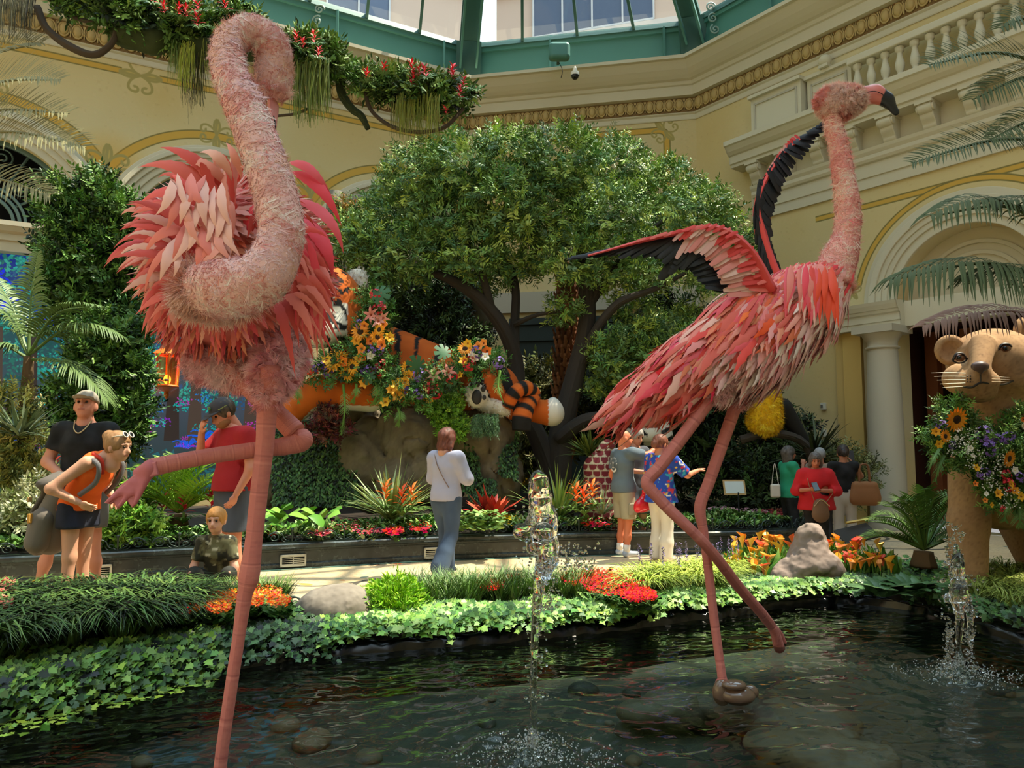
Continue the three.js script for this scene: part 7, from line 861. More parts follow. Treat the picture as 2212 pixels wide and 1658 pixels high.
// ---------------------------------------------------------------- people
const BASE = { pelvis: [0, 0.95, 0], waist: [0, 1.1, 0], chest: [0, 1.3, 0], neck: [0, 1.46, -0.01], head: [0, 1.625, 0.02], sL: [0.185, 1.41, -0.01], eL: [0.25, 1.13, -0.02], wL: [0.26, 0.9, 0.06], sR: [-0.185, 1.41, -0.01], eR: [-0.25, 1.13, -0.02], wR: [-0.26, 0.9, 0.06], hL: [0.095, 0.92, 0], kL: [0.1, 0.5, 0.02], aL: [0.105, 0.08, -0.02], hR: [-0.095, 0.92, 0], kR: [-0.1, 0.5, 0.02], aR: [-0.105, 0.08, -0.02] };
const cap = (a, b, r1, r2, fn, flat) => ({ a, b, r1, r2, ...(fn ? { fn, flat } : {}) });
const headGeos = new Map();
function headGeo(skin, kid) {   // face looks along +z, centre of the skull at the origin
  const g = sdf([{ c: V(0, 0.03, -0.012), R: [0.075, 0.092, 0.095] }, { c: V(0, -0.03, 0.018), R: [0.062, 0.07, 0.072] }, { c: V(0, -0.078, 0.042), R: [0.036, 0.03, 0.036] }, cap(V(0, 0.02, 0.085), V(0, -0.022, 0.103), 0.01, 0.014), { c: V(0.03, 0.035, 0.074), R: [0.026, 0.01, 0.014] }, { c: V(-0.03, 0.035, 0.074), R: [0.026, 0.01, 0.014] }, { c: V(0.03, 0.014, 0.092), R: [0.016, 0.012, 0.014], sub: true }, { c: V(-0.03, 0.014, 0.092), R: [0.016, 0.012, 0.014], sub: true }, { c: V(0.078, -0.005, -0.008), R: [0.012, 0.032, 0.02] }, { c: V(-0.078, -0.005, -0.008), R: [0.012, 0.032, 0.02] }, { c: V(0, -0.052, 0.084), R: [0.024, 0.008, 0.012] }, cap(V(0, -0.06, -0.03), V(0, -0.15, -0.035), kid ? 0.042 : 0.054, kid ? 0.045 : 0.06)], { cell: 0.0075, k: 0.02, color: (x, y, z) => { const s = C(skin); if (z > 0.06 && Math.abs(x) < 0.026 && Math.abs(y + 0.052) < 0.009) return s.lerp(C('#9a3a3a'), 0.55); if (z > 0.05 && Math.abs(Math.abs(x) - 0.03) < 0.022 && Math.abs(y - 0.042 + 0.2 * (Math.abs(x) - 0.03) ** 2) < 0.006) return s.lerp(C('#3a281c'), kid ? 0.25 : 0.6); return s.lerp(C('#c2604a'), 0.12 + 0.12 * noise(x * 40, y * 40, z * 40)); } });
  return g;
}
function handGeo(skin, side, curl = 0.5) {   // wrist at the origin, fingers along -y, palm faces +z, thumb on the side * -x
  const p = [cap(V(0, 0, 0), V(0, -0.035, 0), 0.024, 0.03, V(0, 0, 1), 0.55), cap(V(-0.012, -0.05, 0), V(0.012, -0.05, 0), 0.03, 0.03, V(0, 0, 1), 0.5)];
  [[-0.028, 0.062], [-0.009, 0.072], [0.01, 0.068], [0.028, 0.052]].forEach(([x, l]) => { const a = V(x, -0.075, 0), b = V(x * 1.15, -0.075 - l * 0.55 * Math.cos(curl), l * 0.55 * Math.sin(curl)), c = V(x * 1.15, b.y - l * 0.45 * Math.cos(curl * 2), b.z + l * 0.45 * Math.sin(curl * 2)); p.push({ ...cap(a, b, 0.0095, 0.009), k: 0.004 }, { ...cap(b, c, 0.009, 0.0075), k: 0.004 }); });
  p.push({ ...cap(V(-side * 0.025, -0.02, 0.005), V(-side * 0.052, -0.05, 0.016), 0.013, 0.011), k: 0.01 }, { ...cap(V(-side * 0.052, -0.05, 0.016), V(-side * 0.056, -0.08, 0.024), 0.011, 0.009), k: 0.004 });
  return sdf(p, { cell: 0.0065, k: 0.012, color: (x, y, z) => C(skin).lerp(C('#c2604a'), 0.15) });
}
function person(label, { x, D, top, h, yaw, skin = '#c68e72', build = 1, pose = {}, hair, hairC = '#4a3526', cap: capC, turn = 0, tilt = 0, roll = 0, shirt, pants, shoes = '#3a3a3c', kid, hands = {}, beard, y0 = 0 }) {
  const J = {}; for (const k in BASE) J[k] = V(...(pose[k] ?? BASE[k]));
  const H = h ?? P(x, top, D).y - y0, s = H / 1.74, o = thing('person', label, 'person', V((x - CX) / F * D * 1.0, y0, -D)); o.position.x = P(x, 900, D).x; o.rotation.y = yaw; o.scale.setScalar(s);
  const cuff = (A, B, f) => { const d = B.clone().sub(A), L = d.length(); d.normalize(); return (X, Y, Z) => { const x = X - A.x, y = Y - A.y, z = Z - A.z, t = x * d.x + y * d.y + z * d.z, r = Math.hypot(x - d.x * t, y - d.y * t, z - d.z * t); return r < 0.095 && t > L * f - 0.05 ? t - L * f : -1; }; };
  const fz = V(0, 0, 1), b = build, skinC = (a, c, d) => C(skin).lerp(C('#b85a44'), 0.1 + 0.14 * noise(a * 30, c * 30, d * 30));
  const trunk = (e, hemF = 0) => [cap(J.pelvis, J.waist, 0.155 * b + e, 0.14 * b + e, fz, 0.72), cap(J.waist, J.chest, 0.14 * b + e, 0.165 * b + e, fz, 0.68), cap(J.chest, J.neck, 0.15 * b + e, 0.06 + e, fz, 0.65), cap(J.sL, J.sR, 0.054 + e, 0.054 + e), cap(J.neck, J.sL.clone().lerp(J.neck, 0.25), 0.055 + e * 0.5, 0.05 + e), cap(J.neck, J.sR.clone().lerp(J.neck, 0.25), 0.055 + e * 0.5, 0.05 + e)];
  const arm = (S, E, W, e, f0 = 1, f1 = 1) => { const r = []; r.push(cap(S, S.clone().lerp(E, Math.min(1, f0)), 0.056 * (0.5 + b / 2) + e, 0.046 + e)); if (f1 > 0) r.push(cap(E, E.clone().lerp(W, f1), 0.045 + e, lerp(0.045, 0.029, f1) + e)); return r; };
  const leg = (h0, k0, a0, e, f0 = 1, f1 = 1, fl = 0) => { const r = [cap(h0, h0.clone().lerp(k0, f0), 0.092 * b + e, lerp(0.092 * b, 0.062, f0) + e + (f1 ? 0 : fl))]; if (f1 > 0) r.push(cap(k0, k0.clone().lerp(a0, f1 * 0.55), 0.06 + e, 0.056 + e + fl * 0.5), cap(k0.clone().lerp(a0, f1 * 0.55), k0.clone().lerp(a0, f1), 0.056 + e + fl * 0.5, 0.04 + e + fl)); return r; };
  const foot = (a, k) => { const d = pose['toe' + k] ? V(...pose['toe' + k]) : a.clone().add(V(0, -0.04, 0.16)); return [cap(a, a.clone().add(V(0, -0.035, -0.02)), 0.04, 0.042), cap(a.clone().add(V(0, -0.035, 0)), d, 0.043, 0.036)]; };
  const body = sdf([...trunk(-0.012), cap(J.neck, J.head.clone().add(V(0, -0.08, -0.03)), 0.062, 0.054), ...arm(J.sL, J.eL, J.wL, 0), ...arm(J.sR, J.eR, J.wR, 0), ...leg(J.hL, J.kL, J.aL, -0.006), ...leg(J.hR, J.kR, J.aR, -0.006)], { cell: 0.019, k: 0.035, color: skinC });
  const hm = new THREE.Matrix4().makeRotationFromEuler(new THREE.Euler(tilt, turn, roll, 'YXZ')); hm.setPosition(J.head); hm.scale(kid ? V(1.35, 1.3, 1.35) : V(1.1, 1.08, 1.1));
  const bits = [body, headGeo(skin, kid).applyMatrix4(hm)];
  for (const [k, W, E, sd] of [['L', J.wL, J.eL, 1], ['R', J.wR, J.eR, -1]]) { const [pn, cu] = hands[k] ?? [[-sd * 0.9, 0, 0.3], 0.45], m = frame(W, E.clone().sub(W), V(...pn)); bits.push(handGeo(skin, sd, cu).applyMatrix4(m)); }
  part(o, 'body', merge(bits), mat('#ffffff', 0.6, { vertexColors: true }));
  for (const k of [-1, 1]) part(o, 'eye', new THREE.SphereGeometry(0.011, 8, 6).translate(k * 0.03, 0.014, 0.078).applyMatrix4(hm), cm('#2a1c16', 0.2));
  if (hair) {
    const e = 0.014, pr = [{ c: V(0, 0.036, -0.016), R: [0.077 + e, 0.092 + e, 0.096 + e] }]; if (hair === 'long' || hair === 'bob') { const L = hair === 'long' ? -0.16 : -0.09; for (const k of [-1, 1]) pr.push(cap(V(k * 0.068, 0.0, -0.02), V(k * 0.078, L, -0.02), 0.04, 0.034)); pr.push(cap(V(0, 0.02, -0.07), V(0, L - 0.02, -0.055), 0.07, 0.06)); } if (hair === 'bun') pr.push({ c: V(0, 0.085, -0.105), R: [0.05, 0.048, 0.05] }, cap(V(0, 0, -0.06), V(0, -0.06, -0.06), 0.05, 0.03)); if (hair === 'knot') pr.push({ c: V(0, 0.0, -0.115), R: [0.05, 0.055, 0.04] });
    pr.push({ c: V(0, -0.035, 0.1), R: [0.068, 0.088, 0.085], sub: true, k: 0.02 }); if (hair === 'short') pr.push({ c: V(0, -0.13, 0.0), R: [0.14, 0.09, 0.14], sub: true, k: 0.02 });
    const hg = sdf(pr, { cell: 0.009, k: 0.03, warp: (x, y, z) => 0.012 * (fbm(x * 60, y * 18, z * 60, 2) - 0.5), color: (x, y, z) => C(hairC).offsetHSL(0, 0, 0.14 * (fbm(x * 90, y * 20, z * 90, 2) - 0.5)) }); part(o, 'hair', hg.applyMatrix4(hm), mat('#ffffff', 0.6, { vertexColors: true }));
  }
  if (beard) part(o, 'beard', sdf([{ c: V(0, -0.06, 0.03), R: [0.066, 0.055, 0.07] }, { c: V(0, -0.03, 0.11), R: [0.05, 0.022, 0.04], sub: true }, { c: V(0, 0.04, 0.03), R: [0.1, 0.08, 0.1], sub: true }], { cell: 0.009, k: 0.02 }).applyMatrix4(hm), cm(beard, 0.9));
  if (capC) { const m = cm(capC, 0.85); part(o, 'cap', sdf([{ c: V(0, 0.045, -0.012), R: [0.09, 0.098, 0.106] }], { cell: 0.009, clip: [(X, Y) => 0.04 - Y] }).applyMatrix4(hm), m); part(o, 'cap_brim', sdf([cap(V(-0.025, 0.05, 0.08), V(0.025, 0.05, 0.08), 0.06, 0.06, V(0, 1, 0), 0.12), cap(V(0, 0.046, 0.1), V(0, 0.038, 0.135), 0.055, 0.05, V(0, 1, 0), 0.12)], { cell: 0.007, k: 0.02 }).applyMatrix4(hm), m); part(o, 'cap_button', new THREE.SphereGeometry(0.009, 8, 6).translate(0, 0.144, -0.012).applyMatrix4(hm), m); }
  if (shirt) { const [c, f0, f1, hem, e = 0.016, hemW = 0] = shirt, fn = typeof c === 'function' ? c : (X, Y, Z) => C(c).offsetHSL(0, 0, 0.05 * (fbm(X * 9, Y * 9, Z * 9) - 0.5)); const pr = f0 ? trunk(e) : trunk(e).slice(0, 3); if (f0 > 0) pr.push(...arm(J.sL, J.eL, J.wL, e + 0.006, f1 ? 1 : Math.min(1, f0 + 0.15), f1 ? Math.min(1, f1 + 0.15) : 0), ...arm(J.sR, J.eR, J.wR, e + 0.006, f1 ? 1 : Math.min(1, f0 + 0.15), f1 ? Math.min(1, f1 + 0.15) : 0)); if (hemW) pr.push(cap(J.pelvis, J.pelvis.clone().add(V(0, -0.12, 0)), 0.17 * b + e, 0.18 * b + hemW, fz, 0.8)); part(o, 'shirt', sdf(pr, { cell: 0.017, k: 0.04, warp: (X, Y, Z) => 0.012 * (fbm(X * 7, Y * 11, Z * 7) - 0.5), clip: [...(f0 > 0 ? [[J.sL, J.eL, J.wL], [J.sR, J.eR, J.wR]].map(([S, E, W]) => f1 ? cuff(E, W, f1) : cuff(S, E, f0)) : []), (X, Y) => hem - Y, (X, Y, Z) => f0 ? Y - 1.475 - 0.3 * Math.max(0, Math.abs(X) - 0.06) : Y - 1.6], color: fn }), mat('#ffffff', 0.9, { vertexColors: true })); }
  if (pants) { const [c, f0, f1, fl = 0, e = 0.014] = pants, hemY = lerp(J.hL.y, J.kL.y, f0), cut = !f1 && J.kL.y < J.hL.y - 0.2; const fn = typeof c === 'function' ? c : (X, Y, Z) => C(c).offsetHSL(0, 0, 0.06 * (fbm(X * 10, Y * 8, Z * 10) - 0.5)); part(o, f1 ? 'trousers' : 'shorts', sdf([cap(J.pelvis.clone().add(V(0, 0.06, 0)), J.pelvis.clone().add(V(0, -0.06, 0)), 0.158 * b, 0.165 * b, fz, 0.75), ...leg(J.hL, J.kL, J.aL, e, cut ? Math.min(1.1, f0 + 0.2) : f0, f1, fl), ...leg(J.hR, J.kR, J.aR, e, cut ? Math.min(1.1, f0 + 0.2) : f0, f1, fl)], { cell: 0.018, k: 0.03, clip: cut ? [(X, Y) => hemY - Y] : f1 === 1 ? [(X, Y) => 0.03 - Y] : [], warp: (X, Y, Z) => 0.014 * (fbm(X * 8, Y * 6, Z * 8) - 0.5), color: fn }), mat('#ffffff', 0.9, { vertexColors: true })); }
  if (shoes) for (const [a, k] of [[J.aL, 'L'], [J.aR, 'R']]) { const g = sdf(foot(a, k), { cell: 0.012, k: 0.03 }); const f = part(o, 'shoe', g, cm(shoes, 0.6)); if (shoes !== '#111') part(f, 'sole', sdf(foot(a, k).slice(1).map((q) => ({ ...q, a: q.a.clone().add(V(0, -0.022, 0)), b: q.b.clone().add(V(0, -0.016, 0)), r1: q.r1 * 0.85, r2: q.r2 })), { cell: 0.012, k: 0.02 }), cm('#d8d6d0', 0.7)); }
  o.userData.J = undefined; o.J = J; o.hm = hm; return o;
}
const phone = (o, p, rot, name = 'smartphone', label) => { const g = new RoundedBoxGeometry(0.074, 0.15, 0.009, 2, 0.004), w = o.localToWorld(V(...p)); const t = thing('smartphone', label, 'phone', w); part(t, 'case', g, cm('#22242a', 0.4)); part(t, 'screen', box(0.066, 0.138, 0.001, 0, 0, 0.0052), cm('#10141a', 0.1)); t.rotation.set(rot[0], o.rotation.y + rot[1], rot[2]); };
const strap = (o, pts, r, c) => part(o, 'strap', tube(pts.map((a) => V(...a)), r, 6, 6), cm(c, 0.8));

{ // man in black
  const o = person('man in black t-shirt and tan cap gazing up, hands clasped', { x: 186, D: 7.6, top: 850, yaw: 0.1, skin: '#cf8f74', build: 1.12, cap: '#9a8f80', tilt: -0.28, turn: 0.1, pose: { sL: [0.2, 1.41, -0.01], sR: [-0.2, 1.41, -0.01], eL: [0.28, 1.15, 0.02], wL: [0.06, 1.03, 0.22], eR: [-0.29, 1.14, 0.03], wR: [-0.06, 1.02, 0.24], hL: [0.1, 0.92, 0], hR: [-0.1, 0.92, 0], kR: [-0.2, 0.5, 0.06], aR: [-0.3, 0.09, 0.05], kL: [0.12, 0.5, 0.02], aL: [0.14, 0.09, -0.02] }, shirt: ['#16171a', 0.62, 0, 0.88], pants: ['#5a5854', 0.82, 0, 0.03], shoes: '#17171a', hands: { L: [[0, 0, -1], 0.7], R: [[0, 0, -1], 0.7] } });
  strap(o, [[0.07, 1.5, 0.05], [0.04, 1.42, 0.12], [0, 1.39, 0.135], [-0.04, 1.42, 0.12], [-0.07, 1.5, 0.05]], 0.005, '#c9b48a'); part(o, 'shoe_tongue', box(0.03, 0.06, 0.02, -0.3, 0.12, 0.12, 0.005), cm('#e0b020', 0.6));
}
{ // woman in orange, leaning forward, with a backpack
  const o = person('woman in orange tank top leaning forward, hand on hip', { x: 180, D: 6.75, h: 1.72, yaw: 1.35, skin: '#d3a184', hair: 'bun', hairC: '#9a7048', tilt: 0.12, pose: { waist: [0, 1.08, 0.04], chest: [0, 1.24, 0.15], neck: [0, 1.36, 0.24], head: [0, 1.45, 0.38], sL: [0.16, 1.32, 0.2], sR: [-0.16, 1.32, 0.2], eR: [-0.3, 1.1, -0.02], wR: [-0.2, 0.98, 0.18], eL: [0.3, 1.1, 0.0], wL: [0.2, 0.98, 0.2], kL: [0.1, 0.5, -0.02], kR: [-0.1, 0.5, 0.02] }, shirt: ['#f2661a', 0, 0, 0.9, 0.014, 0.03], pants: ['#1d2236', 0.42, 0, 0.035], shoes: '#2a2a2c', hands: { R: [[0.9, 0.2, 0.2], 0.2], L: [[-0.9, 0.2, 0.2], 0.2] } });
  part(o, 'sunglasses', merge([tube([V(-0.075, 0.08, -0.02), V(-0.08, 0.1, 0.04), V(-0.05, 0.11, 0.085)], 0.005, 5, 3), tube([V(0.075, 0.08, -0.02), V(0.08, 0.1, 0.04), V(0.05, 0.11, 0.085)], 0.005, 5, 3), new THREE.TorusGeometry(0.024, 0.005, 6, 14).rotateX(-0.6).translate(0.033, 0.118, 0.075), new THREE.TorusGeometry(0.024, 0.005, 6, 14).rotateX(-0.6).translate(-0.033, 0.118, 0.075)]).applyMatrix4(o.hm), cm('#d8cfc0', 0.3)); for (const k of [-1, 1]) part(o, 'lens', new THREE.SphereGeometry(0.024, 12, 8).scale(1, 1, 0.2).rotateX(-0.6).translate(k * 0.033, 0.118, 0.075).applyMatrix4(o.hm), cm('#1c1c1e', 0.1));
  strap(o, [[-0.14, 1.36, 0.2], [-0.15, 1.3, 0.31], [-0.13, 1.16, 0.28], [-0.16, 1.04, 0.14]], 0.022, '#6d6a6c'); strap(o, [[0.14, 1.36, 0.2], [0.15, 1.3, 0.31], [0.13, 1.16, 0.28], [0.16, 1.04, 0.14]], 0.022, '#6d6a6c');
  strap(o, [[-0.09, 1.4, 0.2], [-0.1, 1.34, 0.3], [-0.08, 1.22, 0.3]], 0.016, '#c8321e');
  const bp = thing('backpack', 'grey canvas backpack worn by the woman in orange', 'backpack', o.localToWorld(V(0, 0.6, -0.2))); bp.rotation.set(0, o.rotation.y, 0); bp.scale.setScalar(1.42); const gm = cm('#6f675f', 0.9);
  part(bp, 'main_bag', sdf([cap(V(0, 0.08, -0.05), V(0, 0.32, 0.06), 0.15, 0.13, V(0, 0, 1), 0.7)], { cell: 0.02, k: 0.03, warp: (x, y, z) => 0.012 * (fbm(x * 9, y * 9, z * 9) - 0.5) }), gm); part(bp, 'flap', sdf([cap(V(-0.06, 0.37, 0.02), V(0.06, 0.37, 0.02), 0.11, 0.11, V(0, 1, 0), 0.45), cap(V(0, 0.36, -0.02), V(0, 0.2, -0.14), 0.09, 0.08, V(0, 0, 1), 0.25)], { cell: 0.016, k: 0.03 }), cm('#57504a', 0.9)); part(bp, 'side_pocket', sdf([cap(V(-0.12, 0.02, -0.04), V(-0.12, 0.17, 0), 0.07, 0.065)], { cell: 0.016 }), gm); part(bp, 'front_pocket', sdf([cap(V(0, 0.02, -0.14), V(0, 0.14, -0.13), 0.1, 0.095, V(0, 0, 1), 0.5)], { cell: 0.016 }), gm); part(bp, 'tag', box(0.03, 0.06, 0.02, -0.19, 0.17, -0.03, 0.008), cm('#c9903c', 0.7)); part(bp, 'buckle', box(0.03, 0.03, 0.01, -0.17, 0.28, -0.06, 0.004), cm('#b8925a', 0.4));
}
{ // man in red with dark cap
  const o = person('man in red t-shirt and dark cap looking down, hand to face', { x: 508, D: 7.85, top: 862, yaw: -0.75, skin: '#d98f72', build: 1.18, cap: '#3f3b40', tilt: 0.55, hair: 'short', hairC: '#4a3a2e', beard: '#a06a42', pose: { head: [0, 1.6, 0.12], neck: [0, 1.46, 0.03], sL: [0.21, 1.4, -0.01], sR: [-0.21, 1.4, 0.0], eL: [0.28, 1.1, -0.02], wL: [0.25, 0.87, 0.1], eR: [-0.26, 1.2, 0.2], wR: [-0.07, 1.44, 0.28] }, shirt: ['#a81c22', 0.72, 0, 0.9, 0.02, 0.03], pants: ['#4a5160', 0.92, 0, 0.03], shoes: '#3a3a3c', hands: { R: [[0.3, 0.1, -1], 0.5] } });
  part(o, 'cap_badge', new THREE.SphereGeometry(0.018, 8, 6).scale(1, 1, 0.4).translate(0.02, 0.1, 0.088).applyMatrix4(o.hm), cm('#5a8a3a', 0.6));
  part(o, 'cap_logo', canvasStitch(), mat('#ffffff', 0.8, { map: stitchTex, transparent: true, alphaTest: 0.5 })).applyMatrix4(new THREE.Matrix4().copy(o.hm).multiply(new THREE.Matrix4().makeTranslation(0.0945, 0.07, 0.02)).multiply(new THREE.Matrix4().makeRotationY(PI / 2)));
}
{ // crouching boy
  person('red-haired small boy in camouflage shirt crouching with hands on the ground', { x: 479, D: 7.1, h: 1.28, yaw: 0.05, skin: '#e2ac94', kid: true, hair: 'short', hairC: '#c98a48', tilt: 0.05, y0: 0.0, pose: { pelvis: [0, 0.3, -0.12], waist: [0, 0.45, -0.06], chest: [0, 0.66, 0.02], neck: [0, 0.82, 0.05], head: [0, 1.04, 0.09], sL: [0.17, 0.78, 0.04], sR: [-0.17, 0.78, 0.04], eL: [0.25, 0.48, 0.1], wL: [0.2, 0.16, 0.22], eR: [-0.25, 0.48, 0.1], wR: [-0.22, 0.16, 0.22], hL: [0.09, 0.28, -0.1], kL: [0.22, 0.42, 0.22], aL: [0.18, 0.07, 0.02], hR: [-0.09, 0.28, -0.1], kR: [-0.22, 0.42, 0.22], aR: [-0.18, 0.07, 0.02] }, shirt: [(x, y, z) => { const n = fbm(x * 14, y * 14, z * 14 + 3, 3), m = noise(x * 22 + 9, y * 30, z * 22); return m > 0.78 ? C('#b9b29a') : n > 0.56 ? C('#2e2c20') : n > 0.45 ? C('#5a5236') : C('#6f6a4c'); }, 0.75, 0, 0.2], pants: ['#2e2c26', 0.9, 0, 0.02], shoes: '#3a3a3c' });
}
{ // walking woman
  const o = person('woman in lavender top and blue jeans walking away with a phone', { x: 965, D: 8.6, top: 929, yaw: 2.55, skin: '#d6a48c', hair: 'bob', hairC: '#6a3626', tilt: 0.3, build: 1.08, pose: { eL: [0.26, 1.16, 0.06], wL: [0.12, 1.16, 0.3], eR: [-0.27, 1.16, 0.06], wR: [-0.05, 1.2, 0.32], kL: [0.1, 0.5, 0.12], aL: [0.09, 0.09, 0.12], kR: [-0.1, 0.5, -0.02], aR: [-0.11, 0.16, -0.24], toeR: [-0.11, 0.05, -0.12] }, shirt: [(x, y, z) => (y > 1.08 && y < 1.26 && Math.abs(x) > 0.2 && z > 0.1 ? (noise(x * 60, y * 60, z * 60) > 0.5 ? C('#aeb4cc') : C('#4a5878')) : C('#b3b0c6').offsetHSL(0, 0, 0.04 * (fbm(x * 9, y * 9, z * 9) - 0.5))), 1, 0.45, 0.9, 0.02, 0.02], pants: [(x, y, z) => C('#37465e').lerp(C('#5a6c84'), clamp(fbm(x * 4, y * 2, z * 4) * 1.6 - 0.5, 0, 1)), 1, 1, 0.05, 0.02], shoes: '#2a2626', hands: { L: [[-0.8, 0.4, 0], 0.9], R: [[0.8, 0.4, 0], 0.9] } });
  phone(o, [0.02, 1.25, 0.4], [-0.6, 0, 0], '', 'phone held by the walking woman'); strap(o, [[0.12, 1.46, -0.08], [0.02, 1.32, -0.145], [-0.1, 1.12, -0.13], [-0.16, 0.98, -0.06]], 0.005, '#8a6a5a'); const bag = thing('shoulder_bag', 'small pale bag at the hip of the walking woman', 'bag', o.localToWorld(V(0.24, 0.92, 0.1))); part(bag, 'pouch', box(0.08, 0.22, 0.2, 0, 0, 0, 0.03), cm('#c9b8a0', 0.8)); part(bag, 'flap', box(0.085, 0.1, 0.2, 0, 0.06, 0.004, 0.03), cm('#b8a68c', 0.8));
}
{ // bald man pointing
  const o = person('bald man in grey t-shirt and khaki shorts raising a phone', { x: 1345, D: 10.3, top: 931, yaw: 1.9, skin: '#d9805a', build: 1.1, tilt: -0.05, turn: -0.1, pose: { eR: [-0.24, 1.4, 0.26], wR: [-0.16, 1.56, 0.5], sR: [-0.2, 1.43, 0.04], eL: [0.27, 1.13, -0.04], wL: [0.26, 0.9, 0.04] }, shirt: ['#62707a', 0.75, 0, 0.88, 0.02, 0.02], pants: ['#a39c84', 0.95, 0, 0.035], shoes: '#a9b4c4', hands: { R: [[0.6, 0.2, 0.2], 0.8] } });
  phone(o, [-0.14, 1.68, 0.56], [-0.3, 0, 0.2], '', 'phone raised by the bald man');
  part(o, 'back_print', printPatch(), mat('#ffffff', 0.9, { map: printTex, transparent: true, alphaTest: 0.35 })); for (const [x, k] of [[0.105, 1], [-0.105, -1]]) part(o, 'sock', tube([V(x, 0.07, -0.02), V(x, 0.17, -0.012)], 0.047, 10, 2), cm('#ece8e0', 0.9)); part(o, 'cargo_pocket', box(0.03, 0.16, 0.13, -0.215, 0.66, 0.03, 0.012), cm('#948d76', 0.9)); part(o, 'cargo_pocket', box(0.03, 0.16, 0.13, 0.215, 0.66, 0.03, 0.012), cm('#948d76', 0.9));
}
{ const o = person('grey-haired man in dark grey t-shirt behind the bald man', { x: 1372, D: 10.95, top: 927, yaw: 0.6, skin: '#c88f74', hair: 'short', hairC: '#a09a94', tilt: 0.3, pose: { eL: [0.26, 1.15, 0.04], wL: [0.1, 1.12, 0.28], eR: [-0.26, 1.15, 0.04], wR: [-0.06, 1.12, 0.28] }, shirt: ['#4a4d56', 0.75, 0, 0.88, 0.02], pants: ['#4a5060', 0.95, 0, 0.03], shoes: '#b8b4ac' }); phone(o, [0.02, 1.17, 0.36], [-0.5, 0, 0], '', 'phone held by the grey-haired man'); }
{ // woman in floral blouse pointing right
  const floral = (x, y, z) => { const n = noise(x * 26, y * 26, z * 26), m = noise(x * 19 + 7, y * 19 + 3, z * 19); return n > 0.78 ? C('#d83a3a') : n < 0.16 ? C('#e8e4e0') : m > 0.75 ? C('#2fa0c8') : m < 0.2 ? C('#e0b83a') : C('#2347a8'); };
  const o = person('woman in blue floral blouse and white trousers pointing right', { x: 1425, D: 9.8, top: 942, yaw: 2.1, skin: '#d98f6c', hair: 'knot', hairC: '#7a4430', build: 1.2, pose: { sR: [-0.19, 1.4, 0.05], eR: [-0.26, 1.2, 0.26], wR: [-0.2, 1.26, 0.52], eL: [0.28, 1.12, 0.02], wL: [0.24, 1.02, 0.24] }, shirt: [floral, 0.9, 0, 0.82, 0.03, 0.05], pants: ['#d2cdc2', 1, 1, 0.035, 0.02], shoes: '#b8b0a6', hands: { R: [[0, -1, 0.2], 0.1] } });
  const bag = thing('handbag', 'shiny red handbag hanging from the woman in floral blouse', 'bag', o.localToWorld(V(0.3, 0.86, -0.02))); bag.rotation.set(0, o.rotation.y + 0.4, 0.35); const rm = mat('#d81e30', 0.22, { clearcoat: 0.4 }); part(bag, 'body', sdf([cap(V(0, -0.1, -0.13), V(0, -0.1, 0.13), 0.09, 0.09, V(1, 0, 0), 0.7), cap(V(0, 0.1, -0.1), V(0, 0.1, 0.1), 0.035, 0.035), cap(V(0, -0.08, 0), V(0, 0.08, 0), 0.1, 0.05, V(0, 0, 1), 1.4)], { cell: 0.014, k: 0.05, warp: (x, y, z) => 0.02 * (fbm(x * 12, y * 12, z * 12) - 0.5) }), rm); for (const k of [-1, 1]) part(bag, 'handle', tube([V(k * 0.02, 0.1, -0.09), V(k * 0.025, 0.26, -0.05), V(k * 0.025, 0.28, 0.05), V(k * 0.02, 0.1, 0.09)], 0.008, 6, 6), rm);
}
{ const o = person('woman in green top holding a hand to her face', { x: 1700, D: 11.3, top: 966, yaw: 1.7, skin: '#a86e54', hair: 'bob', hairC: '#4a4442', build: 1.1, pose: { eR: [-0.24, 1.16, 0.12], wR: [-0.1, 1.44, 0.22], eL: [0.25, 1.14, 0.1], wL: [0.14, 1.1, 0.26] }, shirt: ['#1f8a68', 0.95, 0.5, 0.86, 0.02, 0.02], pants: ['#1a1a1e', 1, 1, 0.03, 0.02], shoes: '#2a2a2c' }); const b = thing('shoulder_bag', 'white shoulder bag of the woman in green', 'bag', o.localToWorld(V(-0.08, 0.98, -0.3))); part(b, 'pouch', box(0.14, 0.2, 0.08, 0, 0, 0, 0.03), cm('#c9c2b8', 0.7)); part(b, 'strap', tube([V(-0.05, 0.09, 0), V(0, 0.4, 0), V(0.05, 0.09, 0)], 0.006, 5, 5), cm('#c9c2b8', 0.7)); }
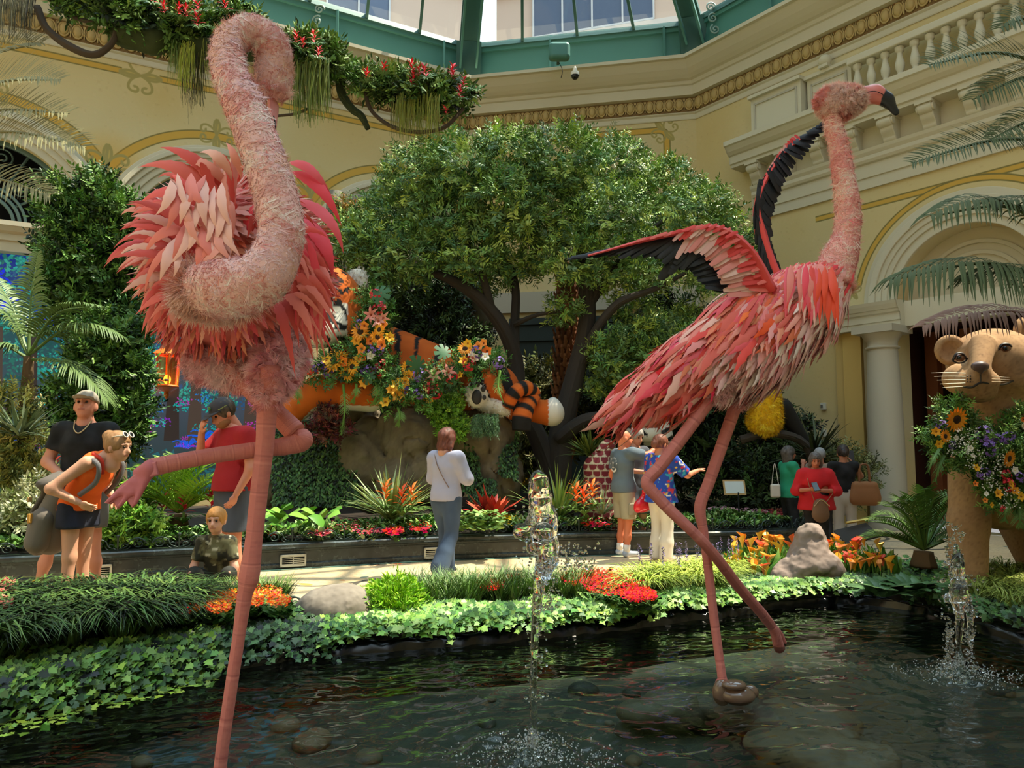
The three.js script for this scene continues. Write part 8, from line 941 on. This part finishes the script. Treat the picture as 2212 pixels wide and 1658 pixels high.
{ // woman in red with phone
  const o = person('woman in red blouse with tan bag looking at her phone', { x: 1757, D: 10.3, top: 979, yaw: -0.2, skin: '#b97458', hair: 'bob', hairC: '#5a5250', build: 1.45, tilt: 0.3, pose: { sL: [0.21, 1.38, 0], sR: [-0.21, 1.38, 0], eL: [0.34, 1.1, 0.02], wL: [0.02, 1.12, 0.3], eR: [-0.33, 1.1, 0.02], wR: [-0.14, 1.14, 0.3], chest: [0, 1.26, 0], head: [0, 1.62, 0.05] }, shirt: ['#c01820', 1, 0.35, 0.78, 0.03, 0.05], pants: ['#1c1a1d', 1, 1, 0.03, 0.02], shoes: '#2a2a2c', hands: { L: [[-0.7, 0.5, 0], 0.8], R: [[0.7, 0.5, 0], 0.8] } });
  phone(o, [-0.07, 1.19, 0.38], [-0.8, 0, 0], '', 'pale phone held by the woman in red'); const b = thing('crossbody_bag', 'round brown crossbody bag in front of the woman in red', 'bag', o.localToWorld(V(0.02, 0.8, 0.25))); part(b, 'pouch', sdf([cap(V(0, -0.05, 0), V(0, 0.05, 0), 0.12, 0.1, V(0, 0, 1), 0.4)], { cell: 0.014 }), cm('#7a5840', 0.6)); part(b, 'zip', tube([V(-0.1, 0.05, 0.05), V(0, 0.13, 0.03), V(0.1, 0.05, 0.05)], 0.006, 5, 5), cm('#c0a070', 0.4)); strap(o, [[-0.06, 0.9, 0.25], [-0.14, 1.2, 0.2], [-0.16, 1.42, 0.08]], 0.006, '#9a7454'); strap(o, [[0.1, 0.9, 0.24], [0.22, 1.05, 0.18], [0.3, 1.1, 0.0]], 0.006, '#9a7454');
}
person('grey-haired person half hidden behind the woman in red', { x: 1768, D: 11.2, top: 970, yaw: 2.8, skin: '#b98068', hair: 'short', hairC: '#8a8c90', shirt: ['#8a7a6c', 0.8, 0, 0.88, 0.02], pants: ['#3a3c44', 1, 1, 0.02], shoes: '#2a2a2c' });
{ const o = person('woman in black top and pale trousers seen from behind', { x: 1818, D: 10.9, top: 964, yaw: 2.95, skin: '#a8765c', hair: 'knot', hairC: '#2a1c18', build: 1.02, pose: { eL: [0.28, 1.14, 0.0], wL: [0.22, 0.95, 0.12], eR: [-0.3, 1.24, 0.14], wR: [-0.2, 1.46, 0.26] }, shirt: ['#151417', 0.3, 0, 0.96, 0.014], pants: ['#b0a598', 1, 1, 0.045, 0.02], shoes: '#5a4a40' });
  phone(o, [-0.2, 1.58, 0.3], [-0.2, 0, 0], '', 'dark phone raised by the woman in black'); const b = thing('tote_bag', 'tan woven tote bag of the woman in black', 'bag', o.localToWorld(V(-0.3, 0.98, -0.1))); b.rotation.y = o.rotation.y; part(b, 'pouch', sdf([cap(V(-0.12, -0.1, 0), V(0.12, -0.1, 0), 0.09, 0.09, V(0, 0, 1), 0.7), cap(V(-0.12, 0.1, 0), V(0.12, 0.1, 0), 0.05, 0.05), cap(V(-0.1, 0, 0), V(0.1, 0, 0), 0.09, 0.09, V(0, 0, 1), 0.7)], { cell: 0.015, k: 0.06 }), cm('#8a5a34', 0.8)); for (const k of [-1, 1]) part(b, 'handle', tube([V(-0.07, 0.12, k * 0.03), V(-0.04, 0.38, k * 0.03), V(0.04, 0.38, k * 0.03), V(0.07, 0.12, k * 0.03)], 0.009, 6, 5), cm('#7a4c2c', 0.7)); }
// ---------------------------------------------------------------- water jets
{
  const wm = mat('#ffffff', 0.03, { transmission: 1, thickness: 0.05, ior: 1.33 }), foam = mat('#e8ecec', 0.35, { transmission: 0.5, thickness: 0 });
  const jet = (label, col, head, D, n, splash) => {
    const o = thing('water_jet', label, 'water jet', P(col[0][0], col[0][1], D)), D0 = D, T = (x, y, r) => ({ p: P(x, y, D0), r: px(r, D0) });
    const pts = col.map(([x, y, r]) => T(x, y, r)), pr = []; for (let i = 0; i < pts.length - 1; i++) pr.push(cap(pts[i].p, pts[i + 1].p, pts[i].r, pts[i + 1].r)); worldPart(o, 'column', sdf(pr, { cell: 0.008, k: 0.01, warp: (x, y, z) => 0.022 * (fbm(x * 26, y * 17, z * 26, 3) - 0.5) }), wm);
    if (head.length) worldPart(o, 'crest', sdf(head.map(([x, y, rx, ry]) => ({ c: P(x, y, D0), R: [px(rx, D0), px(ry, D0), px(rx, D0) * 0.8] })), { cell: 0.011, k: 0.03, warp: (x, y, z) => 0.05 * (fbm(x * 18, y * 14, z * 18, 4) - 0.5) }), wm);
    const dg = new THREE.IcosahedronGeometry(1, 1), L = []; for (let i = 0; i < n; i++) { const q = pick(splash), s = px(rr(0.8, 2.6), D0) * (R() < 0.1 ? 1.8 : 1); L.push([frame(P(q[0] + rs(q[2]) * Math.sqrt(R()), q[1] + rs(q[3]), D0 + rs(q[4] ?? 0.2)), rdir(), rdir(), s, s * rr(0.8, 1.8), s), null]); } worldInst(o, 'drops', dg, wm, L);
    const b = P(col[0][0], col[0][1], D0), F2 = []; for (let i = 0; i < n * 1.1; i++) { const a = R() * 7, q = Math.pow(R(), 1.6) * 0.45, s = rr(0.0018, 0.0048); F2.push([frame(V(b.x + Math.cos(a) * q, WATER + 0.012 + Math.exp(-q * 9) * R() * 0.14, b.z + Math.sin(a) * q * 0.8), rdir(), rdir(), s, s * 0.7, s)]); } worldInst(o, 'foam', dg, foam, F2);
  };
  jet('tall water jet with a tumbling crest in the middle of the pond', [[1150, 1652, 20], [1151, 1600, 10], [1152, 1500, 8], [1154, 1400, 8], [1158, 1320, 9], [1166, 1250, 14], [1180, 1200, 22], [1170, 1150, 24]], [[1165, 1075, 26, 50], [1170, 1130, 34, 40], [1138, 1150, 30, 22], [1180, 1190, 24, 60], [1165, 1040, 14, 20], [1150, 1180, 16, 18]], 3.95, 800, [[1165, 1180, 60, 90], [1150, 1620, 90, 40], [1185, 1260, 30, 60], [1240, 1200, 60, 30], [1160, 1400, 30, 120]]);
  jet('shorter splashing water jet at the right', [[2073, 1460, 16], [2072, 1400, 5], [2073, 1330, 8], [2072, 1290, 20], [2068, 1230, 14], [2066, 1180, 6]], [[2070, 1280, 20, 22], [2068, 1225, 12, 30], [2095, 1330, 8, 50], [2050, 1290, 12, 14]], 5.35, 700, [[2070, 1290, 60, 50], [2095, 1370, 20, 60], [2060, 1190, 25, 60], [2073, 1455, 60, 16], [2050, 1400, 16, 60]]);
}
renderer.render(scene, camera);
